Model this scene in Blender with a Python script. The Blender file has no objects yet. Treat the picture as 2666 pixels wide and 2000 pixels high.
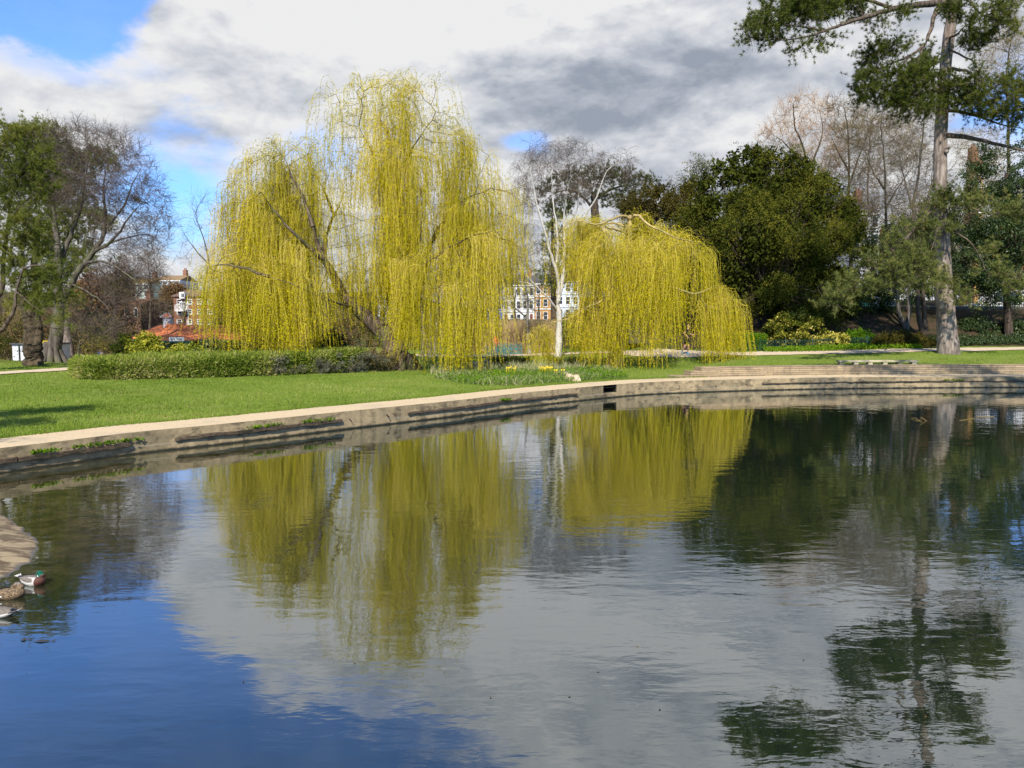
import bpy, math, random
import numpy as np
from mathutils import Vector
rng = np.random.default_rng(11); random.seed(11)
scn = bpy.context.scene
COL = scn.collection
# ------------------------------------------------------------------ camera
F, CX, CY, CAMH = 2000.0, 1333.0, 1000.0, 3.0
PITCH = math.atan(167 / 2000)
cam = bpy.data.cameras.new('camera'); camo = bpy.data.objects.new('camera', cam); COL.objects.link(camo)
camo.location = (0, 0, CAMH); camo.rotation_euler = (math.pi / 2 - PITCH, 0, 0)
cam.sensor_fit = 'HORIZONTAL'; cam.sensor_width = 36; cam.lens = 36 * F / 2666
cam.clip_start = 0.1; cam.clip_end = 6000
scn.camera = camo
# ------------------------------------------------------------------ sun and sky
SUN_EL, SUN_AZ = math.radians(41), math.radians(188)      # clockwise from +Y: behind the camera, a little to its left
sdir = Vector((math.sin(SUN_AZ) * math.cos(SUN_EL), math.cos(SUN_AZ) * math.cos(SUN_EL), math.sin(SUN_EL)))
sl = bpy.data.lights.new('sun', 'SUN'); sl.energy = 5.0; sl.angle = math.radians(0.55); sl.color = (1, 0.93, 0.80)
so = bpy.data.objects.new('sun', sl); COL.objects.link(so); so.rotation_euler = (-sdir).to_track_quat('-Z', 'Y').to_euler()
so.location = (0, -40, 60)
scn.view_settings.view_transform = 'Standard'; scn.view_settings.look = 'None'
scn.view_settings.exposure = 0.45; scn.view_settings.gamma = 1
scn.cycles.max_bounces = 6; scn.cycles.diffuse_bounces = 3; scn.cycles.glossy_bounces = 3
scn.cycles.transmission_bounces = 3; scn.cycles.caustics_reflective = False; scn.cycles.caustics_refractive = False

world = bpy.data.worlds.new("World"); scn.world = world; world.use_nodes = True
wt = world.node_tree; wt.nodes.clear()
class NT:
    """small helper for building node graphs"""
    def __init__(s, t): s.t = t
    def n(s, typ, **kw):
        nd = s.t.nodes.new(typ)
        for k, v in kw.items(): setattr(nd, k, v)
        return nd
    def put(s, sock, v):
        if isinstance(v, bpy.types.NodeSocket): s.t.links.new(v, sock)
        elif isinstance(v, (tuple, list)) and len(v) == 3 and sock.type == 'RGBA': sock.default_value = (*v, 1)
        else: sock.default_value = v
    def m(s, op, a, b=0.0, c=0.0, clamp=False):
        nd = s.n('ShaderNodeMath', operation=op, use_clamp=clamp)
        s.put(nd.inputs[0], a); s.put(nd.inputs[1], b); s.put(nd.inputs[2], c)
        return nd.outputs[0]
    def sstep(s, v, lo, hi):
        nd = s.n('ShaderNodeMapRange', interpolation_type='SMOOTHSTEP')
        s.put(nd.inputs[0], v); s.put(nd.inputs[1], lo); s.put(nd.inputs[2], hi)
        return nd.outputs[0]
    def mix(s, f, a, b, blend='MIX'):
        nd = s.n('ShaderNodeMix', data_type='RGBA', blend_type=blend, clamp_factor=True)
        s.put(nd.inputs[0], f); s.put(nd.inputs[6], a); s.put(nd.inputs[7], b)
        return nd.outputs[2]
    def noise(s, vec, scale, detail=4, rough=0.55, dist=0.0, out=0):
        nd = s.n('ShaderNodeTexNoise')
        if vec is not None: s.put(nd.inputs['Vector'], vec)
        nd.inputs['Scale'].default_value = scale; nd.inputs['Detail'].default_value = detail
        nd.inputs['Roughness'].default_value = rough; nd.inputs['Distortion'].default_value = dist
        return nd.outputs[out]
    def scale(s, vec, sc):
        nd = s.n('ShaderNodeVectorMath', operation='MULTIPLY'); s.put(nd.inputs[0], vec); nd.inputs[1].default_value = sc
        return nd.outputs[0]
    def add(s, a, b):
        nd = s.n('ShaderNodeVectorMath', operation='ADD'); s.put(nd.inputs[0], a); s.put(nd.inputs[1], b)
        return nd.outputs[0]
    def ramp(s, f, stops, interp='LINEAR'):
        nd = s.n('ShaderNodeValToRGB'); cr = nd.color_ramp; cr.interpolation = interp
        while len(cr.elements) < len(stops): cr.elements.new(0.5)
        for e, (p, c) in zip(cr.elements, stops): e.position = p; e.color = (*c, 1)
        s.put(nd.inputs[0], f); return nd.outputs[0]

W = NT(wt)
sky = W.n('ShaderNodeTexSky', sky_type='NISHITA', sun_disc=False, sun_elevation=SUN_EL, sun_rotation=SUN_AZ)
sky.air_density = 1.0; sky.dust_density = 0.4; sky.ozone_density = 2.5
dirv = W.n('ShaderNodeTexCoord').outputs['Generated']
sep = W.n('ShaderNodeSeparateXYZ'); W.put(sep.inputs[0], dirv)
az = W.m('ARCTAN2', sep.outputs[0], sep.outputs[1]); el = W.m('ARCSINE', sep.outputs[2])
stretch = W.scale(dirv, (1, 1, 1.9))
n1 = W.noise(stretch, 4.2, 9, 0.58, 0.25); n2 = W.noise(W.add(stretch, (3.1, 1.7, 0.4)), 2.6, 7, 0.55, 0.3)
n3 = W.noise(W.add(stretch, (7.7, 4.2, 1.1)), 11, 6, 0.6)
# elevation of the lower edge of the blue opening, as a function of azimuth
fc = W.n('ShaderNodeFloatCurve'); cv = fc.mapping.curves[0]
pts = [(-1.0, .34), (-.6, .285), (-.5, .29), (-.45, .325), (-.40, .385), (-.33, .435), (-.23, .48), (-.06, .53), (.1, .60), (.4, .75), (1.0, .85)]
cv.points[0].location = ((pts[0][0] + 1) / 2, pts[0][1]); cv.points[1].location = ((pts[-1][0] + 1) / 2, pts[-1][1])
for p in pts[1:-1]: cv.points.new((p[0] + 1) / 2, p[1])
fc.mapping.update()
W.put(fc.inputs['Value'], W.m('MULTIPLY_ADD', az, 0.5, 0.5, clamp=True))
rough = W.m('MULTIPLY_ADD', n3, 0.13, W.m('MULTIPLY_ADD', n1, 0.16, -0.118))
blue = W.sstep(W.m('ADD', W.m('SUBTRACT', el, fc.outputs[0]), rough), -0.012, 0.035)
front = W.m('GREATER_THAN', sep.outputs[1], -0.2)
blue = W.m('MULTIPLY', blue, front)
def patch(a, e, ra, re, amt, ns=1.7):
    d = W.m('SQRT', W.m('ADD', W.m('POWER', W.m('ABSOLUTE', W.m('DIVIDE', W.m('SUBTRACT', az, a), ra)), 2.0),
                        W.m('POWER', W.m('ABSOLUTE', W.m('DIVIDE', W.m('SUBTRACT', el, e), re)), 2.0)))
    d = W.m('ADD', d, W.m('MULTIPLY_ADD', n1, -2.2 * ns, 1.1 * ns))
    return W.m('MULTIPLY', W.sstep(d, 1.25, 0.35), amt)
for pr in ((-.43, .160, .13, .065, .95), (.015, .222, .030, .012, .6), (.60, .225, .09, .06, .85), (-.235, .20, .07, .035, .55), (-.55, .275, .10, .03, .5)):
    blue = W.m('MAXIMUM', blue, patch(*pr))
# back of the sky: broken cloud
blue = W.m('MAXIMUM', blue, W.m('SUBTRACT', 1.0, front))                          # clear behind the camera, where the sun stands
blue = W.m('MAXIMUM', blue, W.m('MULTIPLY', W.sstep(el, 0.62, 0.85), W.sstep(n2, 0.62, 0.48)))
dark = W.m('MAXIMUM', patch(.17, .268, .30, .055, 1.05, 1.0), patch(.40, .215, .24, .04, .55, 1.0))
dark = W.m('MAXIMUM', dark, patch(-.20, .262, .20, .032, .5, 1.2))
dark = W.m('MAXIMUM', dark, patch(-.42, .215, .22, .022, .42, 1.2))
dark = W.m('MAXIMUM', dark, patch(.16, .49, .45, .085, .85, 1.3))
dark = W.m('MAXIMUM', dark, patch(.20, .15, .14, .03, .35, 1.2))
def puff(sc, off): return W.m('SUBTRACT', W.noise(W.add(stretch, (0, 0, off)), sc, 7, 0.55, 0.2), W.noise(stretch, sc, 7, 0.55, 0.2))
relief = W.m('ADD', W.m('MULTIPLY', puff(3.4, .07), 2.6), W.m('MULTIPLY', puff(8.0, .03), 2.4))      # lit tops, grey undersides
shade = W.m('ADD', W.m('MULTIPLY', W.sstep(n2, 0.42, 0.66), 0.30), W.m('MULTIPLY', W.sstep(n1, 0.44, 0.64), 0.16))
shade = W.m('ADD', W.m('ADD', shade, 0.01), W.m('MULTIPLY', relief, -1.0))
lite = W.m('MAXIMUM', patch(.14, .40, .20, .032, .75, 1.6), patch(-.18, .345, .25, .035, .5, 1.4))
shade = W.m('SUBTRACT', W.m('ADD', shade, W.m('MULTIPLY', dark, 0.52)), lite, clamp=True)
ccol = W.ramp(shade, [(0.0, (0.62, 0.62, 0.625)), (0.3, (0.50, 0.515, 0.545)), (0.65, (0.35, 0.375, 0.425)), (1.0, (0.235, 0.265, 0.32))])
skyc = W.mix(1.0, sky.outputs[0], (0.070, 0.118, 0.190), 'MULTIPLY')      # sky at a strength near 0.1
skyc = W.mix(W.m('MULTIPLY', W.sstep(el, 0.34, 0.56), 0.75), skyc, W.mix(1.0, skyc, (0.42, 0.52, 0.52), 'MULTIPLY'))      # deeper blue overhead
thin = W.m('MULTIPLY_ADD', n3, 0.2, -0.03)
fin = W.mix(W.m('MULTIPLY', W.m('SUBTRACT', 1.0, blue), 1.0), W.mix(thin, skyc, (0.75, 0.8, 0.88)), ccol)
bg = W.n('ShaderNodeBackground'); W.put(bg.inputs[0], fin); bg.inputs[1].default_value = 1.0
W.put(W.n('ShaderNodeOutputWorld').inputs[0], bg.outputs[0])

# ------------------------------------------------------------------ pixel <-> place (pixels of the 2666 x 2000 photograph)
_fw = np.array((0, math.cos(PITCH), -math.sin(PITCH))); _up = np.array((0, math.sin(PITCH), math.cos(PITCH)))
CAMP = np.array((0, 0, CAMH))
def ray(u, v): return np.array((1.0, 0, 0)) * ((u - CX) / F) + _up * ((CY - v) / F) + _fw
def P(u, v, d):                       # the point d metres away (world y = d)
    r = ray(u, v); return CAMP + r * (d / r[1])
def G(u, v, z=0.0):                   # where the sight line meets height z
    r = ray(u, v); return CAMP + r * ((z - CAMH) / r[2])
def ss(a, b, x):
    t = np.clip((np.asarray(x, float) - a) / (b - a), 0, 1); return t * t * (3 - 2 * t)

# ------------------------------------------------------------------ mesh assembly
ORG = {}
class MB:
    def __init__(s): s.V = []; s.F = []; s.T = []; s.n = 0
    def add(s, V, Fc, tint=0.5, mat=0, smooth=False):
        V = np.asarray(V, float).reshape(-1, 3); Fc = np.asarray(Fc, np.int64)
        if len(Fc) == 0: return
        s.V.append(V); s.F.append((Fc + s.n, mat, smooth)); s.T.append(np.broadcast_to(np.asarray(tint, float), (len(V),)).copy()); s.n += len(V)
    def box(s, x0, x1, y0, y1, z0, z1, mat=0, tint=0.5):
        V = [(x, y, z) for x in (x0, x1) for y in (y0, y1) for z in (z0, z1)]
        s.add(V, [(0, 1, 3, 2), (4, 6, 7, 5), (0, 4, 5, 1), (2, 3, 7, 6), (0, 2, 6, 4), (1, 5, 7, 3)], tint, mat)
    def bar(s, p, q, w, h=None, mat=0, tint=0.5):
        p = np.array(p, float); q = np.array(q, float); h = h or w
        d = q - p; d /= np.linalg.norm(d); r = np.array((0, 0, 1.0)) if abs(d[2]) < .9 else np.array((0, 1.0, 0))
        a = np.cross(d, r); a /= np.linalg.norm(a); b = np.cross(a, d)
        V = [e + a * i * w / 2 + b * j * h / 2 for e in (p, q) for i, j in ((-1, -1), (1, -1), (1, 1), (-1, 1))]
        s.add(V, [(0, 3, 2, 1), (4, 5, 6, 7), (0, 1, 5, 4), (1, 2, 6, 5), (2, 3, 7, 6), (3, 0, 4, 7)], tint, mat)
    def tube(s, pts, rad, n=8, tint=0.5, mat=0, jit=0.0, cap=True, smooth=True):
        pts = np.asarray(pts, float); k = len(pts); rad = np.broadcast_to(np.asarray(rad, float), (k,))
        t = np.gradient(pts, axis=0); t /= np.linalg.norm(t, axis=1)[:, None] + 1e-9
        ref = np.array((0.13, 0.97, 0.2)) if abs(t[:, 2]).mean() > .6 else np.array((0.05, 0.1, 1.0))
        a = np.cross(t, ref); a /= np.linalg.norm(a, axis=1)[:, None] + 1e-9; b = np.cross(t, a)
        th = np.linspace(0, 2 * np.pi, n, endpoint=False)
        rr = rad[:, None] * (1 + jit * rng.normal(0, 1, (k, n)))
        V = pts[:, None] + rr[..., None] * (np.cos(th)[None, :, None] * a[:, None] + np.sin(th)[None, :, None] * b[:, None])
        i = np.arange(k - 1)[:, None] * n; j = np.arange(n)[None]; j2 = (j + 1) % n
        s.add(V, np.stack((i + j, i + j2, i + n + j2, i + n + j), -1).reshape(-1, 4), tint, mat, smooth)
        if cap:
            for e in (0, k - 1): s.add(V[e], [list(range(n))], tint, mat)
    def build(s, name, mats, parent=None, org=None):
        me = bpy.data.meshes.new(name)
        o = bpy.data.objects.new(name, me); COL.objects.link(o)
        V = np.concatenate(s.V) if s.V else np.zeros((0, 3))
        if parent is not None: org = ORG[parent.name]; o.parent = parent
        else:
            org = np.zeros(3) if org is None else np.asarray(org, float); o.location = org
        ORG[o.name] = org
        V = V - org
        me.vertices.add(len(V)); me.vertices.foreach_set('co', V.astype(np.float32).ravel())
        li = np.concatenate([f.ravel() for f, _, _ in s.F]); cnt = np.concatenate([np.full(len(f), f.shape[1]) for f, _, _ in s.F])
        me.loops.add(len(li)); me.loops.foreach_set('vertex_index', li.astype(np.int32))
        me.polygons.add(len(cnt)); st = np.concatenate(([0], np.cumsum(cnt)[:-1]))
        me.polygons.foreach_set('loop_start', st.astype(np.int32))
        me.polygons.foreach_set('material_index', np.concatenate([np.full(len(f), m) for f, m, _ in s.F]).astype(np.int32))
        me.polygons.foreach_set('use_smooth', np.concatenate([np.full(len(f), sm) for f, _, sm in s.F]).astype(bool))
        at = me.attributes.new('tint', 'FLOAT', 'POINT'); at.data.foreach_set('value', np.concatenate(s.T).astype(np.float32))
        me.update(calc_edges=True)
        for m in (mats if isinstance(mats, (list, tuple)) else [mats]): me.materials.append(m)
        return o
def tag(o, label=None, cat=None, group=None, kind=None):
    if label: o['label'] = label
    if cat: o['category'] = cat
    if group: o['group'] = group
    if kind: o['kind'] = kind
    return o
def thing(name, loc, label, cat, group=None):
    o = bpy.data.objects.new(name, None); COL.objects.link(o); o.location = loc; o.empty_display_size = .3
    ORG[o.name] = np.asarray(loc, float)
    return tag(o, label, cat, group)

# ------------------------------------------------------------------ materials
def newmat(name):
    m = bpy.data.materials.new(name); m.use_nodes = True; m.node_tree.nodes.clear()
    return m, NT(m.node_tree)
def finish(T, sh): T.put(T.n('ShaderNodeOutputMaterial').inputs[0], sh)
def principled(T, col, rough=.8, spec=.3, normal=None, metal=0.0):
    b = T.n('ShaderNodeBsdfPrincipled'); T.put(b.inputs['Base Color'], col); T.put(b.inputs['Roughness'], rough)
    b.inputs['Specular IOR Level'].default_value = spec; b.inputs['Metallic'].default_value = metal
    if normal is not None: T.put(b.inputs['Normal'], normal)
    return b.outputs[0]
def bump(T, h, strength=.5, dist=.02):
    b = T.n('ShaderNodeBump'); b.inputs['Strength'].default_value = strength; b.inputs['Distance'].default_value = dist
    T.put(b.inputs['Height'], h); return b.outputs[0]
def rough_mat(name, c1, c2, scale=6, rough=.85, bs=.4, bd=.02, detail=6, c3=None, s3=.6, stretch=(1, 1, 1), spec=.25, metal=0.0):
    m, T = newmat(name); co = T.n('ShaderNodeTexCoord').outputs['Object']
    n = T.noise(T.scale(co, stretch), scale, detail, .62)
    col = T.mix(T.sstep(n, .35, .68), c1, c2)
    if c3 is not None: col = T.mix(T.m('MULTIPLY', T.sstep(T.noise(co, s3, 5, .6), .48, .66), .85), col, c3)
    finish(T, principled(T, col, rough, spec, bump(T, n, bs, bd) if bs else None, metal)); return m
def leaf_mat(name, stops, trans=.3, gloss=0.0, tr_tint=(1.0, 1.0, .75)):
    m, T = newmat(name); at = T.n('ShaderNodeAttribute', attribute_name='tint')
    col = T.ramp(at.outputs['Fac'], stops)
    d = T.n('ShaderNodeBsdfDiffuse'); T.put(d.inputs[0], col)
    t = T.n('ShaderNodeBsdfTranslucent'); T.put(t.inputs[0], T.mix(1.0, col, tr_tint, 'MULTIPLY'))
    x = T.n('ShaderNodeMixShader'); x.inputs[0].default_value = trans; T.put(x.inputs[1], d.outputs[0]); T.put(x.inputs[2], t.outputs[0])
    sh = x.outputs[0]
    if gloss:
        g = T.n('ShaderNodeBsdfGlossy'); g.inputs['Roughness'].default_value = .45; g.inputs[0].default_value = (1, 1, 1, 1)
        y = T.n('ShaderNodeMixShader'); y.inputs[0].default_value = gloss; T.put(y.inputs[1], sh); T.put(y.inputs[2], g.outputs[0]); sh = y.outputs[0]
    finish(T, sh); return m
def bark_mat(name, c1, c2, scale=9, c3=None, bd=.03):
    return rough_mat(name, c1, c2, scale, .9, .8, bd, 7, c3, .9, (1, 1, .22), .1)
# ------------------------------------------------------------------ pond outline and terrain
def catmull(p, k=8, closed=False):
    p = np.asarray(p, float); out = []; n = len(p)
    for i in range(n if closed else n - 1):
        a, b, c, d = (p[(i + j) % n] if closed else p[min(max(i + j, 0), n - 1)] for j in (-1, 0, 1, 2))
        for t in np.linspace(0, 1, k, endpoint=False):
            out.append(.5 * ((2 * b) + (c - a) * t + (2 * a - 5 * b + 4 * c - d) * t * t + (3 * b - a - 3 * c + d) * t ** 3))
    if not closed: out.append(p[-1])
    return np.array(out)
FAR_PX = [(0, 1167), (180, 1146), (353, 1125), (588, 1103), (911, 1070), (1175, 1044), (1381, 1021), (1605, 1001), (1743, 993), (2000, 986), (2262, 982), (2666, 980)]
PATH_Z = 0.5
far = [tuple(G(u, v, PATH_Z)[:2]) for u, v in FAR_PX]
EDGE = catmull([(-12.6, 7.5), (-12.3, 10), (-11.4, 12.8)] + far + [(25.2, 33.5), (26.8, 31.5)], 10)      # walled bank, west to east
REST = catmull([(26.8, 31.5), (26, 27), (23.5, 20), (21, 11), (15, 3.5), (8, 2.2), (-4, 2.2), (-9.5, 3.5), (-12.6, 7.5)], 8)
POLY = np.concatenate((EDGE, REST[1:-1]))
def pond_dist(x, y, poly=POLY, closed=True):
    """signed distance to the pond edge, positive on land"""
    pts = np.stack((np.ravel(x), np.ravel(y)), 1); A = poly; B = np.roll(poly, -1, 0)
    if not closed: A, B = A[:-1], B[:-1]
    d2 = np.full(len(pts), 1e18); ins = np.zeros(len(pts), bool)
    for a, b in zip(A, B):
        ab = b - a; t = np.clip(((pts - a) @ ab) / (ab @ ab + 1e-12), 0, 1)
        q = pts - (a + t[:, None] * ab); d2 = np.minimum(d2, (q * q).sum(1))
        c = ((a[1] > pts[:, 1]) != (b[1] > pts[:, 1])) & (pts[:, 0] < (b[0] - a[0]) * (pts[:, 1] - a[1]) / (b[1] - a[1] + 1e-12) + a[0])
        ins ^= c
    d = np.sqrt(d2); return np.where(ins, -d, d).reshape(np.shape(x))
def H(x, y, dst=None):
    x = np.asarray(x, float); y = np.asarray(y, float)
    if dst is None: dst = pond_dist(x, y)
    h = .485 + .013 * np.clip(dst - 1.4, 0, 9)
    R = ss(7.5, 12.5, x) * ss(20, 28, y)
    h = h + R * (.40 * ss(1.75, 2.35, dst) + .012 * np.clip(dst - 2.4, 0, 10)) + ss(17, 24, x) * ss(20, 30, y) * .18 * ss(3, 9, dst)
    h = h + (1 - ss(1.0, 4.0, y)) * .9 * ss(.3, 2.0, dst)                                    # the near bank, where the photographer stands
    h = h + ss(49.6, 57, y) * ss(9, 17, x) * 2.5                                              # shady bank up to the road
    bx = ss(-10, -7, x) * (1 - ss(3.2, 5.8, x)); by = ss(38.2, 40.2, y) * (1 - ss(45.2, 47.6, y))
    h = h - .62 * bx * by                                                                     # hollow of the little stream
    h = h - .95 * ss(41, 50, y) * ss(-12.5, -19, x)                                           # the lawn falls away towards the cafe
    h = h + .55 * np.exp(-(((x + 31) / 6) ** 2 + ((y - 47) / 4) ** 2))
    h = h + ss(85, 135, y) * (2.4 + .6 * ss(-10, -40, x)) + np.clip(y - 130, 0, 60) * (.05 + .075 * ss(-18, -30, x)) * (1 - .45 * ss(0, 90, x)) * (1 - .9 * ((x > -16) & (x < 22) & (y < 158)))
    h = h + np.clip(-y - 5, 0, 60) * .05
    h = np.where(dst < .62, np.where(dst < 0.45, -.85, h * 0 - .5), h)
    return h
def axis(lo, hi, step, far_):
    a = list(np.arange(lo, hi + 1e-6, step)); s = step; v = hi
    while v < far_: s *= 1.25; v += s; a.append(v)
    s = step; v = lo
    while v > -far_: s *= 1.25; v -= s; a.insert(0, v)
    return np.array(a)
GX = axis(-42, 44, .5, 1600); GY = axis(0, 66, .5, 1600)
gx, gy = np.meshgrid(GX, GY); gz = H(gx, gy)
gz = gz + np.where((pond_dist(gx, gy) > 2.6) & (gy > 3) & (gy < 120), rng.normal(0, .012, gx.shape), 0)
def hz(x, y):                          # height of the ground sheet at a place
    x = np.asarray(x, float); y = np.asarray(y, float)
    i = np.clip(np.searchsorted(GX, x) - 1, 0, len(GX) - 2); j = np.clip(np.searchsorted(GY, y) - 1, 0, len(GY) - 2)
    fx = (x - GX[i]) / (GX[i + 1] - GX[i]); fy = (y - GY[j]) / (GY[j + 1] - GY[j])
    return (gz[j, i] * (1 - fx) * (1 - fy) + gz[j, i + 1] * fx * (1 - fy) + gz[j + 1, i] * (1 - fx) * fy + gz[j + 1, i + 1] * fx * fy)
def hit(u, v, far_=400):               # first ground point on a sight line
    r = ray(u, v); t = np.concatenate((np.arange(12, 80, .1), np.arange(80, far_, .5)))
    p = CAMP + r * (t / r[1])[:, None]
    b = p[:, 2] <= hz(p[:, 0], p[:, 1]); b &= (pond_dist(p[:, 0], p[:, 1]) > .7)
    k = np.argmax(b) if b.any() else len(t) - 1
    q = p[k].copy(); q[2] = hz(q[0], q[1]); return q
def onground(u, d):                    # ground point in the direction of column u at distance d
    x = (u - CX) / F * d * (1 / math.cos(PITCH)); return np.array((x, d, float(hz(x, d))))
nx, ny = len(GX), len(GY)
idx = np.arange(nx * ny).reshape(ny, nx)
gm = MB(); gm.add(np.stack((gx, gy, gz), -1), np.stack((idx[:-1, :-1], idx[:-1, 1:], idx[1:, 1:], idx[1:, :-1]), -1).reshape(-1, 4), .5, 0, True)
m, T = newmat('turf'); co = T.n('ShaderNodeTexCoord').outputs['Object']
sp = T.n('ShaderNodeSeparateXYZ'); T.put(sp.inputs[0], co)
nb = T.noise(co, .33, 5, .6); nf = T.noise(T.scale(co, (1, .55, 1)), 9, 6, .7); nm = T.noise(co, 1.7, 5, .65)
gcol = T.mix(T.sstep(nf, .3, .7), (.085, .145, .014), (.20, .25, .045))
gcol = T.mix(T.m('MULTIPLY', T.sstep(nb, .46, .62), .55), gcol, (.22, .25, .06))
gcol = T.mix(T.m('MULTIPLY', T.sstep(nm, .6, .74), .35), gcol, (.045, .10, .012))
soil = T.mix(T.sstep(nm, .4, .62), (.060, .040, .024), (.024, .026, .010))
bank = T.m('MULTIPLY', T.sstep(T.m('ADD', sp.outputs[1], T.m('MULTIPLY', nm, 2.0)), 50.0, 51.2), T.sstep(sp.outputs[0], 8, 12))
back = T.sstep(sp.outputs[1], 62, 70)
litter = T.m('MULTIPLY', T.m('MULTIPLY', T.sstep(T.m('ADD', sp.outputs[1], T.m('MULTIPLY', nm, 3.0)), 43.0, 45.0), T.sstep(sp.outputs[0], -21, -24)), .9)
gcol = T.mix(litter, gcol, T.mix(T.sstep(nf, .35, .65), (.16, .105, .05), (.10, .10, .04)))
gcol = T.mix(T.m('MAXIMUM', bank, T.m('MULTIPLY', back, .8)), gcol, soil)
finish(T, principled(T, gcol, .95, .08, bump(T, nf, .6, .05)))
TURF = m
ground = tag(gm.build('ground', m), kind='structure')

# ------------------------------------------------------------------ water
m, T = newmat('pond_water'); co = T.n('ShaderNodeTexCoord').outputs['Object']
s2 = T.n('ShaderNodeSeparateXYZ'); T.put(s2.inputs[0], co)
w1 = T.noise(T.scale(co, (.55, 1.5, 1)), .95, 2, .5, .4); w4 = T.noise(T.scale(co, (.6, 1.15, 1)), 2.1, 2, .5, .8); w2 = T.noise(T.scale(co, (.5, 1.3, 1)), 4.2, 3, .55, .3)
w3 = T.noise(T.scale(co, (.6, 1.1, 1)), 15, 2, .5)
fade = T.sstep(s2.outputs[1], 34, 11)
patchy = T.sstep(T.noise(co, .11, 3, .5), .40, .62)
hgt = T.m('ADD', T.m('ADD', T.m('MULTIPLY', w1, .022), T.m('MULTIPLY', w4, T.m('MULTIPLY_ADD', patchy, .012, .012))), T.m('MULTIPLY', T.m('MULTIPLY', w2, T.m('MULTIPLY_ADD', patchy, .010, .008)), T.m('MULTIPLY_ADD', fade, .75, .25)))
hgt = T.m('ADD', hgt, T.m('MULTIPLY', w3, T.m('MULTIPLY_ADD', patchy, .0009, .0005)))
nrm = bump(T, hgt, 1.0, .16)
fr = T.n('ShaderNodeFresnel'); fr.inputs[0].default_value = 1.33; T.put(fr.inputs[1], nrm)
fac = T.m('MULTIPLY_ADD', fr.outputs[0], .95, .265, clamp=True)
gl = T.n('ShaderNodeBsdfGlossy'); gl.inputs['Roughness'].default_value = .015; gl.inputs[0].default_value = (.94, .97, 1, 1); T.put(gl.inputs['Normal'], nrm)
df = T.n('ShaderNodeBsdfDiffuse')
shal = T.sstep(T.m('ADD', s2.outputs[0], T.m('MULTIPLY', w1, 1.5)), -3.2, -6.0)
T.put(df.inputs[0], T.mix(shal, (.010, .017, .010), T.mix(T.sstep(T.noise(co, 3.5, 6, .7), .4, .62), (.030, .030, .010), (.075, .062, .022))))
mx = T.n('ShaderNodeMixShader'); T.put(mx.inputs[0], fac); T.put(mx.inputs[1], df.outputs[0]); T.put(mx.inputs[2], gl.outputs[0])
finish(T, mx.outputs[0]); WATER = m
wm = MB(); wm.add([(-14, 1, 0), (40, 1, 0), (40, 36, 0), (-14, 36, 0)], [(0, 1, 2, 3)])
tag(wm.build('pond_water', WATER), kind='structure')
sw = MB(); sw.add([(-10.5, 38, .10), (6, 38, .10), (6, 48, .10), (-10.5, 48, .10)], [(0, 1, 2, 3)])
tag(sw.build('stream_water', WATER), kind='structure')

# ------------------------------------------------------------------ pond rim: path, wall, fenders
def offs(line, o):
    t = np.gradient(line, axis=0); t /= np.linalg.norm(t, axis=1)[:, None]; n = np.stack((-t[:, 1], t[:, 0]), 1)
    o = np.asarray(o, float)
    return line + n * (o[:, None] if o.ndim else o)
def strip(mb, A, za, B, zb, mat=0, smooth=True):
    k = len(A); za = np.broadcast_to(za, (k,)); zb = np.broadcast_to(zb, (k,))
    V = np.concatenate((np.c_[A, za], np.c_[B, zb])); i = np.arange(k - 1)
    mb.add(V, np.stack((i, i + 1, i + 1 + k, i + k), 1), .5, mat, smooth)
def resample(line, step):
    seg = np.r_[0, np.cumsum(np.linalg.norm(np.diff(line, axis=0), axis=1))]
    s = np.arange(0, seg[-1], step); return np.stack([np.interp(s, seg, line[:, i]) for i in range(line.shape[1])], 1)
E = resample(EDGE, .25)
def e_index(u):                        # index along the rim whose top edge shows in column u
    px = CX + F * E[:, 0] / (E[:, 1] * math.cos(PITCH) + (CAMH - .5) * math.sin(PITCH)); return int(np.argmin(np.abs(px - u)))
m, T = newmat('pale_path'); co = T.n('ShaderNodeTexCoord').outputs['Object']
n = T.noise(co, 14, 8, .7); nn = T.noise(co, .9, 5, .6)
pc = T.mix(T.sstep(n, .35, .65), (.50, .39, .245), (.66, .515, .32)); pc = T.mix(T.m('MULTIPLY', T.sstep(nn, .5, .68), .45), pc, (.40, .33, .24))
finish(T, principled(T, pc, .9, .15, bump(T, n, .4, .01))); PATHM = m
m, T = newmat('wet_concrete'); co = T.n('ShaderNodeTexCoord').outputs['Object']
s3 = T.n('ShaderNodeSeparateXYZ'); T.put(s3.inputs[0], co)
n = T.noise(co, 5, 8, .7); nv = T.noise(T.scale(co, (1, 1, .12)), 3.0, 6, .65); nn = T.noise(co, .7, 5, .6)
c = T.mix(T.sstep(n, .3, .7), (.27, .205, .115), (.44, .335, .19)); c = T.mix(T.m('MULTIPLY', T.sstep(nv, .48, .7), .5), c, (.15, .125, .08))
c = T.mix(T.m('MULTIPLY', T.sstep(nn, .46, .62), .55), c, (.12, .105, .06))
c = T.mix(T.m('MULTIPLY', T.sstep(T.noise(T.scale(co, (1, 1, 2.5)), 1.9, 7, .7), .5, .62), .65), c, (.055, .045, .03))
lime = T.m('MULTIPLY', T.sstep(T.m('ABSOLUTE', T.m('SUBTRACT', T.m('ADD', s3.outputs[2], T.m('MULTIPLY', n, .10)), .215)), .03, .0), T.sstep(nn, .42, .6)); c = T.mix(T.m('MULTIPLY', lime, .6), c, (.36, .31, .22))
wet = T.sstep(T.m('ADD', s3.outputs[2], T.m('MULTIPLY', n, .10)), .125, .065)
c = T.mix(wet, c, (.020, .020, .012))
finish(T, principled(T, c, T.m('MULTIPLY_ADD', wet, -.5, .9), .3, bump(T, n, .6, .03))); CONC = m
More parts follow.
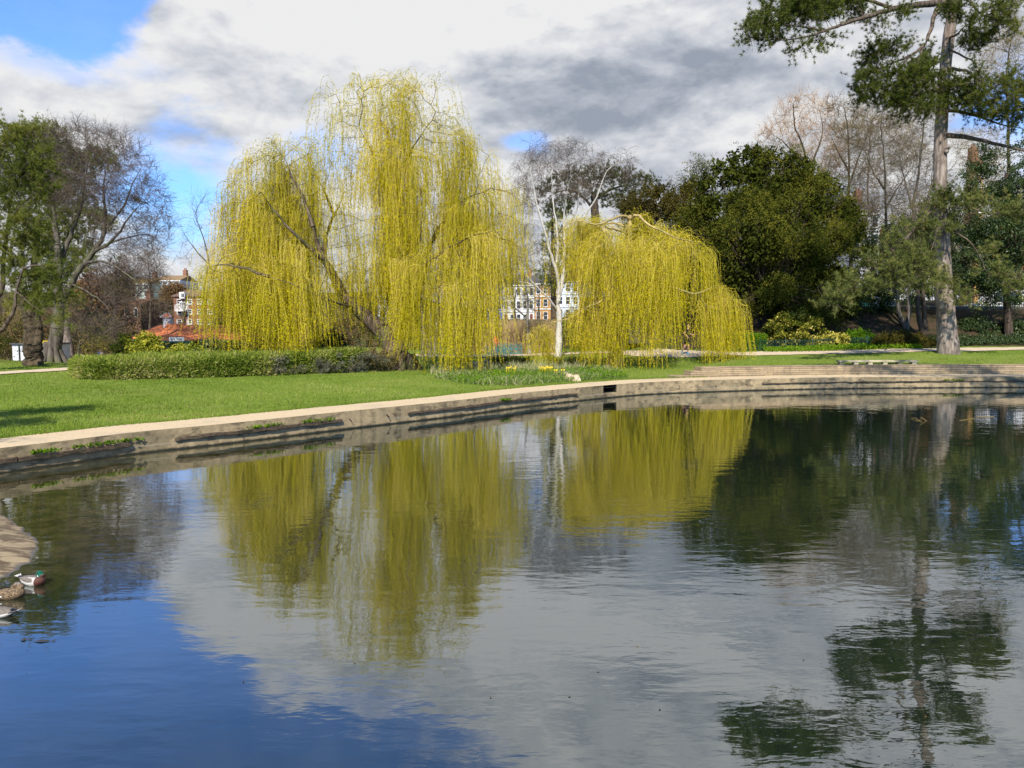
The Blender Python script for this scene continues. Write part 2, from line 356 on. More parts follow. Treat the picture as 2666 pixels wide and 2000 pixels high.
pm = MB(); A0 = offs(E, .004); B0 = offs(E, 1.42 + .05 * np.sin(np.arange(len(E)) * .9)); strip(pm, A0, .5, B0, .5); strip(pm, B0, .40, B0, .5)
tag(pm.build('pond_path', PATHM), kind='structure')
i0, i1 = e_index(1571), e_index(1604)
wall = MB(); Wl = offs(E, .0)
for a, b in ((0, i0), (i1, len(E) - 1)): strip(wall, Wl[a:b + 1], -.9, Wl[a:b + 1], .499)
strip(wall, Wl[i0:i1 + 1], -.9, Wl[i0:i1 + 1], .19); strip(wall, Wl[i0:i1 + 1], .19, offs(E, .9)[i0:i1 + 1], .19)
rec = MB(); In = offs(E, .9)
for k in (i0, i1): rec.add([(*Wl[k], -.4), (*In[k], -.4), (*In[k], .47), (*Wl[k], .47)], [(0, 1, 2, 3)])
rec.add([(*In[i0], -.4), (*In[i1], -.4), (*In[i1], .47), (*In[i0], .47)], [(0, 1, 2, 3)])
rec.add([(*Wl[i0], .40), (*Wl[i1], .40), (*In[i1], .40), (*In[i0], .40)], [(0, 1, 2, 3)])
pw = thing('pond_wall', (*E[e_index(900)], 0), 'curved concrete retaining wall along the pond edge below the pale path', 'wall')
wall.build('concrete_face', CONC, pw)
rec.build('drain_opening', rough_mat('drain_dark', (.02, .018, .012), (.05, .042, .03)), pw)  # recess faces coloured near black for the shade inside the drain
TIMBER = rough_mat('old_timber', (.05, .034, .022), (.15, .11, .072), 11, .85, .9, .03, 7, (.02, .02, .012), 1.2, (1, 1, 3))
def fender(u0, u1, z, hh=.09, dep=.11):
    a, b = e_index(u0), e_index(u1); pc_ = np.arange(a, b, 9)
    for q0 in pc_:
        q1 = min(q0 + 9, b)
        if q1 - q0 < 2: continue
        k = q1 - q0 + 1; ln = E[q0:q1 + 1]; jz = rng.normal(0, .008, k); jo = -dep + rng.normal(0, .01, k)
        f = MB(); o1 = offs(ln, 0)
        o2 = ln + (offs(E, 1)[q0:q1 + 1] - ln) * jo[:, None]; top = z + hh / 2 + jz + rng.normal(0, .004); bot = z - hh / 2 + jz
        if q1 < b: o2[-1] += (o2[-2] - o2[-1]) * .12
        strip(f, o1, top, o2, top - .01, smooth=False); strip(f, o2, top - .01, o2 + 0, bot, smooth=False); strip(f, o2, bot, o1, bot, smooth=False)
        for e in (0, -1): f.add([(*o1[e], top[e]), (*o2[e], top[e] - .01), (*o2[e], bot[e]), (*o1[e], bot[e])], [(0, 1, 2, 3)])
        f.build('timber_fender', TIMBER, pw)
fender(-320, 345, .245, .08, .085); fender(452, 914, .265, .07, .075); fender(1058, 1500, .265, .065, .07); fender(1985, 2700, .29, .04, .055)
rd = MB()
for u in list(range(620, 2600, 95)) + [1002, 1030]:
    k = e_index(u); nrm_ = offs(E, 1)[k] - E[k]; p = np.r_[E[k] - nrm_ * .0, .30 + rng.normal(0, .02)]; rd.bar(p, p + np.r_[-nrm_ * .09 + (.03, 0), -.06], .014)
rd.build('iron_pin', rough_mat('rusty_iron', (.03, .02, .015), (.07, .04, .025)), pw)

# ------------------------------------------------------------------ terrace wall of coursed stone
m, T = newmat('coursed_stone'); co = T.n('ShaderNodeTexCoord').outputs['Object']
cb = T.n('ShaderNodeSeparateXYZ'); T.put(cb.inputs[0], co); cc = T.n('ShaderNodeCombineXYZ'); T.put(cc.inputs[0], cb.outputs[0]); T.put(cc.inputs[1], cb.outputs[2])
br = T.n('ShaderNodeTexBrick'); T.put(br.inputs['Vector'], cc.outputs[0]); br.inputs['Scale'].default_value = 1; br.inputs['Brick Width'].default_value = .85
br.inputs['Row Height'].default_value = .088; br.inputs['Mortar Size'].default_value = .006; br.inputs['Mortar Smooth'].default_value = .3; br.offset = .37; br.squash_frequency = 3; br.squash = 1.5
br.inputs['Color1'].default_value = (.44, .33, .20, 1); br.inputs['Color2'].default_value = (.30, .225, .14, 1); br.inputs['Mortar'].default_value = (.05, .038, .025, 1)
n = T.noise(co, 7, 7, .7); c = T.mix(T.m('MULTIPLY', T.sstep(n, .4, .7), .5), br.outputs['Color'], (.20, .155, .10))
c = T.mix(T.m('MULTIPLY', T.sstep(T.noise(co, 1.1, 5, .6), .52, .68), .5), c, (.13, .105, .07))
hh = T.m('SUBTRACT', T.m('MULTIPLY', n, .4), br.outputs['Fac'])
finish(T, principled(T, c, .9, .15, bump(T, hh, .8, .03)))
STONE = m
tw = MB(); lvl = ((1808, 1842, .58), (1842, 1878, .76), (1878, 2760, .925))
for u0, u1, zt in lvl:
    a, b = e_index(u0), min(e_index(u1) if u1 < 2700 else len(E) - 4, len(E) - 1)
    f0, f1 = offs(E, 1.50)[a:b + 1], offs(E, 2.12)[a:b + 1]
    strip(tw, f0, .45, f0, zt, smooth=False); strip(tw, f0, zt, f1, zt, smooth=False); strip(tw, f1, zt, f1, .4, smooth=False)
    for e in (0, -1): tw.add([(*f0[e], .45), (*f0[e], zt), (*f1[e], zt), (*f1[e], .45)], [(0, 1, 2, 3)])
q = E[e_index(2200)]
tag(tw.build('terrace_wall', STONE, org=(*offs(E, 1.8)[e_index(2200)], .45)), 'low stepped wall of pale coursed stone beside the pond path', 'wall')

# ------------------------------------------------------------------ park path behind the lawn
PARK_M, T = newmat('park_path'); co = T.n('ShaderNodeTexCoord').outputs['Object']; n = T.noise(co, 6, 7, .7)
finish(T, principled(T, T.mix(T.sstep(n, .35, .65), (.52, .41, .28), (.66, .52, .36)), .9, .15))
def draped(name, line, wid, mat, lift=.03):
    L = resample(catmull(line, 10), .4); k = len(L); wv = np.broadcast_to(np.asarray(wid, float), (k,)) if np.ndim(wid) == 0 else np.interp(np.linspace(0, 1, k), np.linspace(0, 1, len(wid)), wid)
    c = MB(); rows = []
    for f in np.linspace(-.5, .5, 5):
        xy = offs(L, wv * f); rows.append(np.c_[xy, hz(xy[:, 0], xy[:, 1]) + lift])
    V = np.stack(rows, 1); i = np.arange(k - 1)[:, None] * 5 + np.arange(4)[None]
    c.add(V, np.stack((i, i + 5, i + 6, i + 1), -1).reshape(-1, 4), .5, 0, True)
    return tag(c.build(name, mat), kind='structure')
def gl_(*px): return [tuple(hit(u, v)[:2]) for u, v in px]
draped('park_path', [(-12.5, 52.0), (-6, 51.6), (-1.5, 50.9)] + gl_((1470, 921), (1600, 918), (1760, 922), (1900, 922), (2080, 919), (2262, 915.5), (2460, 911.5), (2666, 908.5), (2800, 906)), [2.2, 2.2, 2.2, 2.6, 2.8, 2.8, 2.8, 2.8, 2.8, 2.8, 2.6], PARK_M)
draped('lawn_path', gl_((-200, 990), (0, 972), (110, 966), (205, 959.5)) + [(-19.5, 43.5), (-17, 46), (-14, 49)], 1.8, PARK_M, .035)
# ------------------------------------------------------------------ plant toolkit
def unit(v): return v / (np.linalg.norm(v, axis=-1, keepdims=True) + 1e-9)
def rdir(n): return unit(rng.normal(0, 1, (n, 3)))
def blob_points(blobs, d, n, deep=.8, shell=0.0, jitter=0.0):
    """n points in crown lobes given as (u, v, ru, rv[, dd]) pixels at distance d (dd shifts one lobe away or nearer)"""
    w = np.array([b[2] * b[3] * max(b[2], b[3]) ** .5 for b in blobs]); k = rng.multinomial(n, w / w.sum()); out = []
    for b, c in zip(blobs, k):
        dd = d + (b[4] if len(b) > 4 else 0); ctr = P(b[0], b[1], dd)
        s = rdir(c) * (rng.random((c, 1)) ** (1 / 3) * (1 - shell) + shell)
        out.append(ctr + s * np.array((b[2], (b[2] + b[3]) / 2 * deep, b[3])) * dd / F)
    return np.concatenate(out)
def colonize(seeds, attr, step, infl, kill, iters=90, bias=(0, 0, 0)):
    """space colonisation: grows twigs from seed polylines towards the attractors. seeds: list of (points, r_start, r_end)"""
    Pn, par, rmin = [], [], []
    for pts, r0, r1, at in seeds:
        pts = np.asarray(pts, float); L = np.linalg.norm(np.diff(pts, axis=0), axis=1).sum(); m_ = max(3, int(L / step))
        t = np.linspace(0, 1, m_); cum = np.r_[0, np.cumsum(np.linalg.norm(np.diff(pts, axis=0), axis=1))] / L
        sm = catmull(pts, 6); cs = np.r_[0, np.cumsum(np.linalg.norm(np.diff(sm, axis=0), axis=1))]; cs /= cs[-1]
        q = np.stack([np.interp(t, cs, sm[:, i]) for i in range(3)], 1)
        q[1:-1] += rng.normal(0, step * .05, (m_ - 2, 3))
        if r0 != r1: r1 = r1 * (.35 if at else .6)
        prev = -1
        if at and Pn:
            prev = int(np.argmin(np.linalg.norm(np.array(Pn) - q[0], axis=1)))
        for i in range(m_):
            Pn.append(q[i]); par.append(prev); rmin.append(r0 + (r1 - r0) * t[i]); prev = len(Pn) - 1
    Pn = list(Pn); A = np.asarray(attr, float)
    X = np.array(Pn); nd = np.full(len(A), 1e9); ni = np.zeros(len(A), int)
    def upd(lo):
        nonlocal nd, ni
        Q = np.array(Pn[lo:])
        for s in range(0, len(Q), 400):
            D = np.linalg.norm(A[:, None] - Q[None, s:s + 400], axis=2); j = D.argmin(1); dmin = D[np.arange(len(A)), j]
            b = dmin < nd; nd[b] = dmin[b]; ni[b] = lo + s + j[b]
    upd(0); bias = np.array(bias, float)
    for it in range(iters):
        act = nd < infl if it > 0 else nd < max(infl, np.median(nd) if len(nd) else 0)
        if not act.any():
            if len(A) == 0: break
            act = nd <= np.quantile(nd, .2)
        lo = len(Pn); ids, inv = np.unique(ni[act], return_inverse=True)
        base = np.array(Pn)[ids]; dv = np.zeros_like(base); np.add.at(dv, inv, unit(A[act] - np.array(Pn)[ni[act]]))
        dv = unit(unit(dv) + bias + rng.normal(0, .16, dv.shape))
        for i, b, d_ in zip(ids, base, dv): Pn.append(b + d_ * step); par.append(int(i)); rmin.append(0)
        upd(lo); keep = nd > kill
        A = A[keep]; nd = nd[keep]; ni = ni[keep]
        if len(A) == 0: break
    return np.array(Pn), np.array(par), np.array(rmin)
def pipe_radii(par, rmin, tip, ex=2.2, rmax=None):
    n = len(par); acc = np.zeros(n); kids = np.zeros(n, int)
    for i in range(n - 1, -1, -1):
        if kids[i] == 0: acc[i] = tip ** ex
        if par[i] >= 0: acc[par[i]] += acc[i]; kids[par[i]] += 1
    r = acc ** (1 / ex)
    if rmax: r = np.minimum(r, rmax)
    r = np.where(rmin > 0, np.maximum(rmin, np.minimum(r, rmin * 1.05)), r); return r, kids
def limbs(mb, Pn, par, r, thin=.02, tint=None, mat=0, thick_sides=8):
    """one tapered frustum for each node and its parent"""
    e = np.where(par >= 0)[0]
    for lo, hi, n in ((.12, 99, thick_sides), (thin * 1.8, .12, 5), (0, thin * 1.8, 3)):
        s = e[(r[e] >= lo) & (r[e] < hi)]
        if len(s) == 0: continue
        a, b = Pn[par[s]], Pn[s]; gp = np.where(par[par[s]] >= 0, par[par[s]], par[s])
        d1 = unit(b - a); d0 = unit(np.where((gp == par[s])[:, None], d1, unit(a - Pn[gp]) + d1))
        ra = np.minimum(r[par[s]], r[s] * 1.45); rb = r[s]
        def ring(c, d, rad):
            ref = np.where(np.abs(d[:, 2:3]) > .8, np.array((0.1, .99, .05)), np.array((.05, .1, .99)))
            x = unit(np.cross(d, ref)); y = np.cross(d, x); th = np.linspace(0, 2 * np.pi, n, endpoint=False)
            return c[:, None] + rad[:, None, None] * (np.cos(th)[None, :, None] * x[:, None] + np.sin(th)[None, :, None] * y[:, None])
        V = np.concatenate((ring(a, d0, ra), ring(b, d1, rb)), 1); i = np.arange(len(s))[:, None] * 2 * n; j = np.arange(n)[None]; j2 = (j + 1) % n
        tt = np.repeat(.5 if tint is None else tint[s], 2 * n) if tint is not None else .5
        mb.add(V, np.stack((i + j, i + j2, i + n + j2, i + n + j), -1).reshape(-1, 4), tt, mat, True)
def ribbons(mb, pts, w, tint=.5, mat=0):
    """pts (M,K,3) polylines drawn as narrow flat strips, width w (M,) or (M,K)"""
    M, K, _ = pts.shape; w = np.broadcast_to(np.asarray(w, float).reshape(M if np.ndim(w) else 1, -1), (M, K)) if np.ndim(w) < 2 else w
    t = unit(np.gradient(pts, axis=1)); sd = unit(np.cross(t, rdir(M)[:, None] + 0 * t)); o = sd * (w[..., None] / 2)
    V = np.stack((pts - o, pts + o), 2); i = np.arange(M)[:, None] * 2 * K + np.arange(K - 1)[None] * 2
    tt = np.repeat(np.broadcast_to(np.asarray(tint, float).reshape(-1, 1) if np.ndim(tint) else np.full((1, 1), tint), (M, 1)), 2 * K, 1).ravel()
    mb.add(V, np.stack((i, i + 1, i + 3, i + 2), -1).reshape(-1, 4), tt, mat)
def leaves(mb, pos, d, L, Wd, tint=.5, mat=0, nrm=None, fold=0.0):
    """lozenge leaves"""
    n = len(pos); d = unit(d); r = rdir(n) if nrm is None else unit(nrm + rng.normal(0, .45, (n, 3))); sd = unit(np.cross(d, r))
    L = np.broadcast_to(L, (n,))[:, None]; Wd = np.broadcast_to(Wd, (n,))[:, None]
    mid = pos + d * L * .45
    V = np.stack((pos, mid + sd * Wd / 2, pos + d * L, mid - sd * Wd / 2), 1); i = np.arange(n)[:, None] * 4
    mb.add(V, i + np.arange(4)[None], np.repeat(np.broadcast_to(tint, (n,)), 4), mat)
def spikes(mb, pos, d, n, L, w, spread=.75, tint=.5, mat=0):
    """needle tufts: n thin triangles fanning out round d"""
    M = len(pos); dd = unit(unit(d)[:, None] + spread * rng.normal(0, 1, (M, n, 3))); pp = pos[:, None] + dd * .02
    Ln = np.broadcast_to(np.asarray(L, float).reshape(-1, 1) if np.ndim(L) else L, (M, n)) * (.7 + .5 * rng.random((M, n)))
    sd = unit(np.cross(dd, rdir(M * n).reshape(M, n, 3))) * w / 2
    V = np.stack((pp - sd, pp + sd, pp + dd * Ln[..., None]), 2).reshape(-1, 3)
    tt = np.broadcast_to(np.asarray(tint, float).reshape(-1, 1) if np.ndim(tint) else tint, (M, n)) + rng.normal(0, .06, (M, n))
    mb.add(V, np.arange(M * n * 3).reshape(-1, 3), np.repeat(tt.ravel(), 3), mat)
def twigs(mb, pos, d, n, L, w, K=4, droop=0.0, wob=.22, up=0.0, tint=.5, mat=0, spread=.7):
    """n short crooked twigs from every point, drawn as ribbons; returns their tips and directions"""
    M = len(pos); pos = np.repeat(pos, n, 0); d = unit(np.repeat(unit(d), n, 0) + spread * rng.normal(0, 1, (M * n, 3)) + np.array((0, 0, up)))
    Ln = L * (.5 + .8 * rng.random(M * n)); pts = [pos]; cur = pos; cd = d
    for k in range(K - 1):
        cd = unit(cd + wob * rng.normal(0, 1, cd.shape) + np.array((0, 0, -droop * (k + 1) / K))); cur = cur + cd * (Ln / (K - 1))[:, None]; pts.append(cur)
    pts = np.stack(pts, 1); ww = w * np.linspace(1, .45, K)[None] * np.ones((len(pos), 1))
    tt = tint if np.ndim(tint) == 0 else np.repeat(tint, n)
    ribbons(mb, pts, ww, tt + rng.normal(0, .08, len(pos)), mat)
    return pts, cd
def tips_of(Pn, par, r, kids, rlim):
    s = np.where((r < rlim) & (par >= 0))[0]; return s, unit(Pn[s] - Pn[par[s]])
def px_line(pts, d):                   # polyline from (u, v[, dd]) pixels
    return [P(p[0], p[1], d + (p[2] if len(p) > 2 else 0)) for p in pts]
def wob_tint(p, sc, amp=.25, mid=.5):  # slow variation of leaf colour between clumps
    s = np.sin(p[:, 0] * sc + 1.3 * np.sin(p[:, 2] * sc * .8)) * np.sin(p[:, 1] * sc * .9 + .7) + np.sin(p[:, 2] * sc * 1.3 + p[:, 0] * sc * .6)
    return mid + amp * s * .5

BARK_GREY = bark_mat('grey_bark', (.075, .062, .05), (.165, .14, .115), 9, (.10, .10, .06))
BARK_DARK = bark_mat('dark_bark', (.035, .026, .02), (.10, .075, .055), 9)
BARK_BROWN = bark_mat('brown_bark', (.05, .037, .026), (.13, .098, .07), 8, (.07, .075, .035))
BARK_LIMB = bark_mat('pine_limb_bark', (.055, .04, .03), (.17, .13, .10), 8)
BARK_PINE = bark_mat('pine_bark', (.15, .115, .095), (.36, .295, .25), 8, (.11, .085, .07), .05)
TWIG_BROWN = leaf_mat('brown_twigs', [(0, (.065, .048, .026)), (.5, (.140, .103, .056)), (1, (.22, .165, .095))], 0)
TWIG_PURPLE = leaf_mat('purple_twigs', [(0, (.06, .044, .036)), (.5, (.120, .090, .074)), (1, (.19, .145, .12))], 0)
TWIG_GREY = leaf_mat('grey_twigs', [(0, (.075, .06, .042)), (.5, (.155, .125, .085)), (1, (.25, .205, .145))], 0)
TWIG_TAN = leaf_mat('tan_twigs', [(0, (.115, .08, .03)), (.5, (.21, .15, .06)), (1, (.30, .22, .10))], 0)
TWIG_ORANGE = leaf_mat('orange_twigs', [(0, (.22, .12, .05)), (.5, (.36, .205, .09)), (1, (.46, .29, .14))], 0)
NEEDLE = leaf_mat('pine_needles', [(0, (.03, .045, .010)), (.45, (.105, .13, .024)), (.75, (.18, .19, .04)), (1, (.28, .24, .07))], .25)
NEEDLE_SUNNY = leaf_mat('sunny_pine_needles', [(0, (.05, .07, .014)), (.45, (.15, .175, .032)), (.75, (.25, .25, .05)), (1, (.36, .30, .09))], .3)  # brighter copy of the needles, sunlight on the crowns put into the colour
NEEDLE_BLUE = leaf_mat('blue_pine_needles', [(0, (.045, .06, .02)), (.4, (.15, .175, .045)), (.7, (.26, .25, .07)), (.86, (.24, .20, .09)), (1, (.38, .25, .11))], .15)
YEWLEAF = leaf_mat('yew_leaves', [(0, (.014, .022, .005)), (.5, (.078, .088, .013)), (1, (.19, .175, .024))], .12)
DARKLEAF = leaf_mat('dark_glossy_leaves', [(0, (.012, .024, .008)), (.5, (.035, .06, .016)), (1, (.09, .12, .03))], .15, .02)
BRIGHTLEAF = leaf_mat('bright_green_leaves', [(0, (.045, .10, .008)), (.5, (.13, .24, .012)), (1, (.26, .36, .03))], .3)
YELLOWLEAF = leaf_mat('yellow_green_leaves', [(0, (.05, .075, .01)), (.4, (.19, .23, .022)), (.75, (.42, .40, .05)), (1, (.62, .52, .10))], .3)
HEDGELEAF = leaf_mat('bamboo_leaves', [(0, (0.05, 0.08125, 0.0125)), (.4, (0.175, 0.2375, 0.0275)), (.7, (0.3375, 0.3625, 0.075)), (.88, (0.525, 0.45, 0.1875)), (1, (0.625, 0.5, 0.275))], .3)
BROWNLEAF = leaf_mat('dry_brown_leaves', [(0, (.06, .035, .018)), (.5, (.17, .095, .04)), (1, (.30, .18, .08))], .2)
WILLOW = leaf_mat('willow_leaves', [(0, (.17, .17, .004)), (.45, (.49, .43, .006)), (.8, (.68, .57, .008)), (1, (.74, .58, .03))], .38, 0, (1, 1, .4))
WILLOWTWIG = leaf_mat('willow_twigs', [(0, (.26, .21, .02)), (.5, (.52, .43, .05)), (1, (.68, .52, .16))], .2)

def root_of(name, p, label, cat, group=None): return thing(name, tuple(p), label, cat, group)
def bare_tree(name, label, base, blobs, d, seeds, n=260, step=.45, infl=3.5, kill=.8, tip=.012, rmax=.5, bark=None, tw=None, ntw=4, tl=.9, tww=.014, droop=0.0, up=.15, cat='tree', group=None, deep=.9, ex=2.2, wob=.22, K=4, rlim=.03, second=3, bias=(0, 0, 0.05), spread=.7):
    """leafless tree: trunk and limbs as one mesh, fine twigs as the crown"""
    base = np.asarray(base, float); root = root_of(name, base, label, cat, group)
    A = blob_points(blobs, d, int(n * 1.5), deep, .2)
    Pn, par, rm = colonize(seeds, A, step, infl, kill, 70, bias); r, kids = pipe_radii(par, rm, tip, ex, rmax)
    tr = MB(); limbs(tr, Pn, par, r, .02); tr.build('trunk', bark or BARK_BROWN, root)
    cr = MB(); s, dv = tips_of(Pn, par, r, kids, rlim)
    pts, cd = twigs(cr, Pn[s], dv, ntw, tl, tww, K, droop, wob, up, wob_tint(Pn[s], .9), 0, spread)
    if second:
        q = pts[:, 1:-1].reshape(-1, 3); qd = unit(pts[:, 2:] - pts[:, :-2]).reshape(-1, 3)
        twigs(cr, q, qd, 2 if second > 2 else 1, tl * .55, tww * .75, 3, droop, wob, up, .5, 0, .8)
    cr.build('crown', tw or TWIG_BROWN, root); return root
def pine_crown(mb, mbt, Pn, par, r, kids, rlim=.035, ntw=2, tl=.45, ntuft=3, nn=13, L=.15, w=.02, tint=.45, up=.35, tintf=None):
    s, dv = tips_of(Pn, par, r, kids, rlim)
    pts, cd = twigs(mbt, Pn[s], dv, ntw, tl, .02, 4, -.1, .2, up, .4)
    for k in range(1, 4) if ntuft >= 3 else range(2, 4):
        q = pts[:, k]; t = tint + rng.normal(0, .12, len(q)) + (.0 if tintf is None else tintf(q))
        spikes(mb, q, unit(cd + np.array((0, 0, .5))), nn, L, w, .8, t)
def leafy(mb, blobs, d, n, L, Wd, deep=.8, shell=.72, tint=(.5, .2), cl=0, clr=.3, out=.9, down=0.0, mat=0):
    """leaf cover over lobes; with cl > 0 leaves gather in that many clumps for an uneven outline"""
    if cl:
        C = blob_points(blobs, d, cl, deep, shell); ctr = np.array([P(b[0], b[1], d + (b[4] if len(b) > 4 else 0)) for b in blobs])
        nr = ctr[np.argmin(np.linalg.norm(C[:, None] - ctr[None], axis=2), 1)]; od = unit(C - nr)
        k = max(1, n // cl); R = clr * (.55 + .9 * rng.random(cl))
        off = rdir(cl * k).reshape(cl, k, 3) * (rng.random((cl, k, 1)) ** .5) * R[:, None, None] * np.array((1, 1, .7)) + od[:, None] * (rng.random((cl, k, 1)) - .3) * R[:, None, None]
        pos = (C[:, None] + off).reshape(-1, 3); odr = np.repeat(od, k, 0); t = np.repeat(tint[0] + tint[1] * rng.normal(0, .6, cl), k) + tint[1] * rng.normal(0, .6, cl * k)
    else:
        pos = blob_points(blobs, d, n, deep, shell); ctr = np.array([P(b[0], b[1], d + (b[4] if len(b) > 4 else 0)) for b in blobs])
        odr = unit(pos - ctr[np.argmin(np.linalg.norm(pos[:, None] - ctr[None], axis=2), 1)]) if len(pos) * len(ctr) < 3e6 else unit(pos - ctr.mean(0))
        t = tint[0] + tint[1] * rng.normal(0, 1, len(pos))
    dd = unit(odr * out + rdir(len(pos)) + np.array((0, 0, -down)))
    leaves(mb, pos, dd, L * (.6 + .8 * rng.random(len(pos))), Wd * (.6 + .8 * rng.random(len(pos))), t, mat, odr)
    return pos
# ------------------------------------------------------------------ weeping willows
BARK_WILLOW = bark_mat('willow_bark', (.060, .042, .028), (.17, .125, .085), 7, (.09, .095, .035), .06)
def willow(name, label, d, trunks, blobs, n, vmin, nstr, lens, step=.5, infl=3.2, kill=.85, tip=.013, arch=.55, leafgap=.062, bark=None, deep=.85, twig_frac=.35, tint=.5, rlim=.032, thin=()):
    base = onground(trunks[0][0][0][0], d); root = root_of(name, base, label, 'tree')
    seeds = [(px_line(p, d), r0, r1, at) for p, r0, r1, at in trunks]; seeds[0][0][0][2] = base[2] - .15
    A = blob_points(blobs, d, n, deep, .1)
    Pn, par, rm = colonize(seeds, A, step, infl, kill, 80, (0, 0, .05)); r, kids = pipe_radii(par, rm, tip, 2.3, .22)
    tr = MB(); b0 = np.array(seeds[0][0][0])
    limbs(tr, Pn, par, r, .02, None, 0, 12)
    for k in range(7):
        a = k * .9 + rng.random() * .4; dr = np.array((math.cos(a), math.sin(a), 0)); R0 = trunks[0][1]
        tr.tube([b0 + dr * R0 * 1.35 + (0, 0, 0), b0 + dr * R0 * .95 + (0, 0, .3), b0 + dr * R0 * .68 + (0, 0, .9)], [.20 * R0 / .6, .22 * R0 / .6, .14 * R0 / .6], 7, jit=.04)
    tr.build('trunk', bark or BARK_WILLOW, root)
    s, dv = tips_of(Pn, par, r, kids, rlim); cr = MB(); M = nstr
    dens = .48 + ss(-.55, .75, np.sin(Pn[s][:, 0] * 2.3 + 1.7 * np.sin(Pn[s][:, 1] * 1.1 + Pn[s][:, 2] * .5)) + .8 * np.sin(Pn[s][:, 2] * 1.1 + Pn[s][:, 0] * .7) + rng.normal(0, .6, len(s)))
    hi = Pn[:, 2].max(); dens *= 1 - .12 * ss(hi - .5 * (hi - base[2]), hi, Pn[s][:, 2]); us = CX + F * Pn[s][:, 0] / Pn[s][:, 1]
    for a_, b_, k_ in thin: dens *= np.where((us > a_) & (us < b_), k_, 1)
    pick = rng.choice(len(s), M, p=dens / dens.sum()); st = Pn[s[pick]] + rng.normal(0, .13, (M, 3)) * np.array((1, 1, .5))
    # bunches: strands of one bunch share a length
    blen = lens[0] + (lens[1] - lens[0]) * rng.random(len(s)) ** 1.1; L = blen[pick] * (.7 + .5 * rng.random(M)) * (1 - .55 * ss(hi - .52 * (hi - base[2]), hi, st[:, 2]))
    uu = CX + F * st[:, 0] / st[:, 1]; zlow = CAMH + (CY - 167 - np.interp(uu, [p[0] for p in vmin], [p[1] for p in vmin])) / F * st[:, 1]
    zlow = zlow + rng.normal(0, .28, M) + .9 * rng.random(M) ** 3 + (np.sin(uu * .11) + np.sin(uu * .047 + 1)) * .22
    hd = unit(dv[pick] * np.array((1, 1, .4)) + rng.normal(0, .45, (M, 3)) + np.array((0, 0, .45)))
    room = np.maximum(st[:, 2] - zlow, .35); L = np.minimum(L, room)
    K = 12; pts = [st]; cur = st.copy(); cd = hd; seg = (L + arch) / (K - 1); a0 = arch * (.4 + .9 * rng.random(M)) * (1 + 1.1 * ss(hi - .55 * (hi - base[2]), hi, st[:, 2])); sway = rng.normal(0, .085, (M, 3)) + np.repeat(rng.normal(0, .07, (len(s), 3)), 1, 0)[pick]; sway[:, 2] = 0
    for k in range(K - 1):
        f = ss(0, np.maximum(.12, a0 / (L + arch) * 1.7), (k + 1) / (K - 1))[:, None]
        tgt = unit(np.array((0, 0, -1.0)) + sway + rng.normal(0, .05, (M, 3))); cd = unit(hd * (1 - f) + tgt * f); cur = cur + cd * seg[:, None]; pts.append(cur)
    pts = np.stack(pts, 1); tn = wob_tint(st, .8, .16, tint) + np.repeat(0, M) + rng.normal(0, .10, M)
    tb = rng.normal(0, .17, len(s))[pick]; tn = tn + tb
    wid = .0085 * (.75 + .6 * rng.random(M))
    ribbons(cr, pts, wid[:, None] * np.linspace(1.25, .7, K)[None], np.clip(tn + .1, 0, 1), 1)
    # leaves set along the strands
    tot = np.linalg.norm(np.diff(pts, axis=1), axis=2).sum(1); nl = np.maximum(1, (tot / leafgap).astype(int)); own = np.repeat(np.arange(M), nl)
    f = rng.random(len(own)) ** .85; keep = rng.random(len(own)) < np.clip(.25 + 1.2 * f, 0, 1); own = own[keep]; f = f[keep]
    x = f * (K - 1); i = np.minimum(x.astype(int), K - 2); w = (x - i)[:, None]; pos = pts[own, i] * (1 - w) + pts[own, i + 1] * w; dr = unit(pts[own, i + 1] - pts[own, i])
    ld = unit(dr * .8 + rdir(len(pos)) * .75)
    leaves(cr, pos, ld, .065 + .04 * rng.random(len(pos)), .0185 + .010 * rng.random(len(pos)), np.clip(tn[own] + rng.normal(0, .1, len(pos)), 0, 1), 0)
    # bare spray in the upper crown
    sel = rng.random(len(s)) < twig_frac; twigs(cr, Pn[s[sel]], dv[sel], 2, .8, .013, 5, .55, .2, .25, .55, 1)
    cr.build('crown', [WILLOW, WILLOWTWIG], root); print(name, len(Pn), len(pos)); return root
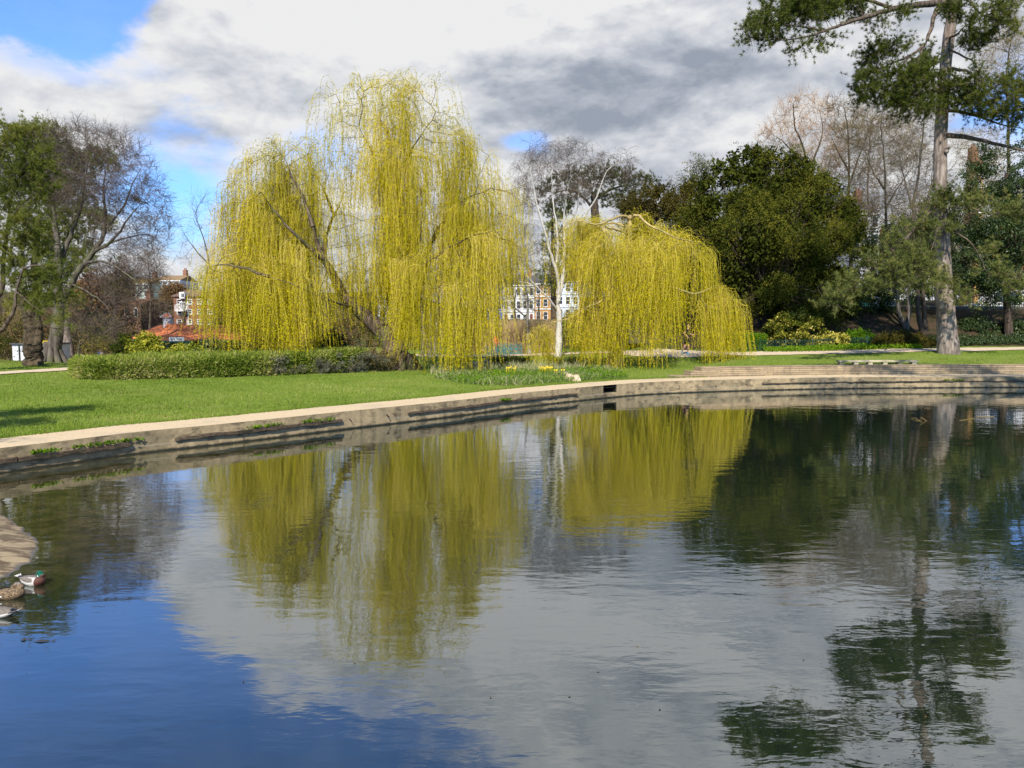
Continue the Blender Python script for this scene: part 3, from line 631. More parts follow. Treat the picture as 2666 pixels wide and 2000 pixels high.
big = [([(1050, 966), (1040, 930), (1022, 900), (1000, 868), (965, 835), (925, 800), (890, 765)], .62, .34, False),
       ([(1000, 868, 0), (1040, 845, .4), (1075, 800, .6), (1092, 740, .7), (1105, 690, .6), (1120, 640, .5), (1140, 590, .3)], .36, .17, True),
       ([(890, 765), (870, 720, -.5), (842, 675, -1), (825, 630, -1.2), (815, 590, -1.2)], .28, .12, True),
       ([(925, 800), (880, 790, -1.5), (830, 770, -2.4), (770, 745, -3), (700, 720, -3.2)], .07, .04, True),
       ([(842, 675, -1), (850, 610, .2), (870, 560, .6), (890, 520, .8)], .16, .07, True),
       ([(1092, 740, .7), (1070, 660, 1.2), (1040, 580, 1.4), (1045, 500, 1.2), (1030, 445, 1.0), (1015, 400, .8)], .22, .07, True),
       ([(1040, 580, 1.4), (1005, 500, 1.5), (985, 440, 1.2), (960, 380, 1), (935, 330, .6)], .14, .05, True),
       ([(1030, 445, 1.0), (1060, 410, .4), (1085, 370, 0), (1110, 330, -.2)], .10, .04, True),
       ([(1120, 640, .5), (1165, 560, .2), (1210, 520, -.4), (1260, 500, -.8)], .15, .06, True),
       ([(1105, 690, .6), (1160, 650, -1), (1230, 615, -2), (1290, 600, -2.4)], .08, .04, True),
       ([(815, 590, -1.2), (790, 520, -1), (760, 460, -.8), (740, 410, -.6)], .11, .04, True),
       ([(842, 675, -1), (780, 620, -2), (720, 560, -2.2), (680, 500, -2)], .13, .05, True),
       ([(700, 720, -3.2), (640, 700, -3.2), (590, 690, -3), (545, 695, -2.6)], .08, .04, True),
       ([(870, 560, .6), (840, 490, 1.2), (810, 430, 1.5)], .09, .04, True)]
big_blobs = [(1000, 270, 105, 75), (1075, 258, 95, 62), (890, 270, 50, 50), (1150, 340, 70, 60), (920, 300, 65, 80), (1100, 370, 115, 90), (1010, 420, 130, 90), (1190, 410, 75, 70), (1240, 480, 85, 75), (1320, 520, 60, 80),
             (1180, 560, 130, 70), (790, 400, 90, 65), (720, 420, 80, 70), (660, 480, 80, 65), (800, 500, 120, 70), (880, 500, 80, 90), (720, 580, 130, 70), (620, 570, 60, 60),
             (640, 690, 110, 55, -2), (545, 715, 50, 35, -1.5), (760, 690, 120, 50, -2.5), (1130, 680, 120, 60, -2), (1270, 640, 100, 60, -1.5), (1000, 620, 140, 70), (930, 720, 90, 50, 2), (1180, 740, 80, 40, -2.5), (1340, 610, 40, 60)]
vm = [(480, 800), (520, 840), (560, 872), (640, 895), (740, 905), (800, 902), (845, 885), (865, 825), (930, 815), (985, 850), (1005, 868), (1060, 885), (1088, 925), (1110, 900), (1150, 950), (1200, 953), (1250, 940), (1285, 890), (1310, 810), (1345, 760), (1420, 700)]
willow('willow_tree', 'tallest weeping willow, thick leaning trunk, yellow green strands hanging to the lawn', 37.0, big, big_blobs, 1500, vm, 10800, (1.3, 6.2), step=.42, infl=3.0, kill=.62, tip=.012, thin=((845, 1000, .28), (1110, 1150, .6), (1300, 1440, .35)))
small = [([(1600, 968), (1606, 900), (1612, 820), (1622, 740), (1630, 660), (1638, 610), (1640, 560)], .36, .17, False),
         ([(1640, 572), (1625, 560, -.4), (1590, 572, -1.2), (1550, 585, -1.8), (1510, 575, -2), (1470, 590, -2), (1440, 610, -1.8)], .085, .03, True),
         ([(1640, 575), (1660, 558, -.5), (1680, 580, -1), (1720, 600, -1.6), (1765, 620, -1.8), (1815, 632, -1.5), (1832, 650, -1.2)], .085, .03, True),
         ([(1637, 600), (1600, 580, .8), (1560, 590, 1.5), (1500, 610, 1.8), (1450, 640, 1.6)], .07, .03, True),
         ([(1637, 600), (1700, 590, 1.0), (1760, 610, 1.6), (1810, 650, 1.5)], .07, .03, True),
         ([(1637, 610), (1570, 590, -2.2), (1600, 640, -2.8), (1610, 680, -3)], .07, .03, True),
         ([(1625, 720), (1590, 770, -1.6), (1530, 800, -2), (1480, 830, -2), (1420, 845, -1.8), (1390, 870, -1.6)], .07, .025, True),
         ([(1625, 720), (1690, 740, -1.2), (1750, 750, -1.4), (1810, 765, -1.4), (1870, 745, -1.0), (1905, 775, -.6), (1935, 810, -.4)], .08, .025, True)
         ]
small_blobs = [(1640, 610, 90, 35), (1540, 620, 100, 40), (1480, 640, 60, 45), (1730, 640, 90, 35), (1790, 670, 55, 35), (1640, 660, 150, 30), (1600, 660, 90, 40, -2.2), (1690, 660, 80, 40, -2.2),
               (1870, 770, 55, 30), (1910, 810, 30, 30), (1830, 800, 60, 30, -1), (1450, 850, 60, 18, -1.5), (1520, 815, 50, 20, -1.5), (1420, 870, 30, 15, -1.5)]
vs = [(1370, 900), (1400, 925), (1450, 930), (1500, 925), (1560, 932), (1600, 955), (1640, 970), (1665, 955), (1700, 925), (1740, 925), (1762, 916), (1769, 836), (1814, 836), (1821, 915), (1860, 922), (1900, 920), (1935, 925), (1950, 900)]
willow('willow_tree', 'lower umbrella shaped weeping willow with sawn off top beside the white birch', 40.0, small, small_blobs, 800, vs, 5200, (1.8, 7.0), step=.36, infl=2.4, kill=.55, tip=.011, arch=.45, twig_frac=.3, tint=.55, deep=.95, bark=bark_mat('young_willow_bark', (.30, .22, .09), (.50, .38, .17), 8, (.22, .20, .07), .02), thin=((1762, 1820, .12), (1425, 1482, .12)))
# ------------------------------------------------------------------ silver birch
m, T = newmat('birch_bark'); co = T.n('ShaderNodeTexCoord').outputs['Object']
n = T.noise(T.scale(co, (1, 1, 2.4)), 3.2, 6, .7); n2_ = T.noise(co, 14, 5, .7); z = T.n('ShaderNodeSeparateXYZ'); T.put(z.inputs[0], co)
c = T.mix(T.sstep(n2_, .35, .7), (.46, .42, .37), (.62, .585, .53)); c = T.mix(T.sstep(n, .60, .68), c, (.09, .075, .065))
finish(T, principled(T, c, .75, .2, bump(T, n, .4, .02))); BIRCH_BARK = m
d = 48.0; base = hit(1452, 929); d = base[1]
seeds = [(px_line([(1452, 932), (1455, 885), (1457, 850), (1456, 815), (1452, 795)], d), .27, .22, False),
         (px_line([(1452, 800), (1456, 760), (1449, 710, -.2), (1431, 655, -.5), (1418, 600, -.8), (1400, 545, -1), (1388, 480, -1.1), (1380, 430, -1)], d), .15, .045, True),
         (px_line([(1456, 770), (1466, 710, .3), (1470, 640, .5), (1468, 580, .7), (1474, 520, .6), (1486, 450, .4)], d), .15, .045, True),
         (px_line([(1449, 700, -.2), (1452, 620, -.5), (1445, 560, -.6), (1437, 500, -.6), (1436, 440, -.6)], d), .10, .04, True),
         (px_line([(1468, 600, .7), (1498, 560, .9), (1507, 500, 1), (1510, 440, .9)], d), .085, .035, True),
         (px_line([(1470, 650, .5), (1520, 570, -.3), (1552, 515, -.6), (1566, 480, -.6), (1586, 440, -.6), (1625, 415, -.5)], d), .08, .035, True),
         (px_line([(1450, 805), (1425, 775, -.6), (1395, 745, -1), (1370, 715, -1.2), (1350, 690, -1.3)], d), .085, .03, True),
         (px_line([(1395, 745, -1), (1370, 735, -.8), (1345, 732, -.6), (1325, 725, -.5)], d), .045, .015, True)]
bare_tree('birch_tree', 'silver birch with pale forked trunk between the two weeping willows', base,
          [(1390, 430, 55, 55), (1440, 400, 55, 50), (1500, 410, 55, 50), (1550, 440, 50, 50), (1620, 430, 38, 38), (1370, 500, 40, 60), (1470, 470, 70, 50), (1345, 640, 30, 50)], d, seeds, 520, .4, 2.4, .55, .008, .2,
          BIRCH_BARK, TWIG_PURPLE, 5, 1.0, .013, .75, .1, wob=.3, rlim=.02, K=6)

# ------------------------------------------------------------------ large yew and its darker neighbour
def yew(name, label, u, d, blobs, ncl, per, R, mat, trunkpx, L=.15, Wd=.042, down=.6, tint=(.5, .2)):
    base = onground(u, d); root = root_of(name, base, label, 'tree')
    tr = MB()
    for (ub, ut, vt, r_) in trunkpx:
        b = onground(ub, d); top = P(ut, vt, d); mid = (b + top) / 2 + rng.normal(0, .12, 3); tr.tube(catmull([b - (0, 0, .2), b + (0, 0, .5), mid, top], 5), np.linspace(r_ * 1.25, r_ * .5, 16), 9, jit=.07)
    nb = max(24, ncl // 17); B0 = blob_points(blobs, d, nb, .85, .72); cb = np.array([P(b[0], b[1], d + (b[4] if len(b) > 4 else 0)) for b in blobs]); bo = unit(B0 - cb[np.argmin(np.linalg.norm(B0[:, None] - cb[None], axis=2), 1)])
    bdir = unit(bo + .45 * rdir(nb) + np.array((0, 0, .15))); t_ = rng.random((nb, 17)) * 2.6 - 1.9; C = (B0[:, None] + bdir[:, None] * t_[..., None] + rng.normal(0, .30, (nb, 17, 3)) - np.array((0, 0, 1.0)) * (.16 * (t_ + 1.5) ** 2)[..., None] * .6).reshape(-1, 3); ctr = np.array([P(b[0], b[1], d + (b[4] if len(b) > 4 else 0)) for b in blobs])
    src = base + (0, 0, 2.2)
    for c_ in C[::6]: tr.tube([src + rng.normal(0, .3, 3), (src + c_) / 2 + rng.normal(0, .3, 3) + (0, 0, -.3), c_], [.09, .06, .02], 4, cap=False)
    tr.build('trunk', BARK_DARK, root)
    cr = MB(); ip = blob_points(blobs, d, ncl * 9, .85, 0); ip = ctr[np.argmin(np.linalg.norm(ip[:, None] - ctr[None], axis=2), 1)] * .25 + ip * .75; leaves(cr, ip, rdir(len(ip)), .34, .16, np.clip(.25 + rng.normal(0, .1, len(ip)), 0, 1)); od = unit(C - ctr[np.argmin(np.linalg.norm(C[:, None] - ctr[None], axis=2), 1)])
    # each clump is a set of feathery sprays that rise outwards and droop at the tip
    ns = 7; S = np.repeat(C, ns, 0); sd = unit(np.repeat(od, ns, 0) * .45 + rdir(len(S)) * .95 + np.array((0, 0, .12))); Ls = R * (.6 + .8 * rng.random(len(S)))
    S = S + rng.normal(0, R * .45, S.shape)
    k = max(3, per // ns); f = rng.random((len(S), k)); p = S[:, None] + sd[:, None] * (f * Ls[:, None])[..., None] + rng.normal(0, .07, (len(S), k, 3)); p[..., 2] -= (f ** 2) * (Ls * down)[:, None]
    ld = unit(sd[:, None] + .75 * rng.normal(0, 1, p.shape) + np.array((0, 0, -.35)))
    t = tint[0] + np.repeat(rng.normal(0, tint[1] * 1.15, len(C)), ns)[:, None] + rng.normal(0, .1, f.shape) + (f - .5) * .35
    leaves(cr, p.reshape(-1, 3), ld.reshape(-1, 3), L * (.6 + .8 * rng.random(p.size // 3)), Wd, np.clip(t.ravel(), 0, 1), 0, np.repeat(np.repeat(od, ns, 0), k, 0))
    cr.build('crown', mat, root); return root
yew_blobs = [(1925, 520, 110, 110), (1960, 440, 70, 60), (2040, 480, 110, 85), (1900, 455, 50, 45), (2120, 540, 100, 90), (2180, 620, 75, 85), (1870, 600, 80, 90), (1990, 620, 140, 110, -1.5), (2110, 690, 110, 85, -1),
             (1900, 720, 85, 90), (2010, 760, 120, 80, -.5), (2175, 740, 70, 60), (1840, 540, 45, 70), (1850, 780, 60, 70), (2200, 790, 55, 50), (1815, 690, 45, 70), (1880, 800, 70, 50), (2090, 810, 90, 40), (1940, 400, 18, 36), (1910, 408, 14, 26), (1965, 396, 14, 30), (2010, 396, 12, 24), (2095, 432, 16, 26), (2150, 470, 20, 26), (1870, 432, 18, 26), (1835, 465, 16, 30), (2235, 600, 18, 40), (2262, 660, 22, 40), (1800, 560, 16, 34), (2060, 425, 40, 40), (1985, 415, 30, 28), (2215, 560, 40, 50)]
yew('yew_tree', 'huge dense dark green yew behind the yellow variegated bush', 1985, 54.0, yew_blobs, 2500, 95, .62, YEWLEAF, [(1965, 1960, 700, .30), (2030, 2020, 700, .22), (2050, 2065, 720, .2), (2105, 2085, 720, .18), (1985, 1990, 690, .25)])
yew('yew_tree', 'smaller brownish green yew between the pruned willow and the huge yew', 1760, 60.0, [(1690, 540, 60, 50), (1740, 530, 70, 60), (1790, 560, 60, 70), (1660, 580, 50, 60), (1740, 640, 110, 80), (1700, 730, 110, 80), (1800, 740, 90, 90), (1640, 540, 40, 40), (1700, 500, 50, 30), (1800, 500, 40, 50)], 1000, 80, .62,
    leaf_mat('bronze_yew_leaves', [(0, (.014, .016, .004)), (.5, (.070, .060, .014)), (1, (.13, .10, .03))], .1), [(1750, 1745, 650, .3)])

# ------------------------------------------------------------------ tall black pine on the terrace bank
base = hit(2470, 921); d = base[1]; root = root_of('pine_tree', base, 'tall black pine with straight bare trunk standing on the grass above the bench', 'tree', None)
tk = px_line([(2471, 930), (2467, 880), (2463, 830), (2459, 760), (2455, 690), (2452, 600), (2448, 500), (2448, 400), (2451, 320), (2455, 260), (2459, 200), (2466, 130), (2476, 60), (2492, 0), (2512, -90), (2530, -190), (2540, -280), (2545, -360)], d)
tk[0][2] = base[2] - .3
tr = MB(); sm = catmull(tk, 6); cw = np.interp(np.linspace(0, 1, len(sm)), np.linspace(0, 1, 18), np.array([58, 49, 46, 42, 39, 36, 32, 31, 30, 29, 28, 27, 26, 25, 22, 18, 12, 6]) / 2 * d / F)
tr.tube(sm, cw, 18, jit=.025)
seeds = [(tk, .02, .02, False)]
LB = [  # limbs: pixels with depth shift, start and end radius
    ([(2486, 10), (2440, 8, -1), (2390, 14, -2.5), (2330, 22, -4), (2270, 40, -5.5), (2210, 58, -6.5), (2150, 80, -7.5), (2090, 98, -8.3), (2030, 106, -9), (1975, 98, -9.5)], .20, .035),
    ([(2330, 22, -4), (2270, 5, -4), (2200, -20, -4.5), (2120, -30, -5.5), (2040, -25, -6)], .09, .03),
    ([(2150, 80, -7.5), (2090, 70, -8), (2030, 60, -8.5), (1990, 45, -8.7)], .06, .025),
    ([(2484, 10), (2452, 12, -.6), (2432, 40, -1.4), (2422, 80, -2.0), (2408, 115, -2.4), (2370, 145, -2.8), (2320, 165, -3.2), (2270, 190, -3.5), (2240, 205, -3.7)], .15, .03),
    ([(2408, 115, -2.4), (2390, 160, -2.6), (2382, 210, -2.6), (2380, 250, -2.4), (2390, 280, -2.2)], .07, .02),
    ([(2450, 260), (2425, 275, -1), (2400, 262, -1.6), (2385, 240, -2)], .05, .02),
    ([(2458, 235, 0), (2440, 200, -.8), (2420, 140, -1.6)], .06, .03),
    ([(2372, 145, -2.8), (2330, 190, -3), (2290, 230, -3), (2250, 258, -3)], .06, .02),
    ([(2500, -20), (2530, 10, -1.5), (2560, 40, -2.5), (2600, 25, -3), (2650, 5, -3.2)], .10, .03),
    ([(2470, 100), (2490, 90, -1), (2520, 62, -2), (2560, 50, -2.5)], .07, .03),
    ([(2462, 122), (2490, 138, -.8), (2530, 158, -1.5), (2550, 185, -2), (2553, 215, -2.2)], .07, .035),
    ([(2457, 178), (2490, 180, -.8), (2520, 184, -1.4), (2540, 205, -1.8), (2580, 230, -2.4), (2640, 250, -3)], .10, .03),
    ([(2452, 288), (2500, 292, -.6), (2550, 305, -1.2), (2610, 325, -1.5), (2680, 340, -1.8)], .11, .03),
    ([(2449, 352), (2480, 354, -.4), (2530, 360, -.8), (2590, 375, -1.2), (2670, 395, -1.6), (2740, 420, -2)], .15, .07),
    ([(2450, 520), (2410, 560, -1.5), (2370, 610, -2.6), (2320, 660, -3.4), (2260, 710, -4), (2200, 760, -4.6), (2150, 790, -5)], .10, .03),
    ([(2452, 560), (2440, 600, -2), (2420, 660, -3), (2390, 710, -3.6), (2360, 750, -4)], .07, .025),
    ([(2452, 510), (2490, 530, -1.2), (2540, 545, -2), (2600, 560, -2.6), (2660, 560, -3)], .09, .03),
    ([(2455, 590), (2490, 605, -1.4), (2533, 638, -2), (2552, 670, -2.3), (2570, 710, -2.5), (2610, 738, -2.8), (2665, 760, -3)], .06, .02),
    ([(2457, 680), (2470, 730, -1.4), (2490, 765, -2), (2520, 780, -2.4)], .04, .02),
    ([(2530, -190), (2600, -240, -1), (2680, -270, -1.5)], .12, .03), ([(2520, -140), (2440, -200, 2), (2340, -240, 3)], .12, .03), ([(2510, -60), (2420, -110, -3), (2330, -150, -5)], .10, .03)]
for l, r0, r1 in LB: seeds.append((px_line(l, d), r0, r1, True))
pine_a = [(1965, 60, 35, 35, -9.3), (2010, 40, 45, 40, -9), (2070, 30, 55, 40, -8), (2130, 10, 60, 35, -7), (2200, -5, 60, 30, -5.5), (2050, 110, 60, 15, -8.5), (1950, 105, 25, 20, -9.5), (2140, 95, 40, 18, -7.5), (2260, 50, 45, 18, -5), (2320, 40, 40, 20, -4.5),
          (2290, 140, 45, 30, -3.3), (2330, 200, 60, 40, -3), (2260, 210, 40, 35, -3.5), (2290, 250, 60, 30, -3), (2380, 220, 40, 50, -2), (2390, 285, 50, 25, -1.8), (2430, 270, 25, 30, -1), (2240, 262, 25, 15, -3.3), (2350, 110, 20, 20, -3), (2410, 190, 40, 40, -1.5), (2360, 265, 50, 25, -2.4),
          (2540, 50, 45, 30, -2.4), (2600, 30, 50, 35, -3), (2560, 90, 40, 25, -2), (2510, 110, 30, 20, -1.2), (2630, 70, 30, 20, -3), (2490, 40, 40, 25, -2),
          (2550, 210, 50, 22, -2), (2610, 225, 50, 30, -2.6), (2650, 260, 40, 40, -3), (2580, 265, 60, 30, -2.2), (2520, 260, 35, 30, -1.2), (2640, 310, 40, 35, -2), (2560, 310, 50, 18, -1.3), (2500, 225, 30, 22, -1), (2475, 285, 25, 12, -1.2),
          (2600, -260, 90, 40, -1), (2350, -230, 80, 40, 3), (2350, -140, 70, 30, -5), (2540, -320, 60, 50)]
pine_b = [(2430, 540, 36, 19, -1.2), (2390, 590, 44, 23, -2.5), (2340, 640, 52, 23, -3.2), (2290, 690, 52, 23, -3.8), (2230, 740, 52, 19, -4.4), (2170, 780, 36, 16, -5), (2380, 680, 48, 23, -3.6), (2330, 730, 48, 19, -4), (2420, 620, 32, 26, -2.5), (2440, 720, 28, 14, -2.2), (2400, 745, 32, 11, -3.5),
          (2470, 520, 32, 16, -1.2), (2530, 530, 48, 18, -2), (2600, 550, 44, 19, -2.6), (2650, 540, 24, 16, -3), (2470, 590, 28, 16, -1.6), (2560, 650, 24, 11, -2.2), (2600, 715, 28, 13, -2.7), (2640, 750, 20, 7, -3), (2500, 775, 20, 9, -2.2), (2480, 745, 20, 11, -1.8)]
A = np.concatenate((blob_points(pine_a, d, 1500, .8), blob_points(pine_b, d, 900, .8)))
Pn, par, rm = colonize(seeds, A, .33, 2.4, .42, 80, (0, 0, .04)); r, kids = pipe_radii(par, rm, .011, 2.4, .30)
nt = len(resample(np.array(tk), .36)); r[rm == .02] = .02; limbs(tr, Pn, par, r, .02, None, 1)
for (u, v) in ((2466, 395), (2470, 385), (2440, 232), (2447, 640)): p = P(u, v, d - .42); tr.tube([p + (0, .3, 0), p, p + (0, -.06, 0)], [.14, .12, .05], 7, jit=.1)
trunk = tr.build('trunk', [BARK_PINE, BARK_LIMB], root)
cr = MB(); s, dv = tips_of(Pn, par, r, kids, .026); s2_ = s[rm[s] != .02]; dv = dv[rm[s] != .02]; s = s2_
pts, cd = twigs(cr, Pn[s], dv, 6, .75, .018, 5, -.15, .28, .3, .4, 1)
low = (CX + F * Pn[s][:, 0] / Pn[s][:, 1] > 2100) & (Pn[s][:, 2] < 11.5) & (Pn[s][:, 2] < 9)
lw = np.repeat(low, 6)
for sel, mi, tint0 in ((lw, 2, .38), (~lw, 0, .36)):  # upper tufts tinted darker, their backlit shade put into the colour
    for k in (1, 2, 3, 4):
        q = pts[sel][:, k]; h = rng.random(len(q)) < (.9 if mi == 0 else .8)
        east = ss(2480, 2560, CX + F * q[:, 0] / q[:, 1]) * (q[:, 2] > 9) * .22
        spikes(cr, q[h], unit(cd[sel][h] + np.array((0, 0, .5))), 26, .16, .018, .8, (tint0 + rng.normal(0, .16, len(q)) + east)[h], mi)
for bl_, mi, tt_ in ((pine_a, 0, .34), (pine_b, 2, .36)): xp = blob_points(bl_, d, 900 if mi == 0 else 420, .7); spikes(cr, xp, unit(rdir(len(xp)) + np.array((0, 0, .8))), 26, .16, .018, .8, tt_ + rng.normal(0, .16, len(xp)), mi); twigs(cr, xp, -unit(rdir(len(xp)) + np.array((0, 0, .4))), 1, .5, .014, 3, 0, .2, 0, .4, 1)
cr.build('crown', [NEEDLE, TWIG_GREY, NEEDLE_BLUE], root)

# ------------------------------------------------------------------ pines, gnarled trunk and beech beside the lawn path
def pine(name, label, base, d, trunk, limbs_, blobs, n, tint=.5, mat=NEEDLE, bark=BARK_PINE, step=.4, nn=20, L=.16, w=.018, kill=.55, ntuft=(1, 2, 3, 4), sides=14, extra=None, cat='tree', ntw=5, tl=.7, infl=2.6, fill=.9):
    root = root_of(name, base, label, cat); tr = MB()
    tp = px_line(trunk[0], d); tp[0][2] = base[2] - .2; sm = catmull(tp, 6); tr.tube(sm, np.interp(np.linspace(0, 1, len(sm)), np.linspace(0, 1, len(trunk[1])), trunk[1]), sides, jit=.03)
    seeds = [(tp, .02, .02, False)] + [(px_line(l, d), a, b, True) for l, a, b in limbs_]
    Pn, par, rm = colonize(seeds, blob_points(blobs, d, n, .85), step, infl, kill, 80, (0, 0, .05)); r, kids = pipe_radii(par, rm, .012, 2.4, .25); r[rm == .02] = .02
    limbs(tr, Pn, par, r, .02, None, 1)
    if extra: extra(tr)
    tr.build('trunk', [bark, BARK_LIMB], root)
    cr = MB(); s, dv = tips_of(Pn, par, r, kids, .03); k_ = rm[s] != .02; s = s[k_]; dv = dv[k_]
    pts, cd = twigs(cr, Pn[s], dv, ntw, tl, .018, 5, -.15, .28, .35, .4, 1)
    base_t = np.repeat(wob_tint(Pn[s], 1.1, .22, tint) + rng.normal(0, .08, len(s)), ntw)
    for k in ntuft: spikes(cr, pts[:, k], unit(cd + np.array((0, 0, .7))), nn, L, w, .75, base_t)
    xp = blob_points(blobs, d, int(n * fill), .85); spikes(cr, xp, unit(rdir(len(xp)) + np.array((0, 0, .8))), nn, L, w, .75, wob_tint(xp, 1.1, .22, tint) + rng.normal(0, .1, len(xp))); twigs(cr, xp, -unit(rdir(len(xp)) + np.array((0, 0, .4))), 1, .5, .014, 3, 0, .2, 0, .4, 1)
    cr.build('crown', [mat, TWIG_GREY], root); return root
dA = hit(182, 943)[1]; bA = hit(182, 943)
pine('pine_tree', 'pine with slender grey trunk and dense green crown in front of the beech', bA, dA,
     ([(184, 948), (180, 920), (172, 870), (163, 810), (152, 740), (143, 680), (135, 600), (128, 520), (120, 440), (105, 380)], [.44, .36, .33, .30, .27, .25, .22, .17, .12, .05]),
     [([(140, 650), (160, 600, -.5), (200, 570, -1), (240, 560, -1.4), (280, 580, -1.6)], .10, .03), ([(130, 560), (170, 500, 0), (220, 440, -.5), (260, 415, -.6)], .10, .03), ([(125, 470), (90, 420, -1), (60, 380, -1.4)], .09, .03),
      ([(150, 720), (180, 700, -1), (215, 705, -1.4)], .06, .02)],
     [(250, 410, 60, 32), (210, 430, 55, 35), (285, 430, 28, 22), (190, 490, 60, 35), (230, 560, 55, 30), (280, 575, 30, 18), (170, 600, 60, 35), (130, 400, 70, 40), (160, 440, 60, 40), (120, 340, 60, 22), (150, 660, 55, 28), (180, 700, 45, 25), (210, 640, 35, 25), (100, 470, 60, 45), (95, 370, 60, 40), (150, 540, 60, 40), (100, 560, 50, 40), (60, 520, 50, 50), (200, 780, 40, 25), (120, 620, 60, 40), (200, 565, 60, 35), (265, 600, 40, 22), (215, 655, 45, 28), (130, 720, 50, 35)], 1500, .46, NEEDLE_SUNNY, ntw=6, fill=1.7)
dB = 36.0; bB = onground(-85, dB)
pine('pine_tree', 'broad green pine whose curving limbs sweep in past the gnarled trunk', bB, dB,
     ([(-85, 960), (-80, 900), (-70, 840), (-55, 760), (-40, 680), (-30, 600), (-20, 500), (-10, 420)], [.5, .42, .38, .34, .3, .25, .2, .1]),
     [([(-75, 880), (-20, 872, -.5), (20, 840, -.8), (38, 800, -1), (42, 760, -1), (60, 700, -.8)], .17, .10), ([(-60, 790), (-15, 790, 0), (5, 750, .2), (8, 690, .2), (15, 620, .2), (35, 560, 0), (70, 520, -.2), (105, 480, -.4)], .16, .05),
      ([(15, 620, .2), (30, 520, .8), (38, 460, 1)], .10, .05), ([(60, 700, -.8), (110, 690, -1), (160, 760, -1.2)], .05, .02), ([(42, 760, -1), (90, 800, -1.4), (130, 830, -1.6), (165, 840, -1.6)], .04, .015)],
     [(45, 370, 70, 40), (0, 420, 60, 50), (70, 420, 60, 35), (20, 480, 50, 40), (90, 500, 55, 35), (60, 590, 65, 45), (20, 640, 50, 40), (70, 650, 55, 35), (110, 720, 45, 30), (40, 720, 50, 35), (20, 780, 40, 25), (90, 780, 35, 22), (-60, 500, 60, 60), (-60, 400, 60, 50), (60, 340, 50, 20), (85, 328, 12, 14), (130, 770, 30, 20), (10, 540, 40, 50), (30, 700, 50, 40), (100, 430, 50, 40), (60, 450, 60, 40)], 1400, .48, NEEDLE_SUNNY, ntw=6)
# gnarled trunk
bG = hit(84, 952); dG = bG[1]; root = root_of('gnarled_tree', bG, 'dark gnarled burry old trunk standing in the shade at the path edge', 'tree')
def burl(tr, p, q, r0, r1, n=20, j=.10):
    pts = catmull([p, p * .66 + q * .34 + rng.normal(0, .08, 3), p * .33 + q * .67 + rng.normal(0, .08, 3), q], 7); rr = np.linspace(r0, r1, len(pts)) * (1 + .06 * np.sin(np.arange(len(pts)) * .7 + rng.random() * 6) + rng.normal(0, .05, len(pts)))
    tr.tube(pts, rr, n, jit=j)
tr = MB(); k = dG / F
burl(tr, bG - (0, 0, .2), P(86, 890, dG), .46, .33); burl(tr, P(86, 895, dG), P(92, 780, dG), .34, .24); burl(tr, P(96, 900, dG - .15), P(100, 800, dG - .1), .22, .14, 12); burl(tr, P(78, 930, dG - .2), P(76, 830, dG), .24, .12, 12)
tr.tube(px_line([(92, 785), (96, 740), (88, 690), (95, 640), (100, 600)], dG), [.24, .2, .17, .14, .08], 10, jit=.05)
for (u, v, rr) in ((72, 850, .20), (70, 835, .17), (78, 865, .2), (104, 850, .18), (70, 945, .24), (103, 945, .22), (76, 875, .22), (102, 905, .2), (66, 825, .12), (100, 870, .16)): p = P(u, v, dG - .1); tr.tube([p - (0, 0, rr), p - (0, 0, rr * .4), p + (0, -.05, rr * .3), p + (0, 0, rr)], [rr * .5, rr, rr * .9, rr * .3], 9, jit=.14)
seeds = [(px_line([(92, 785), (96, 740), (88, 690), (95, 640), (100, 600)], dG), .2, .08, False)] + [(px_line(l, dG), .05, .02, True) for l in ([(92, 780), (60, 760, -1), (30, 770, -1.5)], [(94, 745), (130, 730, -1), (170, 745, -1.5), (200, 770, -1.8)], [(95, 790), (120, 800, -.8), (150, 800, -1.2)])]
Pn, par, rm = colonize(seeds, blob_points([(100, 640, 60, 60), (60, 700, 60, 50), (150, 700, 50, 50), (110, 780, 90, 30), (110, 580, 50, 40)], dG, 260), .4, 2.6, .6); r, kids = pipe_radii(par, rm, .012, 2.3, .2); limbs(tr, Pn, par, r)
tr.build('trunk', rough_mat('burry_bark', (.028, .021, .014), (.105, .08, .05), 6, .95, 1.0, .12, 8, (.13, .095, .055), 1.6), root)
cr = MB(); s, dv = tips_of(Pn, par, r, kids, .03); pts, cd = twigs(cr, Pn[s], dv, 3, .6, .016, 4, .1, .25, .1, .4, 0)
sel = (pts[:, 0, 2] > 4.5); spikes(cr, pts[sel][:, 2], cd[sel], 12, .15, .022, .8, .42, 1); spikes(cr, pts[sel][:, 3], cd[sel], 12, .15, .022, .8, .42, 1)
cr.build('crown', [TWIG_GREY, NEEDLE], root)
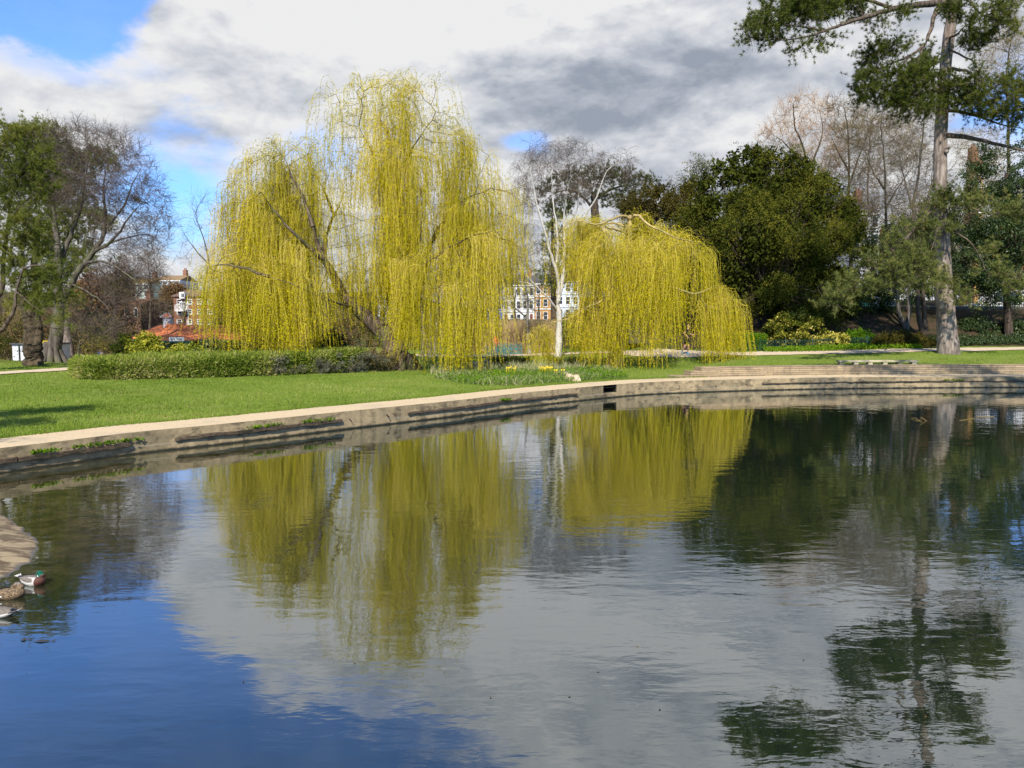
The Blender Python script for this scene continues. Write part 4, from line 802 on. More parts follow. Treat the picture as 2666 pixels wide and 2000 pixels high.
# beech
bb = onground(140, 50.0); d = 50.0
m = bark_mat('beech_bark', (.055, .046, .036), (.145, .125, .10), 4, (.12, .12, .06), .03)
seeds = [(px_line([(140, 930), (146, 880), (152, 820), (150, 760), (152, 700), (150, 640)], d), .46, .34, False),
         (px_line([(152, 800), (185, 740), (215, 690), (245, 655), (270, 610), (272, 550), (270, 500), (275, 450)], d), .26, .10, True),
         (px_line([(245, 655), (300, 620, -.6), (340, 560, -1), (380, 520, -1)], d), .13, .05, True), (px_line([(215, 690), (260, 680, -1.5), (310, 700, -2.5), (360, 740, -3), (400, 790, -3)], d), .12, .04, True),
         (px_line([(270, 600), (320, 540, .6), (350, 470, 1), (370, 430, 1)], d), .10, .04, True), (px_line([(152, 700), (180, 620, 1), (210, 540, 1.4), (225, 450, 1.5), (230, 390, 1.5)], d), .18, .06, True),
         (px_line([(150, 640), (140, 540, 1), (140, 440, 1.5), (150, 370, 1.6)], d), .18, .06, True), (px_line([(185, 740), (230, 760, -1.5), (280, 800, -2.4), (300, 850, -2.6)], d), .08, .03, True), (px_line([(270, 640), (330, 620, .5), (390, 610, 1), (420, 640, 1.2)], d), .08, .03, True)]
root = bare_tree('beech_tree', 'big leafless beech with domed purplish twig crown and flared grey trunk', bb,
          [(200, 370, 110, 45), (290, 400, 80, 50), (350, 450, 60, 60), (390, 520, 45, 60), (300, 500, 90, 70), (400, 600, 35, 60), (330, 610, 90, 60), (370, 700, 60, 60), (300, 750, 80, 70), (120, 360, 60, 30), (200, 480, 110, 80), (270, 860, 60, 40), (420, 560, 16, 70)], d, seeds, 1700, .45, 2.6, .55, .0075, .5,
          m, TWIG_PURPLE, 5, 1.0, .018, .05, .25, deep=1.1, rlim=.02, K=5, group=None)
fl = MB()
for k in range(9):
    a_ = k * .7 + rng.random() * .3; dr = np.array((math.cos(a_), math.sin(a_), 0)); fl.tube([bb + dr * 1.25 - (0, 0, .15), bb + dr * .85 + (0, 0, .18), bb + dr * .55 + (0, 0, .7), bb + dr * .3 + (0, 0, 1.6)], [.12, .22, .22, .14], 8, jit=.05)
fl.build('root_flare', m, root)
# ------------------------------------------------------------------ leafless and evergreen trees farther back
def simple_bare(label, u, d, trunkpx, blobs, n, tw, r0=.18, bark=BARK_BROWN, name='bare_tree', ntw=4, tl=1.0, tww=.022, group=None, limbs_=(), step=.5, tip=.011, up=.2, droop=0.0, wob=.24, second=3, rlim=.03):
    b = onground(u, d); tp = px_line(trunkpx, d); tp[0] = b - np.array((0, 0, .15)); seeds = [(tp, r0, r0 * .3, False)] + [(px_line(l, d), r0 * .5, r0 * .18, True) for l in limbs_]
    return bare_tree(name, label, b, blobs, d, seeds, n, step, 3.2, step * 1.5, tip, r0, bark, tw, ntw, tl, tww, droop, up, wob=wob, group=group, second=second, rlim=rlim)
simple_bare('orange tipped leafless tree rising above the huge yew', 2120, 80, [(2120, 900), (2110, 600), (2095, 400), (2070, 330), (2065, 270)], [(2075, 290, 50, 50), (2140, 300, 40, 45), (2040, 350, 60, 40), (2110, 370, 70, 50), (2150, 420, 60, 50), (1990, 395, 40, 25)], 380, TWIG_ORANGE, .28, ntw=5, tl=1.3, tww=.022, up=.5, limbs_=[[(2100, 450), (2140, 360, 0), (2135, 290, 0)], [(2095, 430), (2040, 370, 1), (2010, 350, 1)]], droop=-.2)
simple_bare('leafless tree with warm brown upright twigs just beyond the orange tipped one', 2215, 74, [(2215, 900), (2212, 600), (2210, 420), (2208, 350), (2200, 290)], [(2200, 300, 55, 50), (2225, 380, 65, 60), (2190, 450, 60, 50), (2240, 470, 60, 60), (2220, 560, 70, 60)], 700, TWIG_BROWN, .24, ntw=6, tl=1.2, tww=.026, up=.35, limbs_=[[(2211, 480), (2240, 400), (2260, 340)], [(2211, 450), (2180, 390), (2160, 350)]])
simple_bare('grey leafless tree with tangled limbs left of the pine trunk', 2310, 66, [(2312, 900), (2308, 640), (2306, 500), (2300, 400), (2292, 330)], [(2300, 330, 60, 50), (2330, 420, 70, 60), (2280, 430, 60, 60), (2330, 520, 80, 60), (2280, 560, 60, 60), (2360, 600, 60, 50)], 900, TWIG_GREY, .2, ntw=6, tl=1.1, tww=.024, limbs_=[[(2307, 540), (2350, 470), (2390, 420)], [(2306, 500), (2270, 440), (2250, 390)]])
simple_bare('greenish grey leafless tree close against the pine trunk', 2392, 60, [(2392, 900), (2385, 700), (2378, 560), (2390, 460), (2400, 380), (2405, 320)], [(2400, 330, 50, 50), (2385, 420, 60, 60), (2420, 480, 60, 70), (2350, 520, 50, 60), (2400, 580, 60, 50)], 800, TWIG_GREY, .22, BARK_GREY, ntw=6, tl=1.0, tww=.024, limbs_=[[(2380, 560), (2350, 450), (2340, 380)], [(2384, 600), (2420, 500), (2430, 420)]])
simple_bare('pale lichened leafless tree with curling twigs right of the tall pine', 2640, 70, [(2640, 900), (2630, 600), (2625, 350), (2620, 200), (2630, 120)], [(2610, 140, 60, 60), (2650, 90, 50, 60), (2600, 200, 60, 50), (2560, 240, 50, 40), (2650, 200, 50, 50), (2560, 430, 60, 60), (2520, 380, 50, 40)], 650, TWIG_TAN, .25, ntw=6, tl=1.2, tww=.02, wob=.35)
simple_bare('thin leafless tree low behind the pine branches with pinkish twigs', 2265, 90, [(2262, 860), (2260, 600), (2262, 420), (2268, 320)], [(2270, 330, 60, 60), (2330, 300, 60, 50), (2200, 360, 50, 50), (2400, 250, 60, 50), (2350, 380, 60, 60)], 560, TWIG_TAN, .22, ntw=6, tl=1.4, tww=.026)
# twin and single trunks on the shady bank
def trunk_pair(label, pxs, d, rad, blobs, n, bark, tw, leaf=None, name='bank_tree'):
    b = onground(pxs[0][0][0] * .5 + pxs[1][0][0] * .5, d); seeds = []
    for l in pxs: q = px_line(l, d); q[0] = b - np.array((0, 0, .15)); seeds.append((q, rad, rad * .5, False))
    return bare_tree(name, label, b, blobs, d, seeds, n, .5, 3, .8, .012, rad, bark, tw, 3, .9, .016)
trunk_pair('pale twin trunked tree on the shady bank behind the low juniper', [[(2344, 875), (2338, 800), (2335, 760), (2340, 680)], [(2366, 872), (2366, 800), (2364, 760), (2370, 680)]], 53, .17, [(2340, 640, 60, 50), (2370, 600, 50, 50)], 120, BARK_GREY, TWIG_GREY)
trunk_pair('pair of dark shaded trunks close to the tall pine', [[(2398, 885), (2392, 820), (2388, 740), (2380, 600)], [(2412, 888), (2408, 820), (2402, 740), (2396, 620)]], 51, .2, [(2390, 560, 50, 60), (2410, 500, 40, 50)], 140, BARK_DARK, TWIG_BROWN)
simple_bare('bare tree with thin limbs in front of the reed bed', 1378, 53, [(1378, 922), (1376, 880), (1373, 840), (1374, 800), (1372, 760), (1366, 720)], [(1340, 790, 50, 50), (1390, 770, 40, 50), (1310, 820, 40, 30), (1420, 800, 40, 40), (1360, 720, 40, 40), (1290, 810, 30, 30)], 260, TWIG_GREY, .17, bark_mat('patchy_bark', (.06, .05, .04), (.36, .33, .28), 3.2, (.2, .19, .14)), ntw=4, tl=.8, tww=.016, limbs_=[[(1373, 830), (1340, 800), (1310, 790), (1280, 800)], [(1374, 800), (1400, 780), (1430, 770)]])
simple_bare('slender leafless tree behind the tallest willow, bare limbs against the sky', 560, 62, [(575, 900), (560, 780), (545, 690), (530, 620), (510, 570)], [(530, 560, 50, 60), (590, 540, 50, 60), (490, 600, 50, 50), (560, 620, 60, 50), (640, 560, 40, 50), (480, 660, 40, 40)], 260, TWIG_GREY, .15, BARK_GREY, ntw=4, tl=1.1, tww=.014, limbs_=[[(545, 690), (500, 640), (470, 590)], [(550, 720), (590, 640), (600, 560)]], second=2)
simple_bare('brown twiggy tree standing before the pale blue house', 392, 90, [(395, 860), (392, 780), (390, 720), (385, 680)], [(390, 670, 40, 40), (375, 730, 50, 50), (410, 760, 45, 45), (385, 800, 50, 40)], 260, TWIG_BROWN, .2, ntw=5, tl=1.1, tww=.022)
simple_bare('small green barked hawthorn with vase shaped limbs near the end of the hedge', 203, 44, [(202, 935), (205, 910), (208, 890), (212, 870)], [(180, 860, 30, 30), (220, 850, 40, 30), (250, 870, 40, 25), (200, 820, 40, 30), (260, 840, 40, 30)], 260, TWIG_GREY, .08, bark_mat('green_bark', (.12, .11, .06), (.28, .25, .15), 9), ntw=4, tl=.8, tww=.012, limbs_=[[(205, 905), (180, 870), (165, 840)], [(206, 900), (235, 875), (265, 850)]], step=.3)
simple_bare('bare sapling tied to a stake before the cafe roof', 432, 42, [(434, 935), (436, 900), (437, 870), (437, 845), (436, 820)], [(436, 850, 12, 16), (445, 835, 10, 10), (428, 835, 8, 10)], 40, TWIG_BROWN, .025, ntw=2, tl=.35, tww=.008, step=.2, name='sapling')
# multi stemmed pale alder between willow and bridge
b = onground(1120, 49.5); seeds = []
for l in ([(1100, 936), (1101, 880), (1098, 830), (1095, 770)], [(1118, 936), (1110, 895), (1104, 860), (1100, 800)], [(1128, 936), (1134, 890), (1138, 840), (1142, 770)], [(1120, 936), (1122, 890), (1120, 840), (1118, 760)], [(1144, 937), (1150, 890), (1153, 840), (1158, 770)]):
    q = px_line(l, 49.5); q[0][2] = b[2] - .1; seeds.append((q, .13, .07, False))
bare_tree('alder_tree', 'clump of five pale slanting stems with ivy behind the leaning willow trunk', b, [(1090, 740, 50, 50), (1150, 730, 50, 50), (1120, 690, 60, 50)], 49.5, seeds, 160, .45, 3, .7, .01, .13, bark_mat('pale_stem_bark', (.25, .21, .17), (.42, .37, .31), 6), TWIG_GREY, 4, .9, .015)
# umbrella pine beyond the birch
pine('pine_tree', 'flat topped umbrella pine with brown tinged crown behind the birch', onground(1550, 76), 76, ([(1555, 870), (1555, 700), (1552, 600), (1548, 540), (1545, 500)], [.5, .45, .42, .38, .25]),
     [([(1548, 545), (1500, 500), (1450, 500), (1410, 530)], .16, .05), ([(1546, 520), (1600, 490), (1660, 480), (1700, 470)], .15, .05), ([(1546, 510), (1560, 470), (1580, 450)], .14, .05)],
     [(1480, 470, 55, 24), (1540, 455, 60, 26), (1610, 460, 65, 26), (1690, 470, 36, 22), (1640, 490, 50, 25), (1430, 500, 40, 28), (1520, 500, 60, 26), (1590, 510, 50, 30), (1450, 545, 50, 26), (1650, 530, 45, 30)], 620, .40,
     leaf_mat('browned_pine_needles', [(0, (.03, .04, .02)), (.4, (.07, .085, .03)), (.7, (.13, .105, .06)), (1, (.22, .14, .09))], .1), BARK_DARK, .5, 12, .26, .04, .7, (2, 3, 4))
pine('conifer_tree', 'dark bluish conifer low behind the white birch stems', onground(1440, 70), 70, ([(1442, 880), (1440, 700), (1438, 560)], [.3, .22, .06]), [], [(1440, 600, 30, 40), (1450, 660, 45, 50), (1440, 720, 50, 40)], 260, .35, NEEDLE_BLUE, BARK_DARK, .5, 12, .24, .035, .7, (2, 3, 4))
pine('conifer_tree', 'dark conifer top showing behind the brown beech hedge by the cafe', onground(300, 75), 75, ([(300, 900), (300, 780), (303, 690)], [.25, .2, .05]), [], [(303, 700, 18, 30), (300, 745, 28, 35), (325, 730, 20, 30)], 150, .32, NEEDLE, BARK_DARK, .5, 12, .26, .04, .7, (2, 3, 4))
# evergreen masses at the right edge
def leafy_tree(name, label, u, d, blobs, n, L, Wd, mat, tint, cl, clr, trunk_r=.2, cat='tree', stems=1, out=.7, down=.25, bark=None, group=None):
    b = onground(u, d); root = root_of(name, b, label, cat, group); tr = MB(); cv_ = max(bb[1] for bb in blobs); 
    C = blob_points(blobs, d, 24 * stems, .8, .2)
    top = P(blobs[0][0], blobs[0][1], d); tr.tube(catmull([b - (0, 0, .1), b * .6 + top * .4 + rng.normal(0, .1, 3), top], 5), np.linspace(trunk_r, trunk_r * .35, 11), 8, jit=.05)
    for c_ in C: s_ = b * .7 + top * .3 if trunk_r > .06 else b; tr.tube([s_ + rng.normal(0, .05, 3), (s_ + c_) / 2 + rng.normal(0, .15, 3), c_], [trunk_r * .4, trunk_r * .25, trunk_r * .1], 4, cap=False)
    tr.build('trunk' if trunk_r > .06 else 'stem', bark or BARK_DARK, root)
    cr = MB(); leafy(cr, blobs, d, n, L, Wd, .85, .6, tint, cl, clr, out, down, 0); cr.build('crown', mat, root); return root
leafy_tree('holly_tree', 'dark glossy evergreen holly filling the edge behind the tall pine', 2620, 52, [(2620, 450, 70, 70), (2580, 560, 60, 80), (2650, 600, 80, 90), (2560, 680, 60, 70), (2630, 730, 90, 60), (2560, 420, 35, 40), (2700, 500, 80, 120), (2545, 760, 50, 40), (2520, 560, 34, 70), (2512, 680, 38, 80), (2530, 460, 26, 30)], 72000, .13, .075, DARKLEAF, (.5, .2), 760, .55, .3)
leafy_tree('laurel_tree', 'dark evergreen laurel behind the twin pale trunks', 2290, 56, [(2290, 690, 60, 70), (2330, 760, 70, 60), (2250, 760, 60, 60), (2420, 690, 50, 80), (2440, 600, 40, 60), (2350, 620, 60, 40)], 36000, .14, .075, DARKLEAF, (.4, .16), 380, .55, .2)
# woodland on the hillsides beyond the park
def far_tree(label, u, d, vtop, wpx, tw, seed_n=150, kind=0, leaf=None):
    g = 'trees on the hill behind the park'; hgt_px = 833 - vtop
    b = onground(u, d); vb = 833 + (CAMH - b[2]) / d * F; hh = vb - vtop
    bl = [(u, vtop + hh * .25, wpx * .38, hh * .22), (u - wpx * .22, vtop + hh * .42, wpx * .3, hh * .22), (u + wpx * .22, vtop + hh * .40, wpx * .3, hh * .22), (u, vtop + hh * .55, wpx * .42, hh * .2)]
    if kind == 0:
        bare_tree('hill_tree', label, b, bl, d, [([b, P(u + rng.normal(0, 4), vb - hh * .4, d), P(u + rng.normal(0, 6), vb - hh * .75, d)], .22, .09, False)], seed_n, .9, 5, 1.3, .02, .3, BARK_BROWN, tw, 5, 1.7, .05, 0, .3, group=g, K=4, rlim=.06, second=3)
    else: leafy_tree('hill_tree', label, u, d, bl, 12000, .40, .2, leaf, (.5, .2), 170, 1.1, .25, group=g, down=.1)
far_list = [(330, 112, 716, 70, 0), (300, 120, 730, 60, 1), (360, 118, 770, 60, 0), (420, 118, 790, 60, 2), (258, 100, 700, 90, 3), (210, 104, 740, 90, 3), (150, 100, 730, 90, 0), (70, 95, 720, 110, 2), (0, 98, 730, 110, 0), (470, 100, 830, 70, 2), (600, 115, 690, 90, 2), (690, 120, 680, 90, 0), (770, 112, 690, 90, 4), (850, 118, 670, 90, 0),
            (930, 125, 680, 90, 2), (1010, 118, 690, 90, 0), (1090, 122, 680, 90, 2), (1170, 116, 690, 80, 0), (1255, 175, 690, 60, 2), (1310, 172, 670, 70, 0), (1370, 178, 660, 80, 2), (1430, 174, 670, 70, 0), (1500, 170, 660, 80, 2), (1570, 120, 650, 90, 0), (1650, 115, 660, 90, 3), (1720, 112, 640, 90, 2), (1800, 110, 620, 90, 0),
            (2230, 108, 560, 90, 3), (2330, 112, 540, 90, 2), (2430, 110, 520, 80, 3), (2520, 108, 480, 70, 2), (2600, 112, 470, 80, 0), (1880, 92, 560, 100, 2), (1980, 96, 560, 110, 0), (2080, 90, 560, 110, 2), (2170, 94, 520, 100, 0), (2280, 92, 600, 110, 3), (2380, 95, 560, 110, 0), (2480, 92, 560, 110, 2), (2650, 96, 560, 110, 3), (500, 128, 735, 60, 2), (545, 120, 700, 70, 0), (455, 150, 745, 50, 3), (2560, 100, 620, 90, 1), (1820, 100, 600, 90, 3), (1345, 118, 715, 60, 2), (1400, 112, 725, 60, 0), (1300, 108, 740, 60, 2), (480, 100, 760, 46, 2), (2520, 84, 470, 60, 0), (2270, 76, 520, 80, 0)]
kinds = {0: ('brown leafless tree on the hillside', TWIG_BROWN), 1: ('dark green tree on the hillside', None), 2: ('grey leafless tree on the hillside', TWIG_GREY), 3: ('russet brown tree on the hillside keeping dry leaves', None), 4: ('tan leafless tree on the hillside', TWIG_TAN)}
where = ['above the cafe roof', 'by the pale green house', 'left of the brick flats', 'beside the brick flats', 'behind the beech crown', 'behind the low beech limbs', 'behind the gnarled trunk', 'past the sweeping pine limbs', 'at the edge of the picture', 'close over the cafe', 'under the willow skirt', 'seen through the willow curtain', 'in the willow gap', 'behind the willow fork',
         'behind the leaning willow limb', 'over the white villa', 'above the alder stems', 'right of the alder stems', 'over the blue terrace house', 'over the cream terrace house', 'over the white terrace house', 'over the orange terrace house', 'over the last terrace house', 'behind the birch crown', 'under the umbrella pine', 'left of the bronze yew', 'behind the bronze yew',
         'right of the huge yew', 'behind the tangled grey tree', 'beside the pine trunk', 'beyond the thick pine limb', 'behind the holly', 'far behind the left flank of the huge yew', 'far behind the middle of the huge yew', 'hidden mostly by the huge yew crown', 'at the right flank of the huge yew', 'behind the white villa by the road', 'behind the dark shaded trunk pair', 'low behind the pine trunk', 'behind the drooping pine branch end', 'between brick flats and willow', 'just over the brick flats roof', 'beside the pale blue house', 'over the boundary wall railing', 'between bronze yew and huge yew', 'in front of the cream terrace house', 'in front of the orange terrace house', 'in front of the blue terrace house', 'in front of the brick flats', 'in front of the orange house past the pine trunk', 'in front of the white house by the road']
for (u, d_, vt, wpx, kd), wh in zip(far_list, where):
    lb, tw = kinds[kd]
    far_tree(lb + ' ' + wh, u, d_, vt, wpx, tw, 230, 0 if tw else 1, YEWLEAF if kd == 1 else BROWNLEAF)
# ------------------------------------------------------------------ bamboo hedge
def hedge_block(name, label, front_px, depth, height, n, mat, L, Wd, cat='hedge', core=None, tint=(.5, .18), back=None, round_=.25, upright=.35, top_frac=.5):
    """clipped block: leaves cover the faces of a solid twiggy core"""
    fl_ = np.array([hit(u, v)[:2] for u, v in front_px]); line = resample(catmull(fl_, 8), .3); k = len(line)
    bl_ = offs(line, np.interp(np.linspace(0, 1, k), np.linspace(0, 1, len(depth)), depth)); base = np.r_[line[k // 2], float(hz(*line[k // 2]))]
    hh = np.interp(np.linspace(0, 1, k), np.linspace(0, 1, len(height)), height); root = thing(name, tuple(base), label, cat)
    core_ = MB(); rows = []
    prof = [(.06, .0), (.02, .55), (.03, .85), (.06, .93), (.5, .95), (.94, .93), (.98, .8), (.98, 0)]
    for f, hf in prof: xy = line * (1 - f) + bl_ * f; z = hz(line[:, 0], line[:, 1]); rows.append(np.c_[xy, z + hf * hh - .02])
    V = np.stack(rows, 1); m_ = len(prof); i = np.arange(k - 1)[:, None] * m_ + np.arange(m_ - 1)[None]; core_.add(V, np.stack((i, i + m_, i + m_ + 1, i + 1), -1).reshape(-1, 4), .3)
    for e in (0, k - 1): core_.add(V[e], [list(range(m_))], .3)
    core_.build('stem', core or rough_mat('hedge_core', (.02, .022, .008), (.07, .06, .025), 8), root)
    def place(n_, kind):
        t = rng.random(n_) * (k - 1); i_ = np.minimum(t.astype(int), k - 2); w = (t - i_)[:, None]
        lf = line[i_] * (1 - w) + line[i_ + 1] * w; lb = bl_[i_] * (1 - w) + bl_[i_ + 1] * w; h_ = np.interp(t, np.arange(k), hh); z0 = hz(lf[:, 0], lf[:, 1]); nrm_ = unit(lf - lb)
        if kind == 'front':
            f = rng.random(n_) ** .8; p = np.c_[lf + nrm_ * (rng.normal(0, .07, n_) + .03 - .14 * ss(.85, 1, f))[:, None], z0 + f * h_]; o = np.c_[nrm_, np.full(n_, .4)]
        elif kind == 'top':
            f = rng.random(n_)[:, None]; p = np.c_[lf * (1 - f) + lb * f, z0 + h_ + rng.normal(-.03, .05, n_)]; o = np.c_[nrm_ * .15, np.ones(n_)]
        else:
            e = np.where(rng.random(n_) < .5, 0, k - 1); f = rng.random(n_)[:, None]; p = np.c_[line[e] * (1 - f) + bl_[e] * f, hz(*line[e].T) + rng.random(n_) * hh[e]]; o = np.c_[unit(line[e] - line[np.where(e == 0, 3, k - 4)]), np.full(n_, .3)]; p[:, :2] += o[:, :2] * rng.normal(.05, .08, n_)[:, None]
        return p, o
    cr = MB()
    for kind, n_ in (('front', int(n * (1 - top_frac) * .9)), ('top', int(n * top_frac)), ('end', int(n * .1))):
        p, o = place(n_, kind); t = tint[0] + tint[1] * rng.normal(0, 1, n_) + .14 * np.sin(p[:, 0] * 2.1 + 2 * np.sin(p[:, 0] * .7)) * (kind == 'front')
        if kind == 'front': t = t + .25 * ss(.55, 0, (p[:, 2] - hz(p[:, 0], p[:, 1])) / hh.mean()) * (rng.random(n_) < .5)
        leaves(cr, p, unit(o * .7 + rdir(n_) * .8 + np.array((0, 0, upright))), L * (.6 + .8 * rng.random(n_)), Wd, np.clip(t, 0, 1), 0, o)
    cr.build('foliage', mat, root); return root
hedge_block('bamboo_hedge', 'long clipped pale green bamboo hedge across the lawn before the cafe', [(202, 972), (206, 985), (260, 989), (400, 987), (560, 983), (720, 977), (860, 972), (965, 966)], [5.2, 5.6, 5.2, 4.2, 2.8, 2.2], [.66, .68, .72, .76, .82, .9, .92], 76000, HEDGELEAF, .19, .036, top_frac=.42)
LAVENDER = leaf_mat('grey_green_leaves', [(0, (.05, .05, .035)), (.5, (.16, .155, .105)), (1, (.34, .31, .21))], .2)
def low_shrub(name, label, u, v, wpx, hpx, n, mat, L, Wd, tint=(.5, .2), cl=40, clr=.22, cat='shrub', group=None, lobes=4, flat=.9, out=.8, stem=None):
    b = hit(u, v); d = b[1]; k = d / F; bl = []
    for i in range(lobes): bl.append((u + (rng.random() - .5) * wpx * 1.1, v - hpx * (.42 + .2 * rng.random()), wpx * .36, hpx * .42, rng.normal(0, .15)))
    bl.append((u, v - hpx * .5, wpx * .42, hpx * .5))
    root = thing(name, tuple(b), label, cat, group); st = MB(); C = blob_points(bl, d, 14, flat, .3)
    for c_ in C: st.tube([b + rng.normal(0, .06, 3) * (1, 1, 0) - (0, 0, .05), (b + c_) / 2 + rng.normal(0, .05, 3), c_], [.025, .018, .008], 4, cap=False)
    st.build('stem', stem or BARK_BROWN, root); cr = MB(); p = leafy(cr, bl, d, n, L, Wd, flat, .35, tint, cl, clr, out, .05); cr.build('foliage', mat, root); return root
for (u, v, w, h, lb) in ((690, 976, 110, 42, 'grey leaved low shrub below the middle of the bamboo hedge'), (800, 973, 110, 46, 'dark grey straggly shrub under the lowest willow skirt'), (905, 971, 110, 50, 'dry grey brown shrub below the hedge end'), (990, 968, 70, 52, 'tall dry tan stems beside the leaning willow trunk')):
    low_shrub('grey_shrub', lb, u, v, w, h, 5200, LAVENDER if u < 950 else leaf_mat('dry_stalks', [(0, (.10, .08, .03)), (.5, (.24, .19, .08)), (1, (.42, .33, .18))], .2), .11, .028, (.42, .2), 60, .2, 'shrub', 'grey shrubs along the foot of the hedge')
# yellow green shrubs in front of the cafe
for (u, v, d_, w, h, t, lb) in ((340, 935, 42, 70, 60, .45, 'fresh green rhododendron at the near end behind the hedge'), (385, 930, 41, 48, 62, .55, 'yellow green rhododendron below the clock turret'), (455, 935, 40, 66, 32, .62, 'golden leaved shrub under the white cafe sign'), (512, 936, 39, 80, 34, .35, 'green shrub between the golden one and the willow skirt'), (575, 938, 39, 90, 50, .12, 'dark holly like shrub under the left willow strands'), (850, 935, 41, 90, 70, .1, 'dark ivy clad shrub behind the hedge in the willow gap'), (660, 938, 40, 90, 40, .3, 'dull green shrub behind the middle of the hedge')):
    b = onground(u, d_); vb = 833 + (CAMH - b[2]) / d_ * F; top = v - h
    leafy_tree('garden_shrub', lb, u, d_, [(u, top + h * .35, w * .36, h * .3), (u - w * .28, top + h * .6, w * .28, h * .3), (u + w * .28, top + h * .55, w * .3, h * .3), (u, top + h * .9, w * .5, h * .5)], 4200, .17, .075, YELLOWLEAF if t > .3 else DARKLEAF, (t if t > .3 else .5, .2), 70, .26, .05, 'shrub', 2, .6, .1, group='shrubs between the hedge and the cafe')
# right hand planting
def bush(name, label, u, v, w, h, n, mat, tint, L=.12, Wd=.06, cl=110, clr=.26, cat='bush', dome=True, out=.8, dd=0.0):
    b = hit(u, v); d_ = b[1] + dd; bl = [(u, v - h * .45, w * .5, h * .5), (u - w * .22, v - h * .38, w * .28, h * .38), (u + w * .22, v - h * .4, w * .28, h * .4), (u, v - h * .66, w * .36, h * .33)]
    return leafy_tree(name, label, u, d_, bl, n, L, Wd, mat, tint, cl, clr, .05, cat, 2, out, .1)
m_var = leaf_mat('variegated_leaves', [(0, (.03, .045, .008)), (.35, (.095, .115, .016)), (.6, (.26, .25, .03)), (.8, (.56, .48, .09)), (1, (.74, .64, .2))], .25)
bush('variegated_bush', 'big rounded yellow variegated bush behind the green railing', 2075, 908, 150, 90, 15000, m_var, (.45, .26), .15, .075, 170, .3, dd=1.2)
bush('spotted_bush', 'small bright yellow spotted laurel poking through the green railing', 2172, 909, 60, 38, 3600, m_var, (.66, .2), .16, .08, 50, .2, dd=.5)
bush('juniper_bush', 'spreading dark bronze green juniper under the pale twin trunks', 2350, 909, 150, 40, 11000, leaf_mat('bronze_needles', [(0, (.014, .016, .005)), (.5, (.060, .055, .012)), (1, (.14, .11, .02))], .1), (.5, .2), .16, .035, 130, .25, dd=1.0)
bush('laurel_bush', 'dark laurel bush behind the foot of the tall pine', 2540, 900, 90, 75, 6000, DARKLEAF, (.5, .2), .14, .08, 70, .3, dd=3)
bush('ivy_bush', 'dim green ivy bank at the edge beyond the pine', 2640, 898, 110, 60, 7000, DARKLEAF, (.55, .2), .13, .08, 80, .3, dd=2.5)
bush('fern_bush', 'light green sprawling bush between yellow laurel and juniper', 2235, 905, 90, 42, 5200, BRIGHTLEAF, (.22, .16), .13, .05, 70, .24, dd=1.5)
bush('understorey_bush', 'dull green bush in deep shade below the big laurel', 2215, 858, 70, 56, 5000, DARKLEAF, (.45, .18), .14, .07, 60, .3, dd=3)
hedge_block('privet_hedge', 'short bright green clipped hedge next to the willow fringe', [(1900, 914), (1960, 914), (1996, 913)], [1.2, 1.2, 1.2], [1.05, 1.0, .98], 9000, BRIGHTLEAF, .075, .045, core=rough_mat('green_core', (.01, .018, .005), (.04, .05, .015), 8), tint=(.5, .2), top_frac=.3)
# dark thicket along the back of the lawn and beyond the stream: one bush after another
tk_list = [(-40, 60, 790, 90, 0), (40, 58, 800, 100, 1), (120, 66, 790, 110, 2), (200, 64, 800, 100, 1), (265, 62, 815, 90, 0), (320, 70, 805, 100, 2), (600, 64, 800, 110, 2), (690, 60, 815, 110, 1), (780, 66, 800, 110, 0), (870, 62, 810, 100, 2), (960, 68, 800, 110, 1), (1050, 62, 815, 110, 0), (1160, 66, 800, 110, 2), (1240, 64, 830, 80, 1), (1500, 66, 800, 110, 0), (1580, 62, 815, 110, 1), (1660, 60, 810, 110, 2), (1330, 64, 845, 70, 2), (1420, 62, 850, 60, 0)]
tk_lab = ['olive thicket at the edge beyond the sweeping pine limbs', 'tan thicket behind the pale shed', 'grey brown thicket behind the gnarled trunk', 'ochre thicket behind the slender pine', 'olive thicket by the cafe corner', 'brown thicket over the cafe ridge', 'grey thicket under the hanging willow skirt', 'tan thicket in the skirt of the tallest willow', 'olive thicket seen through the willow curtain', 'brown thicket left of the willow fork',
          'tan thicket behind the leaning trunk', 'olive thicket behind the alder stems', 'grey thicket right of the alder stems', 'tan thicket at the bridge end', 'olive thicket just right of the birch trunk', 'tan thicket behind the pruned willow', 'brown thicket below the bronze yew', 'grey twiggy bush over the reeds', 'olive twiggy bush behind the reeds']
